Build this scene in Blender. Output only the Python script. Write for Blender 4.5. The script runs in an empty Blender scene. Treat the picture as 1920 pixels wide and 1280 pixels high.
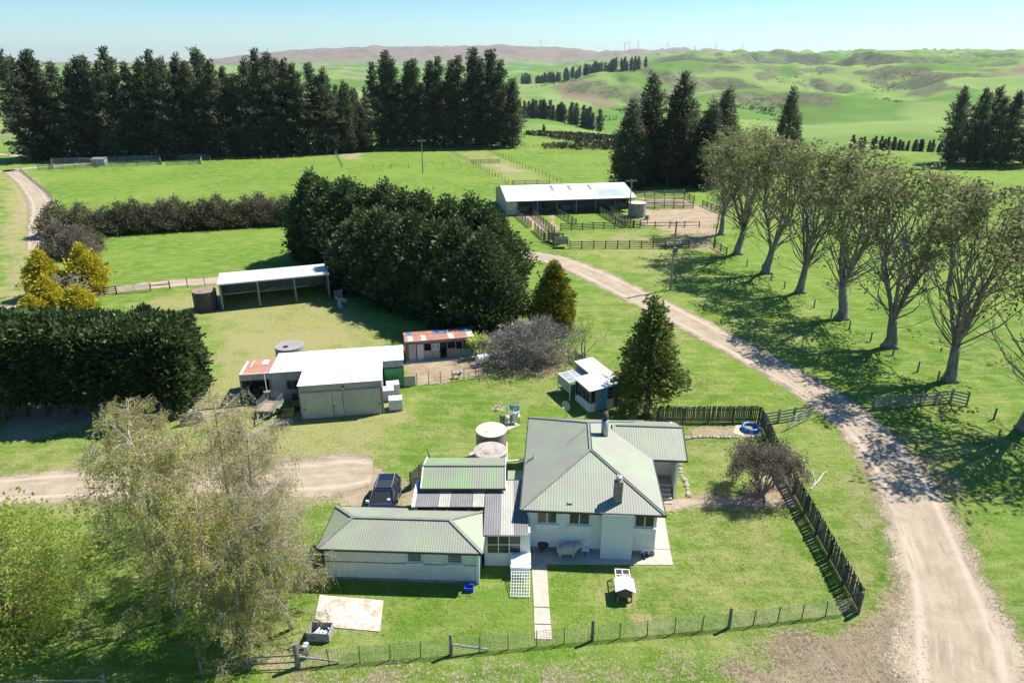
import bpy, math, random
import numpy as np
from mathutils import Vector, Matrix
R = math.radians
scene = bpy.context.scene
COL = scene.collection

# ------------------------------------------------------------ camera, sky, sun, exposure
CAMH = 29.0
PITCH = R(22.2)
cam_data = bpy.data.cameras.new('camera')
cam_data.sensor_width = 36.0
cam_data.lens = 24.0
cam_data.clip_start = 0.5
cam_data.clip_end = 60000.0
cam = bpy.data.objects.new('camera', cam_data)
COL.objects.link(cam)
cam.location = (0, 0, CAMH)
cam.rotation_euler = (math.pi / 2 - PITCH, 0, 0)
scene.camera = cam

SUN_EL, SUN_AZ = R(53), R(61)          # azimuth measured from +Y towards +X
sun_vec = Vector((math.sin(SUN_AZ) * math.cos(SUN_EL), math.cos(SUN_AZ) * math.cos(SUN_EL), math.sin(SUN_EL)))
world = bpy.data.worlds.new('World')
scene.world = world
world.use_nodes = True
wn = world.node_tree.nodes
sky = wn.new('ShaderNodeTexSky')
sky.sky_type = 'NISHITA'
sky.sun_disc = False
sky.sun_elevation = SUN_EL
sky.sun_rotation = SUN_AZ
sky.altitude = 300
sky.air_density = 1.0
sky.dust_density = 0.25
sky.ozone_density = 2.5
bg = wn['Background']
bg.inputs['Strength'].default_value = 0.08
hsv = wn.new('ShaderNodeHueSaturation')
hsv.inputs['Saturation'].default_value = 1.22
tint = wn.new('ShaderNodeMix')
tint.data_type = 'RGBA'
tint.blend_type = 'MULTIPLY'
tint.inputs[0].default_value = 1.0
tint.inputs[7].default_value = (0.84, 0.975, 1.05, 1)
world.node_tree.links.new(sky.outputs[0], tint.inputs[6])
world.node_tree.links.new(tint.outputs[2], hsv.inputs['Color'])
world.node_tree.links.new(hsv.outputs[0], bg.inputs['Color'])
sd = bpy.data.lights.new('sun', 'SUN')
sd.energy = 5.0
sd.angle = R(0.53)
sd.color = (1.0, 0.945, 0.86)
sun = bpy.data.objects.new('sun', sd)
COL.objects.link(sun)
sun.location = (60, 60, 120)
sun.rotation_euler = (-sun_vec).to_track_quat('-Z', 'Y').to_euler()
scene.view_settings.view_transform = 'Standard'
scene.view_settings.look = 'None'
scene.view_settings.exposure = 0.84
scene.view_settings.gamma = 1.0
scene.view_settings.use_curve_mapping = False
scene.cycles.max_bounces = 6
scene.cycles.diffuse_bounces = 3
scene.cycles.glossy_bounces = 3
scene.cycles.transparent_max_bounces = 12
scene.cycles.transmission_bounces = 4
scene.cycles.volume_bounces = 0
scene.cycles.use_denoising = True
scene.cycles.use_adaptive_sampling = True
scene.cycles.adaptive_threshold = 0.02
scene.cycles.caustics_reflective = False
scene.cycles.caustics_refractive = False

CP, SP = math.cos(PITCH), math.sin(PITCH)
def G(px, py, z=0.0):
    """point of the place at height z that a survey of the photograph puts at (px, py)"""
    t = (py - 640) / 1280.0
    d = (CAMH - z) / (SP + t * CP)
    return np.array(((px - 960) / 1280.0 * d, d * (CP - t * SP), z))

# ------------------------------------------------------------ materials
def nodes_of(name):
    m = bpy.data.materials.new(name)
    m.use_nodes = True
    nt = m.node_tree
    return m, nt, nt.nodes, nt.links, nt.nodes['Principled BSDF']

def rgb(c):
    return (c[0], c[1], c[2], 1.0)

def mixc(nt, fac, a, b, mode='MIX'):
    n = nt.nodes.new('ShaderNodeMix')
    n.data_type = 'RGBA'
    n.blend_type = mode
    for key, v in ((0, fac), (6, a), (7, b)):
        if hasattr(v, 'is_linked') or hasattr(v, 'links'):
            nt.links.new(v, n.inputs[key])
        elif isinstance(v, (int, float)):
            n.inputs[key].default_value = v
        else:
            n.inputs[key].default_value = rgb(v)
    return n.outputs[2]

def math_n(nt, op, a, b=None, clamp=False):
    n = nt.nodes.new('ShaderNodeMath')
    n.operation = op
    n.use_clamp = clamp
    for i, v in enumerate((a, b)):
        if v is None:
            continue
        if isinstance(v, (int, float)):
            n.inputs[i].default_value = v
        else:
            nt.links.new(v, n.inputs[i])
    return n.outputs[0]

def ramp(nt, x, lo, hi, a=0.0, b=1.0):
    n = nt.nodes.new('ShaderNodeMapRange')
    n.interpolation_type = 'SMOOTHSTEP'
    nt.links.new(x, n.inputs[0])
    for i, v in enumerate((lo, hi, a, b)):
        n.inputs[1 + i].default_value = v
    return n.outputs[0]

def noise(nt, vec, scale, detail=4.0, rough=0.6, dist=0.0):
    n = nt.nodes.new('ShaderNodeTexNoise')
    n.inputs['Scale'].default_value = scale
    n.inputs['Detail'].default_value = detail
    n.inputs['Roughness'].default_value = rough
    n.inputs['Distortion'].default_value = dist
    if vec is not None:
        nt.links.new(vec, n.inputs['Vector'])
    return n.outputs[0]

def wpos(nt, stretch=(1, 1, 1)):
    g = nt.nodes.new('ShaderNodeNewGeometry')
    if stretch == (1, 1, 1):
        return g.outputs['Position']
    m = nt.nodes.new('ShaderNodeVectorMath')
    m.operation = 'MULTIPLY'
    nt.links.new(g.outputs['Position'], m.inputs[0])
    m.inputs[1].default_value = stretch
    return m.outputs[0]

def MAT(name, c1, c2=None, scale=3.0, rough=0.8, metal=0.0, bump=0.0, stretch=(1, 1, 1), lo=0.38, hi=0.66,
        rand=0.0, c3=None, scale3=20.0, spec=0.35):
    """weathered surface: two colours by broad noise, a third by fine noise, random tone from object to object"""
    m, nt, N, L, b = nodes_of(name)
    pos = wpos(nt, stretch)
    col = None
    if c2 is None:
        c2 = tuple(x * 0.8 for x in c1)
    f = ramp(nt, noise(nt, pos, scale, 6, 0.65), lo, hi)
    col = mixc(nt, f, c1, c2)
    if c3 is not None:
        f3 = ramp(nt, noise(nt, pos, scale3, 4, 0.7), 0.52, 0.68)
        col = mixc(nt, f3, col, c3)
    if rand:
        oi = N.new('ShaderNodeObjectInfo')
        v = ramp(nt, oi.outputs['Random'], 0, 1, 1 - rand, 1 + rand)
        h = N.new('ShaderNodeHueSaturation')
        L.new(col, h.inputs['Color'])
        L.new(v, h.inputs['Value'])
        col = h.outputs[0]
    L.new(col, b.inputs['Base Color'])
    b.inputs['Roughness'].default_value = rough
    b.inputs['Metallic'].default_value = metal
    b.inputs['Specular IOR Level'].default_value = spec
    if bump:
        bn = N.new('ShaderNodeBump')
        bn.inputs['Strength'].default_value = bump
        bn.inputs['Distance'].default_value = 0.03
        L.new(noise(nt, pos, scale * 6, 5, 0.7), bn.inputs['Height'])
        L.new(bn.outputs[0], b.inputs['Normal'])
    return m

def LEAF(name, dark, light, tip=None, trans=0.25, rough=0.55, rand=0.12):
    """foliage: each leaf carries a tone of its own (attribute tint)"""
    m, nt, N, L, b = nodes_of(name)
    at = N.new('ShaderNodeAttribute')
    at.attribute_name = 'tint'
    col = mixc(nt, at.outputs['Fac'], dark, light)
    if tip is not None:
        col = mixc(nt, ramp(nt, at.outputs['Fac'], 0.72, 0.98), col, tip)
    oi = N.new('ShaderNodeObjectInfo')
    h = N.new('ShaderNodeHueSaturation')
    L.new(col, h.inputs['Color'])
    L.new(ramp(nt, oi.outputs['Random'], 0, 1, 1 - rand, 1 + rand), h.inputs['Value'])
    L.new(h.outputs[0], b.inputs['Base Color'])
    b.inputs['Roughness'].default_value = rough
    b.inputs['Specular IOR Level'].default_value = 0.25
    tr = N.new('ShaderNodeBsdfTranslucent')
    L.new(h.outputs[0], tr.inputs['Color'])
    mx = N.new('ShaderNodeMixShader')
    mx.inputs[0].default_value = trans
    L.new(b.outputs[0], mx.inputs[1])
    L.new(tr.outputs[0], mx.inputs[2])
    L.new(mx.outputs[0], N['Material Output'].inputs['Surface'])
    return m

# ------------------------------------------------------------ mesh helpers
def unit(v):
    v = np.asarray(v, float)
    return v / (np.linalg.norm(v) + 1e-12)

def npmesh(name, V, F, mat=None, smooth=False, tint=None):
    V = np.asarray(V, np.float32)
    F = np.asarray(F, np.int32)
    k = F.shape[1]
    me = bpy.data.meshes.new(name)
    me.vertices.add(len(V))
    me.vertices.foreach_set('co', V.ravel())
    me.loops.add(F.size)
    me.loops.foreach_set('vertex_index', F.ravel())
    me.polygons.add(len(F))
    me.polygons.foreach_set('loop_start', np.arange(0, F.size, k, dtype=np.int32))
    me.polygons.foreach_set('loop_total', np.full(len(F), k, np.int32))
    if smooth:
        me.polygons.foreach_set('use_smooth', np.ones(len(F), bool))
    if tint is not None:
        a = me.attributes.new('tint', 'FLOAT', 'POINT')
        a.data.foreach_set('value', np.asarray(tint, np.float32))
    me.update(calc_edges=True)
    me.validate()
    if mat is not None:
        me.materials.append(mat)
    return me

def link(name, me, parent=None, loc=(0, 0, 0), rot=(0, 0, 0), scale=(1, 1, 1)):
    o = bpy.data.objects.new(name, me)
    COL.objects.link(o)
    o.location = loc
    o.rotation_euler = rot
    o.scale = scale
    if parent is not None:
        o.parent = parent
    return o

def tag(o, label=None, cat=None, group=None, kind=None):
    for k, v in (('label', label), ('category', cat), ('group', group), ('kind', kind)):
        if v:
            o[k] = v
    return o

def thing(name, label, cat, loc=(0, 0, 0), rotz=0.0, group=None):
    return tag(link(name, None, None, tuple(float(c) for c in loc), (0, 0, rotz)), label, cat, group)

class MB:
    """collects shapes into one mesh"""
    def __init__(s):
        s.v, s.f = [], []
    def add(s, vs, fs):
        b = len(s.v)
        s.v += [tuple(float(c) for c in p) for p in vs]
        s.f += [tuple(i + b for i in f) for f in fs]
        return s
    def box(s, x0, x1, y0, y1, z0, z1):
        return s.add([(x0, y0, z0), (x1, y0, z0), (x1, y1, z0), (x0, y1, z0), (x0, y0, z1), (x1, y0, z1), (x1, y1, z1), (x0, y1, z1)],
                     [(3, 2, 1, 0), (4, 5, 6, 7), (0, 1, 5, 4), (1, 2, 6, 5), (2, 3, 7, 6), (3, 0, 4, 7)])
    def beam(s, a, b, w, h=None, up=(0, 0, 1)):
        a, b = np.asarray(a, float), np.asarray(b, float)
        h = w if h is None else h
        d = unit(b - a)
        up = np.asarray(up, float)
        if abs(np.dot(d, up)) > 0.98:
            up = np.array((0, 1.0, 0))
        x = unit(np.cross(d, up)) * w / 2
        y = unit(np.cross(x, d)) * h / 2
        vs = [a - x - y, a + x - y, a + x + y, a - x + y, b - x - y, b + x - y, b + x + y, b - x + y]
        return s.add(vs, [(3, 2, 1, 0), (4, 5, 6, 7), (0, 1, 5, 4), (1, 2, 6, 5), (2, 3, 7, 6), (3, 0, 4, 7)])
    def tube(s, pts, rad, n=6, cap=True):
        pts = [np.asarray(p, float) for p in pts]
        if isinstance(rad, (int, float)):
            rad = [rad] * len(pts)
        rings = []
        ref = np.array((0.0, 0.0, 1.0))
        vs = []
        for i, p in enumerate(pts):
            d = unit(pts[min(i + 1, len(pts) - 1)] - pts[max(i - 1, 0)])
            r = ref if abs(np.dot(d, ref)) < 0.9 else np.array((1.0, 0.0, 0.0))
            x = unit(np.cross(d, r))
            y = np.cross(d, x)
            for k in range(n):
                a = 2 * math.pi * k / n
                vs.append(p + (x * math.cos(a) + y * math.sin(a)) * rad[i])
        fs = []
        for i in range(len(pts) - 1):
            for k in range(n):
                fs.append((i * n + k, i * n + (k + 1) % n, (i + 1) * n + (k + 1) % n, (i + 1) * n + k))
        if cap:
            fs.append(tuple(range(n))[::-1])
            fs.append(tuple((len(pts) - 1) * n + k for k in range(n)))
        return s.add(vs, fs)
    def lathe(s, prof, n=24, c=(0, 0, 0)):
        vs, fs = [], []
        for r, z in prof:
            for k in range(n):
                a = 2 * math.pi * k / n
                vs.append((c[0] + r * math.cos(a), c[1] + r * math.sin(a), c[2] + z))
        for i in range(len(prof) - 1):
            for k in range(n):
                fs.append((i * n + k, i * n + (k + 1) % n, (i + 1) * n + (k + 1) % n, (i + 1) * n + k))
        fs.append(tuple(range(n))[::-1])
        fs.append(tuple((len(prof) - 1) * n + k for k in range(n)))
        return s.add(vs, fs)
    def prism(s, poly, z0, z1):
        n = len(poly)
        vs = [(x, y, z0) for x, y in poly] + [(x, y, z1) for x, y in poly]
        fs = [tuple(range(n))[::-1], tuple(range(n, 2 * n))]
        fs += [(i, (i + 1) % n, n + (i + 1) % n, n + i) for i in range(n)]
        return s.add(vs, fs)
    def solid(s, poly, t):
        """3-D polygon given a thickness t downwards"""
        n = len(poly)
        vs = [tuple(p) for p in poly] + [(p[0], p[1], p[2] - t) for p in poly]
        fs = [tuple(range(n)), tuple(range(n, 2 * n))[::-1]]
        fs += [(i, n + i, n + (i + 1) % n, (i + 1) % n) for i in range(n)]
        return s.add(vs, fs)
    def corr(s, poly, pitch=0.16, amp=0.018, per=6, inset=0.0):
        """corrugated sheet over a convex 3-D polygon; ribs run across its first edge"""
        P = [np.asarray(p, float) for p in poly]
        u = unit(P[1] - P[0])
        nrm = np.zeros(3)
        for i in range(1, len(P) - 1):
            nrm += np.cross(P[i] - P[0], P[i + 1] - P[0])
        nrm = unit(nrm)
        v = np.cross(nrm, u)
        q = [(np.dot(p - P[0], u), np.dot(p - P[0], v)) for p in P]
        u0, u1 = min(a for a, _ in q), max(a for a, _ in q)
        us = sorted(set([round(x, 5) for x in np.arange(u0, u1, pitch / per)] + [round(u1, 5)] + [round(min(max(a, u0), u1), 5) for a, _ in q]))
        vs, n = [], len(q)
        for x in us:
            ys = []
            for i in range(n):
                (xa, ya), (xb, yb) = q[i], q[(i + 1) % n]
                if abs(xb - xa) < 1e-7:
                    if abs(x - xa) < 1e-4:
                        ys += [ya, yb]
                    continue
                t = (x - xa) / (xb - xa)
                if -1e-4 <= t <= 1 + 1e-4:
                    ys.append(ya + t * (yb - ya))
            lo, hi = (min(ys), max(ys)) if ys else (0, 0)
            off = amp * math.sin(2 * math.pi * x / pitch)
            for y in (lo, hi):
                vs.append(P[0] + u * x + v * y + nrm * off)
        fs = [(2 * i, 2 * i + 2, 2 * i + 3, 2 * i + 1) for i in range(len(us) - 1)]
        return s.add(vs, fs)
    def build(s, name, mat, parent=None, smooth=False, loc=(0, 0, 0), rot=(0, 0, 0)):
        me = bpy.data.meshes.new(name)
        me.from_pydata(s.v, [], s.f)
        me.materials.append(mat)
        if smooth:
            for p in me.polygons:
                p.use_smooth = True
        return link(name, me, parent, loc, rot)

def loft(rings):
    m = MB()
    n = len(rings[0])
    vs = [p for r in rings for p in r]
    fs = []
    for i in range(len(rings) - 1):
        for k in range(n):
            fs.append((i * n + k, i * n + (k + 1) % n, (i + 1) * n + (k + 1) % n, (i + 1) * n + k))
    fs.append(tuple(range(n))[::-1])
    fs.append(tuple((len(rings) - 1) * n + k for k in range(n)))
    return m.add(vs, fs)

def unitbox(name, mat):
    me = bpy.data.meshes.new(name)
    b = MB().box(-.5, .5, -.5, .5, 0, 1)
    me.from_pydata(b.v, [], b.f)
    me.materials.append(mat)
    return me

def copy_tree(o, parent=None):
    c = o.copy()
    COL.objects.link(c)
    if parent is not None:
        c.parent = parent
    for ch in list(o.children):
        copy_tree(ch, c)
    return c

# value noise for terrain and masks
def vnoise(x, y, seed=0):
    xi, yi = np.floor(x).astype(np.int64), np.floor(y).astype(np.int64)
    xf, yf = x - xi, y - yi
    def h(a, b):
        n = (a * 374761393 + b * 668265263 + seed * 1442695041) & 0xffffffff
        n = ((n ^ (n >> 13)) * 1274126177) & 0xffffffff
        return ((n ^ (n >> 16)) & 0xffff) / 65535.0
    u, v = xf * xf * (3 - 2 * xf), yf * yf * (3 - 2 * yf)
    return (h(xi, yi) * (1 - u) + h(xi + 1, yi) * u) * (1 - v) + (h(xi, yi + 1) * (1 - u) + h(xi + 1, yi + 1) * u) * v

def fbm(x, y, seed=0, oct=4, gain=0.5):
    s, a, t = 0, 1.0, 0
    for i in range(oct):
        s = s + a * vnoise(x * 2 ** i + 17.3 * i, y * 2 ** i - 9.1 * i, seed + i)
        t += a
        a *= gain
    return s / t

def sstep(a, b, x):
    t = np.clip((x - a) / (b - a), 0, 1)
    return t * t * (3 - 2 * t)
# ------------------------------------------------------------ terrain
def terrain(x, y):
    x, y = np.asarray(x, float), np.asarray(y, float)
    r = np.hypot(x, y)
    az = np.degrees(np.arctan2(x, y))
    right = sstep(1, 13, az)
    # valley floor, then the hillside that climbs away on the right
    prof_r = np.interp(r, [0, 285, 480, 700, 1000, 1500, 2500, 3600, 5500, 14000], [0, 0, -19, -41, -31, -13, 12, 22, 24, 28])
    prof_l = np.interp(r, [0, 300, 520, 850, 1700, 2600, 5000, 14000], [0, 0, -14, -26, -30, -22, 0, 10])
    h = prof_l * (1 - right) + prof_r * right
    wx = x + 120 * (fbm(x / 700.0, y / 700.0, 61, 3) - .5)
    wy = y + 160 * (fbm(x / 700.0 + 9, y / 700.0, 62, 3) - .5)
    ridg = 1 - np.abs(2 * fbm(wx / 430.0 + 3, wy / 620.0, 23, 5, 0.5) - 1)
    roll = fbm(wx / 330.0, wy / 330.0, 3, 4, .45) - 0.5
    big = fbm(x / 1500.0 + 5, y / 1500.0, 11, 4, 0.5) - 0.5
    h = h + roll * 52 * sstep(380, 800, r) * (0.45 + 0.55 * right)
    h = h + (ridg - 0.74) * 130 * sstep(620, 1500, r) * (0.30 + 0.70 * right) * (1 + .5 * sstep(1500, 3500, r))
    h = h + big * 60 * sstep(1500, 4200, r)
    # the long brown range on the left and centre, far away
    prof = sstep(-27, -12, az) * (1 - 0.52 * sstep(0, 9, az)) * (1 - .5 * sstep(14, 22, az))
    rr2 = 1 - np.abs(2 * fbm(x / 1100.0 + 3, y / 2200.0, 29, 5, 0.55) - 1)
    h = h + prof * 205 * sstep(5600, 8600, r) * (0.84 + 0.42 * (rr2 - 0.6))
    # the scrubby gully beyond the woolshed paddock
    g = np.exp(-((y - 0.10 * x - 395 - 22 * np.sin(x / 60.0)) / 36.0) ** 2) * sstep(-30, 15, x) * (1 - sstep(420, 600, x))
    h = h - 9.5 * g
    return h

def seg_dist(px, py, pts):
    d = np.full(px.shape, 1e9)
    for (a, b) in zip(pts[:-1], pts[1:]):
        ax, ay, bx, by = a[0], a[1], b[0], b[1]
        l2 = (bx - ax) ** 2 + (by - ay) ** 2 + 1e-9
        t = np.clip(((px - ax) * (bx - ax) + (py - ay) * (by - ay)) / l2, 0, 1)
        d = np.minimum(d, np.hypot(px - ax - t * (bx - ax), py - ay - t * (by - ay)))
    return d

def poly_sd(px, py, pts):
    """signed distance, negative inside"""
    d = seg_dist(px, py, list(pts) + [pts[0]])
    ins = np.zeros(px.shape, bool)
    n = len(pts)
    for i in range(n):
        x0, y0, x1, y1 = pts[i][0], pts[i][1], pts[(i + 1) % n][0], pts[(i + 1) % n][1]
        c = ((y0 > py) != (y1 > py)) & (px < (x1 - x0) * (py - y0) / (y1 - y0 + 1e-12) + x0)
        ins ^= c
    return np.where(ins, -d, d)

def GP(*pxs):
    return [G(a, b)[:2] for a, b in pxs]

ang = np.concatenate([np.linspace(-52, 52, 560), np.linspace(52, 308, 60)[1:-1]])
rad = [0.5, 8.0]
while rad[-1] < 13500:
    q = rad[-1]
    rad.append(q * (1.5 if q < 20 else 1.0075 if q < 170 else 1.013 if q < 420 else 1.0115 if q < 4200 else 1.03) )
    if q < 20 and rad[-1] > 20:
        rad[-1] = 20.0
rad = np.array(rad)
A, RR = np.meshgrid(np.radians(ang), rad)
gx, gy = (RR * np.sin(A)).ravel(), (RR * np.cos(A)).ravel()
gz = terrain(gx, gy)
na, nr = len(ang), len(rad)
ii = np.arange(nr - 1)[:, None] * na
jj = np.arange(na)[None, :]
jn = (jj + 1) % na
F = np.stack([(ii + jj), (ii + na + jj), (ii + na + jn), (ii + jn)], -1).reshape(-1, 4)
gme = npmesh('ground', np.stack([gx, gy, gz], 1), F[:, ::-1], smooth=True)

wob = (fbm(gx / 2.2, gy / 2.2, 40, 4) - 0.5) * 3.2
dirt = np.zeros(gx.shape); dry = np.clip((fbm(gx / 14.0, gy / 9.0, 55, 4) - .46) * 1.7, 0, .34) * (1 - .75 * sstep(75, 130, np.hypot(gx, gy))); mud = np.zeros(gx.shape); scrub = np.zeros(gx.shape)
def patch(arr, pts, amt=1.0, soft=1.6):
    soft = soft * 1.3 + .2
    d = poly_sd(gx, gy, pts) + wob * soft / 1.6
    np.maximum(arr, amt * sstep(soft, -soft, d), out=arr)
def line(arr, pts, w, amt=1.0, soft=0.8):
    d = seg_dist(gx, gy, pts) - w / 2 + wob * 0.35
    np.maximum(arr, amt * sstep(soft, -soft, d), out=arr)

# dry, thin grass of the yard round the sheds
patch(dry, GP((210, 575), (420, 530), (640, 560), (760, 640), (700, 700), (790, 760), (740, 900), (560, 960), (240, 960), (0, 960), (0, 860), (360, 780), (390, 620)), 0.62, 3)
patch(dry, GP((400, 620), (640, 600), (680, 650), (450, 690)), 0.85, 3)
patch(dry, GP((770, 770), (900, 790), (960, 870), (870, 880), (760, 860)), 0.4, 3)
patch(dry, GP((1060, 690), (1200, 770), (1060, 790), (900, 740), (920, 700)), 0.4, 3)
patch(dry, GP((0, 320), (60, 320), (95, 400), (90, 560), (0, 580)), 0.75, 4)
patch(dry, GP((-200, 980), (260, 960), (230, 1240), (-250, 1280)), 0.35, 3)
patch(dry, GP((840, 288), (915, 281), (1060, 345), (960, 348)), 0.45, 3)
patch(dry, GP((1040, 440), (1330, 430), (1340, 480), (1250, 560), (1150, 500), (1070, 470)), 0.5, 5)
patch(dry, GP((1270, 800), (1500, 860), (1580, 1140), (1270, 1150)), 0.42, 2)
patch(dry, GP((1180, 1080), (1215, 1078), (1205, 1130), (1175, 1135)), 0.95, .5)
patch(dry, GP((1180, 1153), (1215, 1143), (1228, 1158), (1192, 1168)), 0.95, .25)
patch(dry, GP((1640, 870), (1700, 1100), (1680, 1240), (1580, 1180), (1520, 880), (1480, 830)), 0.5, 3)
patch(dry, GP((1580, 760), (1720, 830), (1790, 900), (1880, 1180), (1800, 1100), (1700, 920)), 0.5, 2.5)
patch(dry, GP((1650, 650), (1920, 560), (1920, 800), (1750, 760)), 0.25, 4)
# bare earth
patch(dirt, GP((762, 680), (895, 668), (914, 704), (776, 724)), 1.0, 0.5)
patch(dirt, GP((1195, 394), (1345, 384), (1346, 425), (1330, 468), (1270, 440), (1215, 420)), 0.95, 3)
patch(dirt, GP((1110, 432), (1210, 428), (1260, 450), (1200, 462), (1120, 455)), 0.38, 3)
patch(dirt, GP((1208, 372), (1285, 372), (1300, 384), (1208, 386)), 0.9, 1.5)
patch(dirt, GP((966, 398), (1000, 398), (1035, 440), (1012, 436)), 0.95, 1)
patch(dirt, GP((560, 870), (640, 850), (715, 880), (690, 940), (600, 950), (500, 930)), 1.0, 1.4)
patch(dirt, GP((740, 900), (800, 900), (800, 960), (740, 960)), 0.7, 0.8)
patch(dirt, GP((900, 660), (1060, 668), (1080, 690), (1000, 705), (930, 700)), 0.7, 1.5)
patch(dirt, GP((0, 760), (200, 740), (370, 740), (372, 770), (180, 810), (0, 830)), 0.75, 1.5)
patch(dirt, GP((590, 1110), (720, 1108), (718, 1180), (600, 1185)), 0.55, 0.6)
patch(dirt, GP((1282, 798), (1390, 798), (1385, 818), (1285, 820)), 0.75, 0.5)
patch(dirt, GP((1440, 880), (1490, 890), (1500, 950), (1380, 955), (1290, 945), (1255, 960), (1258, 935), (1400, 925)), 0.7, 0.5)
patch(dirt, GP((330, 770), (440, 758), (400, 800), (320, 815)), 0.6, 1)
patch(dirt, GP((915, 306), (935, 306), (1000, 322), (945, 326)), 0.55, 2)
patch(dirt, GP((635, 288), (690, 286), (670, 298), (640, 300)), 0.6, 3)
patch(dirt, GP((545, 1195), (600, 1240), (480, 1270), (380, 1230)), 0.5, 1)
line(dirt, GP((1720, 1090), (1650, 1190), (1540, 1245), (1420, 1300)), 2.6, .62, 1.2)
line(dirt, GP((1730, 1150), (1660, 1240), (1560, 1300)), 2.6, .62, 1.2)
line(dirt, GP((1035, 400), (1037, 420), (1044, 432)), 1.2, 0.7)
line(dirt, GP((40, 330), (52, 375), (40, 410), (0, 440)), 1.0, 0.7)
line(dirt, GP((35, 345), (40, 380), (25, 410), (-10, 428)), 0.9, 0.6)
line(dirt, GP((18, 440), (26, 500), (22, 560)), 0.9, 0.5)
line(dirt, GP((410, 650), (395, 720), (400, 770)), 1.4, 0.35)
line(dirt, GP((560, 840), (480, 820), (420, 770)), 2.2, 0.3)
# churned ground at the bottom
patch(mud, GP((1640, 1150), (1700, 1150), (1740, 1290), (1400, 1300), (1350, 1250), (1500, 1195)), 1.0, 1.3)
patch(mud, GP((900, 1255), (1350, 1225), (1450, 1290), (900, 1300)), 0.5, 1.2)
patch(mud, GP((560, 1262), (760, 1240), (1000, 1236), (1010, 1300), (540, 1300)), 0.55, 1.0)
patch(mud, GP((1580, 880), (1640, 900), (1710, 1100), (1690, 1160), (1630, 1140), (1600, 960)), 0.3, 1.2)
patch(mud, GP((1660, 830), (1760, 850), (1800, 920), (1700, 880)), 0.5, 1.2)
patch(mud, GP((1860, 1100), (1930, 1150), (1930, 1300), (1880, 1300)), 0.4, 1.2)
# gully scrub and rough banks further off
patch(scrub, GP((985, 236), (1170, 248), (1160, 276), (1040, 258), (990, 244)), 1.0, 8)
patch(scrub, GP((1480, 240), (1640, 238), (1700, 262), (1760, 268), (1760, 285), (1560, 262)), 0.8, 14)
patch(scrub, [((a_ - 960) / 1280 * d_ * 1.06, d_) for a_, d_ in ((1440, 385), (1800, 400), (1800, 455), (1600, 470), (1440, 430))], .85, 10)
patch(scrub, GP((655, 170), (712, 185), (705, 235), (690, 200)), 0.6, 8)
patch(scrub, GP((1110, 205), (1180, 205), (1180, 222), (1120, 222)), 0.7, 10)
ca = gme.color_attributes.new('mask', 'FLOAT_COLOR', 'POINT')
ca.data.foreach_set('color', np.stack([dirt, dry, mud, scrub], 1).astype(np.float32).ravel())
rr = np.hypot(gx, gy)
azd = np.degrees(np.arctan2(gx, gy))
brown = sstep(5200, 7000, rr) * (1 - 0.75 * sstep(8, 20, azd))
field = fbm(gx / 150.0, gy / 240.0, 77, 3)
ca2 = gme.color_attributes.new('far', 'FLOAT_COLOR', 'POINT')
ca2.data.foreach_set('color', np.stack([brown, sstep(300, 800, rr), field, np.ones_like(rr)], 1).astype(np.float32).ravel())

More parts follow.
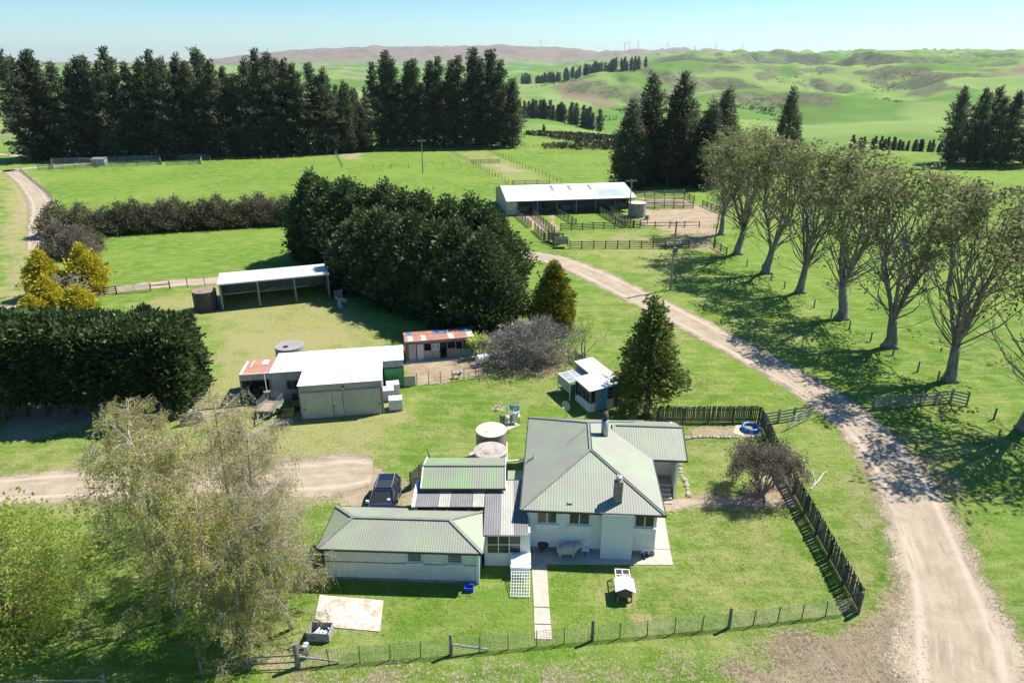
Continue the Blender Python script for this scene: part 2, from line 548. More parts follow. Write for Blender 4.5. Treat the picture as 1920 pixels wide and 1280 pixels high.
def ground_mat():
    m, nt, N, L, b = nodes_of('pasture')
    pos = wpos(nt)
    at = N.new('ShaderNodeAttribute'); at.attribute_name = 'mask'
    sp = N.new('ShaderNodeSeparateColor'); L.new(at.outputs['Color'], sp.inputs[0])
    at2 = N.new('ShaderNodeAttribute'); at2.attribute_name = 'far'
    sp2 = N.new('ShaderNodeSeparateColor'); L.new(at2.outputs['Color'], sp2.inputs[0])
    n_big = noise(nt, pos, 0.05, 5, 0.6)
    n_mid = noise(nt, pos, 0.45, 6, 0.7)
    n_fine = noise(nt, pos, 3.2, 6, 0.78)
    n_tuft = noise(nt, pos, 9.0, 3, 0.8)
    g = mixc(nt, ramp(nt, n_big, 0.36, 0.66), (0.086, 0.178, 0.014), (0.150, 0.246, 0.030))
    g = mixc(nt, ramp(nt, n_mid, 0.40, 0.72), g, (0.205, 0.270, 0.055))
    streak = noise(nt, wpos(nt, (.30, 1.3, 1)), 1.0, 5, .7)
    g = mixc(nt, ramp(nt, streak, .46, .68, 0, .6), g, (0.265, 0.335, 0.105))
    g = mixc(nt, ramp(nt, n_fine, 0.50, 0.30, 0, 0.55), g, (0.062, 0.100, 0.016))
    g = mixc(nt, ramp(nt, n_tuft, 0.55, 0.70, 0, 0.85), g, (0.30, 0.325, 0.13))
    g = mixc(nt, ramp(nt, n_tuft, 0.47, 0.30, 0, 0.85), g, (0.045, 0.090, 0.010))
    # dry grass
    dsum = math_n(nt, 'ADD', sp.outputs[1], math_n(nt, 'MULTIPLY', math_n(nt, 'SUBTRACT', n_fine, 0.5), 1.3))
    dsum = math_n(nt, 'ADD', dsum, math_n(nt, 'MULTIPLY', math_n(nt, 'SUBTRACT', n_mid, 0.5), 1.0))
    dryf = math_n(nt, 'MULTIPLY', ramp(nt, dsum, 0.12, 0.85), ramp(nt, sp.outputs[1], 0.0, 0.2))
    dryc = mixc(nt, ramp(nt, n_tuft, 0.35, 0.65), (0.240, 0.238, 0.082), (0.370, 0.330, 0.160))
    g = mixc(nt, dryf, g, dryc)
    # churned mud, with grass between the clods
    clod = noise(nt, pos, 4.5, 5, 0.75)
    ms = math_n(nt, 'ADD', sp.outputs[2], math_n(nt, 'MULTIPLY', math_n(nt, 'SUBTRACT', clod, 0.5), 2.2))
    ms = math_n(nt, 'ADD', ms, math_n(nt, 'MULTIPLY', math_n(nt, 'SUBTRACT', n_mid, 0.5), 1.2))
    mudf = math_n(nt, 'MULTIPLY', ramp(nt, ms, 0.35, 0.72), ramp(nt, sp.outputs[2], 0.0, 0.2))
    mudc = mixc(nt, ramp(nt, clod, 0.40, 0.66), (0.165, 0.125, 0.082), (0.420, 0.340, 0.235))
    g = mixc(nt, mudf, g, mudc)
    # bare earth
    es = math_n(nt, 'ADD', sp.outputs[0], math_n(nt, 'MULTIPLY', math_n(nt, 'SUBTRACT', n_fine, 0.5), 2.2))
    es = math_n(nt, 'ADD', es, math_n(nt, 'MULTIPLY', math_n(nt, 'SUBTRACT', n_mid, 0.5), 1.0))
    ef = math_n(nt, 'MULTIPLY', ramp(nt, es, 0.30, 0.62), ramp(nt, sp.outputs[0], 0.0, 0.15))
    ec = mixc(nt, ramp(nt, n_mid, 0.35, 0.68), (0.420, 0.330, 0.225), (0.290, 0.222, 0.150))
    ec = mixc(nt, ramp(nt, n_tuft, 0.60, 0.72, 0, 0.5), ec, (0.17, 0.135, 0.10))
    g = mixc(nt, ef, g, ec)
    # rough banks: slope and scrub
    geo = N.new('ShaderNodeNewGeometry')
    sx = N.new('ShaderNodeSeparateXYZ'); L.new(geo.outputs['Normal'], sx.inputs[0])
    fn = noise(nt, pos, 0.012, 6, 0.7)
    slope = math_n(nt, 'SUBTRACT', 1.0, sx.outputs[2])
    sl = math_n(nt, 'ADD', math_n(nt, 'MULTIPLY', slope, 13.0), math_n(nt, 'MULTIPLY', math_n(nt, 'SUBTRACT', fn, 0.5), 1.5))
    bank = math_n(nt, 'MULTIPLY', ramp(nt, sl, 0.40, 0.80), sp2.outputs[1])
    far_g = mixc(nt, ramp(nt, sp2.outputs[2], 0.44, 0.56), (0.105, 0.200, 0.034), (0.185, 0.260, 0.070))
    far_g = mixc(nt, ramp(nt, sp2.outputs[2], 0.74, 0.755), far_g, (0.205, 0.165, 0.10))
    far_g = mixc(nt, ramp(nt, fn, 0.5, 0.7, 0, .5), far_g, (0.20, 0.24, 0.09))
    g = mixc(nt, sp2.outputs[1], g, far_g)
    bankc = mixc(nt, ramp(nt, noise(nt, pos, 0.06, 5, 0.7), 0.4, 0.65), (0.100, 0.122, 0.055), (0.180, 0.185, 0.095))
    g = mixc(nt, bank, g, bankc)
    scf = math_n(nt, 'MULTIPLY', sp_alpha(nt, at), ramp(nt, noise(nt, pos, 0.22, 5, 0.75), 0.28, 0.55))
    scc = mixc(nt, ramp(nt, noise(nt, pos, 0.5, 4, 0.7), 0.4, 0.62), (0.055, 0.055, 0.028), (0.230, 0.210, 0.130))
    g = mixc(nt, scf, g, scc)
    br = mixc(nt, ramp(nt, fn, 0.36, 0.66), (0.165, 0.115, 0.080), (0.260, 0.195, 0.135))
    g = mixc(nt, sp2.outputs[0], g, br)
    L.new(g, b.inputs['Base Color'])
    b.inputs['Roughness'].default_value = 0.95
    b.inputs['Specular IOR Level'].default_value = 0.1
    bn = N.new('ShaderNodeBump')
    bn.inputs['Strength'].default_value = 1.0
    bn.inputs['Distance'].default_value = 0.16
    hgt = math_n(nt, 'ADD', math_n(nt, 'MULTIPLY', n_fine, 0.8), math_n(nt, 'MULTIPLY', n_tuft, 0.35))
    hgt = math_n(nt, 'ADD', hgt, math_n(nt, 'MULTIPLY', math_n(nt, 'MULTIPLY', clod, sp.outputs[2]), 1.2))
    L.new(hgt, bn.inputs['Height'])
    L.new(bn.outputs[0], b.inputs['Normal'])
    return m

def sp_alpha(nt, at):
    return at.outputs['Alpha']

gme.materials.append(ground_mat())
tag(link('ground', gme), kind='structure')

# ------------------------------------------------------------ gravel tracks
def gravel_mat(name, light, dark, edge=0.5):
    m, nt, N, L, b = nodes_of(name)
    pos = wpos(nt)
    at = N.new('ShaderNodeAttribute'); at.attribute_name = 'tint'
    n1 = noise(nt, pos, 0.5, 6, 0.7)
    n2 = noise(nt, pos, 6.0, 5, 0.8)
    n3 = noise(nt, pos, 22.0, 3, 0.8)
    c = mixc(nt, ramp(nt, n1, 0.36, 0.66), light, dark)
    c = mixc(nt, ramp(nt, n2, 0.54, 0.70, 0, .45), c, tuple(x * 0.55 for x in dark))
    c = mixc(nt, ramp(nt, n3, 0.60, 0.72, 0, .6), c, (0.52, 0.46, 0.38))
    # wheel ruts stay barer and paler, the crown keeps coarser stones
    rut = N.new('ShaderNodeMath'); rut.operation = 'ABSOLUTE'
    L.new(math_n(nt, 'SUBTRACT', at.outputs['Fac'], 0.5), rut.inputs[0])
    c = mixc(nt, ramp(nt, rut.outputs[0], 0.13, 0.0, 0, .6), c, (0.50, 0.425, 0.335))
    lane = N.new('ShaderNodeAttribute'); lane.attribute_name = 'lane'
    sc_ = N.new('ShaderNodeVectorMath'); sc_.operation = 'MULTIPLY'; sc_.inputs[1].default_value = (3.2, .12, 1)
    L.new(lane.outputs['Vector'], sc_.inputs[0])
    st = noise(nt, sc_.outputs[0], 1.0, 4, .6)
    c = mixc(nt, ramp(nt, st, .52, .70, 0, .7), c, (0.250, 0.195, 0.135))
    c = mixc(nt, ramp(nt, st, .46, .32, 0, .6), c, (0.46, 0.385, 0.295))
    L.new(c, b.inputs['Base Color'])
    b.inputs['Roughness'].default_value = 0.95
    b.inputs['Specular IOR Level'].default_value = 0.12
    bn = N.new('ShaderNodeBump'); bn.inputs['Strength'].default_value = 0.6; bn.inputs['Distance'].default_value = 0.06
    L.new(math_n(nt, 'ADD', n2, math_n(nt, 'MULTIPLY', n3, 0.5)), bn.inputs['Height'])
    L.new(bn.outputs[0], b.inputs['Normal'])
    # ragged verge: gravel thins out between the grass
    k = math_n(nt, 'ADD', at.outputs['Fac'], math_n(nt, 'MULTIPLY', math_n(nt, 'SUBTRACT', n2, 0.5), 1.5))
    k = math_n(nt, 'ADD', k, math_n(nt, 'MULTIPLY', math_n(nt, 'SUBTRACT', n1, 0.5), 0.8))
    tr = N.new('ShaderNodeBsdfTransparent')
    mx = N.new('ShaderNodeMixShader')
    L.new(ramp(nt, k, 0.70, 0.96), mx.inputs[0])
    L.new(b.outputs[0], mx.inputs[1]); L.new(tr.outputs[0], mx.inputs[2])
    L.new(mx.outputs[0], N['Material Output'].inputs['Surface'])
    return m

def smooth_line(pts, n=8):
    P = [np.asarray(p, float) for p in pts]
    P = [2 * P[0] - P[1]] + P + [2 * P[-1] - P[-2]]
    out = []
    for i in range(1, len(P) - 2):
        for k in range(n):
            t = k / n
            a, b_, c, d = P[i - 1], P[i], P[i + 1], P[i + 2]
            out.append(0.5 * (2 * b_ + (c - a) * t + (2 * a - 5 * b_ + 4 * c - d) * t * t + (3 * b_ - a - 3 * c + d) * t ** 3))
    out.append(P[-2])
    return out

GRAVEL = gravel_mat('gravel', (0.400, 0.325, 0.240), (0.310, 0.250, 0.180))
def track(name, pxs, w, z=0.012, mat=None):
    pts = smooth_line([np.append(G(a, b)[:2], ww) for (a, b), ww in zip(pxs, w)], 14)
    V, T, Fq, LAT = [], [], [], []
    K = 15
    for i, p in enumerate(pts):
        d = unit((pts[min(i + 1, len(pts) - 1)] - pts[max(i - 1, 0)])[:2])
        nn = np.array((-d[1], d[0]))
        for k in range(K):
            s = (k / (K - 1) * 2 - 1)
            q = p[:2] + nn * s * p[2] * 0.5 * 1.35
            V.append((q[0], q[1], float(terrain(q[0], q[1])) + z))
            e = abs(s)
            if i in (0, len(pts) - 1):
                e = 1.3
            T.append(e)
            LAT.append((s * p[2] * .5, i * .6, 0.0))
    for i in range(len(pts) - 1):
        for k in range(K - 1):
            Fq.append((i * K + k, i * K + k + 1, (i + 1) * K + k + 1, (i + 1) * K + k))
    me = npmesh(name, V, np.array(Fq)[:, ::-1], mat or GRAVEL, tint=T)
    la = me.attributes.new('lane', 'FLOAT_VECTOR', 'POINT')
    la.data.foreach_set('vector', np.array(LAT, np.float32).ravel())
    return tag(link(name, me), kind='structure')

track('gravel_road', [(1840, 1420), (1812, 1290), (1795, 1180), (1765, 1080), (1732, 990), (1694, 905), (1628, 815), (1548, 748), (1455, 692), (1355, 637), (1262, 588), (1180, 548), (1105, 511), (1045, 488), (985, 478), (900, 476)],
      [6.2, 5.8, 5.2, 4.6, 4.3, 4.2, 4.0, 3.8, 3.8, 3.9, 4.2, 4.4, 4.4, 4.4, 4.4, 4.4])
track('gravel_drive', [(-160, 930), (0, 918), (110, 910), (250, 905), (400, 900), (540, 895), (640, 888), (700, 884)], [4.0, 3.6, 3.8, 3.8, 3.8, 4.6, 5.0, 3.4])
track('gravel_track', [(-40, 583), (60, 570), (130, 560), (210, 545), (300, 533), (400, 526), (470, 520)], [3.0, 3.0, 3.0, 3.0, 3.2, 3.2, 3.0])
track('dirt_track', [(15, 318), (45, 340), (72, 372), (76, 400), (68, 430), (62, 470)], [3.0, 3.4, 4.0, 3.6, 2.6, 1.6])
track('farm_road', [(-60, 288), (0, 289), (40, 292), (75, 300)], [3, 3.4, 4, 3.4])
track('farm_road', [(-60, 325), (0, 322), (45, 316), (110, 311), (180, 304)], [3, 3.2, 3.4, 3.4, 3])
# ------------------------------------------------------------ vegetation
BARK_DARK = MAT('bark_dark', (0.085, 0.068, 0.052), (0.15, 0.125, 0.10), 4, 0.95, bump=0.5, stretch=(1, 1, .3))
BARK_GUM = MAT('bark_gum', (0.30, 0.265, 0.225), (0.16, 0.13, 0.105), 2.2, 0.85, bump=0.3, stretch=(1, 1, .35))
BARK_GREY = MAT('bark_grey', (0.30, 0.27, 0.24), (0.17, 0.15, 0.13), 5, 0.9)
BARK_BIRCH = MAT('bark_birch', (0.44, 0.40, 0.345), (0.24, 0.205, 0.17), 3, 0.8)
TWIG = MAT('twig_bark', (0.32, 0.27, 0.215), (0.22, 0.18, 0.14), 5, 0.9)
DEADWOOD = MAT('dead_wood', (0.50, 0.46, 0.43), (0.30, 0.27, 0.25), 4, 0.9)
L_PINE = LEAF('pine_needles', (0.044, 0.066, 0.036), (0.150, 0.176, 0.094), (0.260, 0.262, 0.160), 0.5)
L_MACRO = LEAF('cypress_foliage', (0.026, 0.055, 0.018), (0.105, 0.155, 0.046), (0.210, 0.250, 0.095), 0.26, rand=0.05)
L_CON = LEAF('conifer_foliage', (0.060, 0.096, 0.022), (0.210, 0.260, 0.058), (0.340, 0.360, 0.120), 0.38)
L_GOLD = LEAF('golden_foliage', (0.260, 0.260, 0.022), (0.660, 0.560, 0.040), (0.760, 0.640, 0.070), 0.4)
L_GOLDC = LEAF('golden_conifer_foliage', (0.070, 0.100, 0.012), (0.330, 0.310, 0.028), (0.600, 0.460, 0.045), 0.15)
L_GUM = LEAF('gum_leaves', (0.095, 0.122, 0.042), (0.250, 0.270, 0.100), (0.440, 0.385, 0.210), 0.48)
L_BIRCH = LEAF('birch_leaves', (0.400, 0.405, 0.095), (0.640, 0.620, 0.195), (0.720, 0.680, 0.300), 0.62)
L_SPRING = LEAF('spring_leaves', (0.400, 0.490, 0.090), (0.620, 0.720, 0.190), (0.720, 0.780, 0.320), 0.72)
L_GREY = LEAF('grey_leaves', (0.135, 0.125, 0.105), (0.320, 0.300, 0.258), (0.420, 0.400, 0.345), 0.2)
L_OLIVE = LEAF('olive_leaves', (0.070, 0.072, 0.036), (0.180, 0.170, 0.090), (0.260, 0.215, 0.140), 0.2)
L_BROWN = LEAF('brown_twig_leaves', (0.130, 0.108, 0.080), (0.270, 0.225, 0.170), None, 0.3)
L_SCRUB = LEAF('scrub_leaves', (0.035, 0.042, 0.016), (0.110, 0.112, 0.048), (0.22, 0.20, 0.11), 0.15)

def leaf_quads(P, D, size, rng, aspect=0.4, jitter=0.7, tint=None, clump=None):
    """a small pointed blade at each point, roughly along D"""
    n = len(P)
    D = D + rng.normal(0, jitter, (n, 3))
    D /= np.linalg.norm(D, axis=1, keepdims=True) + 1e-9
    Wv = np.cross(D, rng.normal(0, 1, (n, 3)))
    Wv /= np.linalg.norm(Wv, axis=1, keepdims=True) + 1e-9
    s = (size * rng.uniform(0.4, 1.55, n))[:, None]
    V = np.stack([P, P + D * s * 0.45 + Wv * s * aspect, P + D * s, P + D * s * 0.55 - Wv * s * aspect], 1).reshape(-1, 3)
    Fq = np.arange(4 * n).reshape(-1, 4)
    t = rng.random(n) if tint is None else np.clip(tint + rng.normal(0, 0.18, n), 0, 1)
    return V, Fq, np.repeat(t, 4)

def sprays(C, D, per, rad, size, rng, aspect=0.4, jitter=0.7, flat=1.0, along=0.0):
    """bunches of blades round centres C that lean along D"""
    n = len(C)
    off = rng.normal(0, 1, (n, per, 3)) * rad
    off[:, :, 2] *= flat
    if along:
        off += D[:, None, :] * (rng.random((n, per, 1)) * along)
    P = (C[:, None, :] + off).reshape(-1, 3)
    DD = np.repeat(D, per, 0) + off.reshape(-1, 3) / (rad + 1e-9) * 0.5
    t = np.repeat(np.clip(rng.normal(0.45, 0.2, n), 0, 1), per) + np.clip(off[:, :, 2].ravel() / (rad + 1e-9), -1, 1) * 0.12
    return leaf_quads(P, DD, size, rng, aspect, jitter, t)

def join(parts):
    V, Fq, T, b = [], [], [], 0
    for v, f, t in parts:
        V.append(v); Fq.append(f + b); T.append(t); b += len(v)
    return np.concatenate(V), np.concatenate(Fq), np.concatenate(T)

def tree_proto(trunk_mb, bark, leafparts, leafmat):
    tm = bpy.data.meshes.new('trunk')
    tm.from_pydata(trunk_mb.v, [], trunk_mb.f)
    tm.materials.append(bark)
    for p in tm.polygons:
        p.use_smooth = True
    cm = npmesh('crown', *join(leafparts)[:2], leafmat, tint=join(leafparts)[2])
    return tm, cm

def plant(name, proto, loc, label, cat, group=None, scale=(1, 1, 1), rotz=0.0, tilt=(0, 0), parts=('trunk', 'crown')):
    t = thing(name, label, cat, loc, rotz, group)
    t.rotation_euler = (tilt[0], tilt[1], rotz)
    t.scale = scale if isinstance(scale, tuple) else (scale,) * 3
    for nm, me in zip(parts, proto):
        if me is not None:
            link(nm, me, t)
    return t

def pine_proto(seed, h=30.0, R0=4.2, base=0.10, lean=0.0, leaf=0.95, per=9, dens=1.0, gaps=0.12):
    rng = np.random.default_rng(seed)
    tb = MB()
    axis = lambda z: np.array((lean * (z / h) ** 2, 0.35 * math.sin(z * .13 + seed), z))
    tb.tube([axis(z) for z in np.linspace(0, h * .985, 9)], list(np.linspace(0.42, 0.05, 9)), 7)
    C, D = [], []
    z = h * base
    while z < h * 0.99:
        f = z / h
        L0 = R0 * (min(1.0, (1 - f) * 1.62 + 0.06)) ** .92 * (0.72 + 0.28 * min(1, f / 0.3))
        for k in range(rng.integers(4, 6)):
            if rng.random() < gaps:
                continue
            a = rng.random() * 2 * math.pi
            L = L0 * min(1.25, rng.uniform(0.4, 1.3) * (1 + .35 * math.sin(z * .9 + 2 * a + seed)))
            up = 0.05 + 0.75 * f ** 2 + rng.normal(0, .08)
            d = unit((math.cos(a), math.sin(a), up))
            p0 = axis(z)
            if L > 1.6:
                tb.tube([p0, p0 + d * L * .85], [0.07, 0.02], 3, False)
            for s in np.arange(0.30, 1.01, max(0.16, 0.55 / max(L, .6)) / dens):
                C.append(p0 + d * L * s + rng.normal(0, 0.12, 3))
                D.append(unit(d + np.array((0, 0, 0.35))))
        z += h * 0.021 * rng.uniform(0.7, 1.3) / dens ** .5
    for s in np.linspace(0.93, 1.0, 4):
        C.append(axis(h * s)); D.append(np.array((0, 0, 1.0)))
    C, D = np.array(C), np.array(D)
    return tree_proto(tb, BARK_DARK, [sprays(C, D, per, 0.36, leaf, rng, 0.16, 0.55, 0.6)], L_PINE)

def dome_proto(seed, h, R0, prof, leaf, nspray, per, rad, mat, bark=BARK_DARK, lump=0.25, trunk_h=None, jitter=0.55, aspect=0.26, asym=0.0, droop=0.15, inner=0.25):
    """dense conifer: sprays all over an uneven body of revolution; prof(f) gives the radius share at height share f"""
    rng = np.random.default_rng(seed)
    tb = MB()
    tb.tube([(0, 0, 0), (.05, 0, h * .3), (0, .05, h * .62), (0, 0, h * .93)], [0.03 * h, 0.024 * h, 0.014 * h, 0.03], 8)
    C, D = [], []
    ph = rng.random(8) * 6.28
    fz = np.linspace(0, 1, 400)
    w = np.array([prof(f) + (0.05 if prof(f) > 0 else 0) for f in fz]); w /= w.sum()
    for i in range(nspray):
        f = float(np.clip(rng.choice(fz, p=w) + rng.normal(0, .004), 0, 1))
        a = rng.random() * 2 * math.pi
        r = R0 * prof(f)
        r *= 1 + lump * 0.5 * (math.sin(3 * a + ph[0] + 9 * f) + math.sin(5 * a + ph[1] - 14 * f) * .7 + math.sin(2 * a + ph[2] + 23 * f) * .6)
        r *= 1 + asym * math.cos(a - ph[3])
        shell = 1 - abs(rng.normal(0, inner)) if rng.random() < .8 else rng.uniform(.3, .9)
        z0 = f * h + rng.normal(0, .03) * h
        C.append((math.cos(a) * r * shell, math.sin(a) * r * shell, max(0.15, z0)))
        D.append(unit((math.cos(a), math.sin(a), 0.55 - droop + 0.6 * f)))
        if i % 9 == 0 and r > .8:
            tb.tube([(0, 0, max(.3, z0 - r * .35)), np.array(C[-1]) * (0.9, 0.9, 1)], [0.05, 0.015], 3, False)
    for s in np.linspace(.94, 1.0, 6):
        C.append((0, 0, h * s)); D.append(np.array((0, 0, 1.0)))
    C, D = np.array(C), np.array(D)
    return tree_proto(tb, bark, [sprays(C, D, per, rad, leaf, rng, aspect, jitter, 0.7, along=rad * 1.2)], mat)

def grow(tb, p, d, L, r, depth, rng, ends, spread, nsub, up=0.2, seg=3, shrink=0.68, rs=0.62, curve=0.15, minr=0.008, sides=5, mids=None, sub_from=0.45):
    pts, rads = [np.asarray(p, float)], [r]
    dd = np.asarray(d, float)
    for i in range(seg):
        dd = unit(dd + rng.normal(0, curve, 3) + np.array((0, 0, up * .35)))
        pts.append(pts[-1] + dd * L / seg)
        rads.append(max(minr, r * (1 - (i + 1) / seg * 0.5)))
    tb.tube(pts, rads, sides if r > 0.03 else 3, False)
    if mids is not None and depth <= 1:
        mids += [(q, dd) for q in pts[1:]]
    if depth == 0:
        ends.append((pts[-1], dd))
        return
    for k in range(nsub):
        s = sub_from + (1 - sub_from) * (k + 1) / nsub
        j = min(seg - 1, int(s * seg * .999))
        q = pts[j] + (pts[j + 1] - pts[j]) * min(1, s * seg - j)
        side = unit(np.cross(dd, rng.normal(0, 1, 3)))
        nd = unit(dd + side * spread * rng.uniform(0.6, 1.3) + np.array((0, 0, up)))
        grow(tb, q, nd, L * shrink * rng.uniform(.8, 1.2), max(minr, rads[j] * rs), depth - 1, rng, ends, spread, nsub, up, seg, shrink, rs, curve, minr, sides, mids, sub_from)

def gum_proto(seed, h=20.0, Rm=4.5):
    """short trunk, a few leaders, thin limbs fanning out to a tall egg-shaped crown of leaf clumps"""
    rng = np.random.default_rng(seed)
    tb, ends = MB(), []
    th = rng.uniform(3.4, 4.6)
    lean = rng.normal(0, .35, 2)
    tb.tube([(0, 0, -.1), (0.02, 0, .35), (.04, .03, 1.2), (lean[0] * .4, lean[1] * .4, th * .7), (lean[0] * .6, lean[1] * .6, th)], [.85, .60, .46, .38, .34], 11)
    base = np.array((lean[0] * .6, lean[1] * .6, th * .95))
    leaders = []
    for k in range(5):
        a = 2 * math.pi * (k + rng.uniform(-.2, .2)) / 5
        top = np.array((math.cos(a) * Rm * rng.uniform(.2, .5), math.sin(a) * Rm * rng.uniform(.2, .5), h * rng.uniform(.78, .93)))
        mid = base + (top - base) * .5 + np.array((math.cos(a), math.sin(a), 0)) * .5 + rng.normal(0, .25, 3)
        P = [base - (0, 0, .4), base + (mid - base) * .5 + rng.normal(0, .12, 3), mid, mid + (top - mid) * .5 + rng.normal(0, .2, 3), top]
        tb.tube(P, [.20, .16, .12, .08, .03], 6, False)
        leaders.append(P)
        ends.append((top, np.array((0, 0, 1.0))))
    for k in range(64):
        P = leaders[k % 5]
        u = rng.random() ** .8
        zt = h * (.36 + .62 * u)
        rt = Rm * math.sqrt(max(.05, 1 - ((zt / h - .66) / .36) ** 2)) * rng.uniform(.55, 1.08)
        a = rng.random() * 6.283
        tgt = np.array((math.cos(a) * rt, math.sin(a) * rt, zt))
        j = min(3.99, max(0.0, (zt * rng.uniform(.42, .72) - th) / (h * .85 - th) * 4))
        q = P[int(j)] + (P[int(j) + 1] - P[int(j)]) * (j - int(j))
        m1 = q + (tgt - q) * .5 + np.array((math.cos(a), math.sin(a), 0)) * rng.uniform(.1, .7) + rng.normal(0, .2, 3)
        r0 = rng.uniform(.05, .10)
        tb.tube([q, m1, tgt], [r0, r0 * .7, .025], 5, False)
        d = unit(tgt - m1)
        for s_ in (.55, .8, 1.0):
            p_ = m1 + (tgt - m1) * s_
            grow(tb, p_, unit(d + rng.normal(0, .45, 3) + np.array((0, 0, .35))), rng.uniform(1.1, 1.9), .03, 1, rng, ends, .6, 3, .15, 3, .6, .6, .15, .009, 4)
    for k in range(7):      # straggling twigs on the trunk
        a = rng.random() * 6.28
        e2 = []
        grow(tb, (.1, 0, rng.uniform(2.2, 5.5)), unit((math.cos(a), math.sin(a), .5)), rng.uniform(1.4, 2.6), .045, 2, rng, e2, .5, 3, .1, 3, .6, .6, .15)
        ends += e2[::4]
    C = np.array([e[0] for e in ends]); D = np.array([e[1] for e in ends])
    hi = C[:, 2] / h
    keep = rng.random(len(C)) < np.clip(.12 + (hi - .45) * 1.9, .08, .95)
    C, D = C[keep], D[keep]
    lp = [sprays(C, D * 0.4 + np.array((0, 0, -.1)), 16, 0.30, 0.40, rng, 0.18, 0.8, .8)]
    return tree_proto(tb, BARK_GUM, lp, L_GUM)

def birch_proto(seed, h=12.0, leafy=1.0, hang=1.0, mat=None):
    rng = np.random.default_rng(seed)
    tb, tw = MB(), MB()
    pts = [np.array((0, 0, -.1))]
    for i in range(8):
        pts.append(pts[-1] + np.array((rng.normal(0, .16), rng.normal(0, .16), h / 8)))
    tb.tube(pts, list(np.linspace(.15, .02, 9)), 8)
    C, D = [], []
    for k in range(46):
        f = rng.uniform(.14, .98)
        j = min(7, int(f * 8)); q = pts[j] + (pts[j + 1] - pts[j]) * (f * 8 - j)
        a = rng.random() * 6.28
        L = h * rng.uniform(.24, .46) * (1.12 - .70 * f)
        d = unit((math.cos(a), math.sin(a), rng.uniform(.45, 1.1)))
        lp, dd = [q], d
        for s in range(5):
            dd = unit(dd + np.array((0, 0, -.16)) + rng.normal(0, .1, 3))
            lp.append(lp[-1] + dd * L / 5)
        tb.tube(lp, list(np.linspace(.030, .008, 6)), 4, False)
        for s in range(9):
            u = rng.uniform(.25, 1.0) * 5
            jj = min(4, int(u)); p = lp[jj] + (lp[jj + 1] - lp[jj]) * (u - jj)
            b = unit(np.array((rng.normal(), rng.normal(), .35)) + dd * .8)
            Lb = rng.uniform(.5, 1.3)
            bp = [p, p + b * Lb * .5, p + b * Lb + np.array((0, 0, -.1))]
            tw.tube(bp, [.014, .010, .007], 3, False)
            for q2 in (bp[1], bp[2], (bp[1] + bp[2]) / 2):
                for w in range(2):
                    drop = rng.uniform(.4, 1.25) * hang
                    o = rng.normal(0, .25, 2)
                    e = q2 + np.array((o[0], o[1], -drop))
                    tw.tube([q2, (q2 + e) / 2 + np.array((o[0] * .3, o[1] * .3, .05)), e], [.006, .005, .004], 3, False)
                    m_ = int(14 * leafy * drop)
                    for t in rng.random(m_):
                        C.append(q2 + (e - q2) * t + rng.normal(0, .05, 3)); D.append((o[0], o[1], -.6))
    tb2 = bpy.data.meshes.new('twigs')
    tb2.from_pydata(tw.v, [], tw.f)
    tb2.materials.append(TWIG)
    tr, cr = tree_proto(tb, BARK_BIRCH, [leaf_quads(np.array(C), np.array(D), .095, rng, .34, .8)], mat or L_BIRCH)
    return tr, cr, tb2

def shrub_proto(seed, h, R0, leafn, leaf, mat, bark, stems=9, depth=3, spread=.5, up=.15, r0=.06, per=6, rad=.2, jit=.9, aspect=.3):
    rng = np.random.default_rng(seed)
    tb, ends, mids = MB(), [], []
    for k in range(stems):
        a = 2 * math.pi * (k + rng.random()) / stems
        sp = R0 / h * rng.uniform(.3, 1.1)
        grow(tb, (math.cos(a) * .15, math.sin(a) * .15, 0), unit((math.cos(a) * sp, math.sin(a) * sp, 1)), h * .46, r0, depth, rng, ends, spread, 3, up, 3, .64, .6, .14, .007, 5, mids)
    E = ends + mids
    C = np.array([e[0] for e in E]); D = np.array([e[1] for e in E])
    C[:, 2] = np.maximum(C[:, 2], .1)
    if leafn and leafn < len(C):
        idx = rng.choice(len(C), leafn, False); C, D = C[idx], D[idx]
    return tree_proto(tb, bark, [sprays(C, D, per, rad, leaf, rng, aspect, jit)], mat)

rnd = random.Random(5)
ORD = ['first', 'second', 'third', 'fourth', 'fifth', 'sixth', 'seventh', 'eighth', 'ninth', 'tenth', 'eleventh', 'twelfth', 'thirteenth', 'fourteenth', 'fifteenth', 'sixteenth', 'seventeenth', 'eighteenth', 'nineteenth', 'twentieth']
def nth(i, n):
    return ORD[i] + ' from the left' if i < n / 2 else ORD[n - 1 - i] + ' from the right'
pines = [pine_proto(s, 30, rr_, b_, ln, gaps=g_) for s, rr_, b_, ln, g_ in
         ((1, 5.4, .03, -.8, .10), (2, 5.0, .04, -1.8, .14), (3, 5.6, .03, -.4, .10), (4, 4.9, .08, -1.5, .2), (5, 5.4, .03, .3, .12), (6, 5.0, .12, -1.0, .22))]
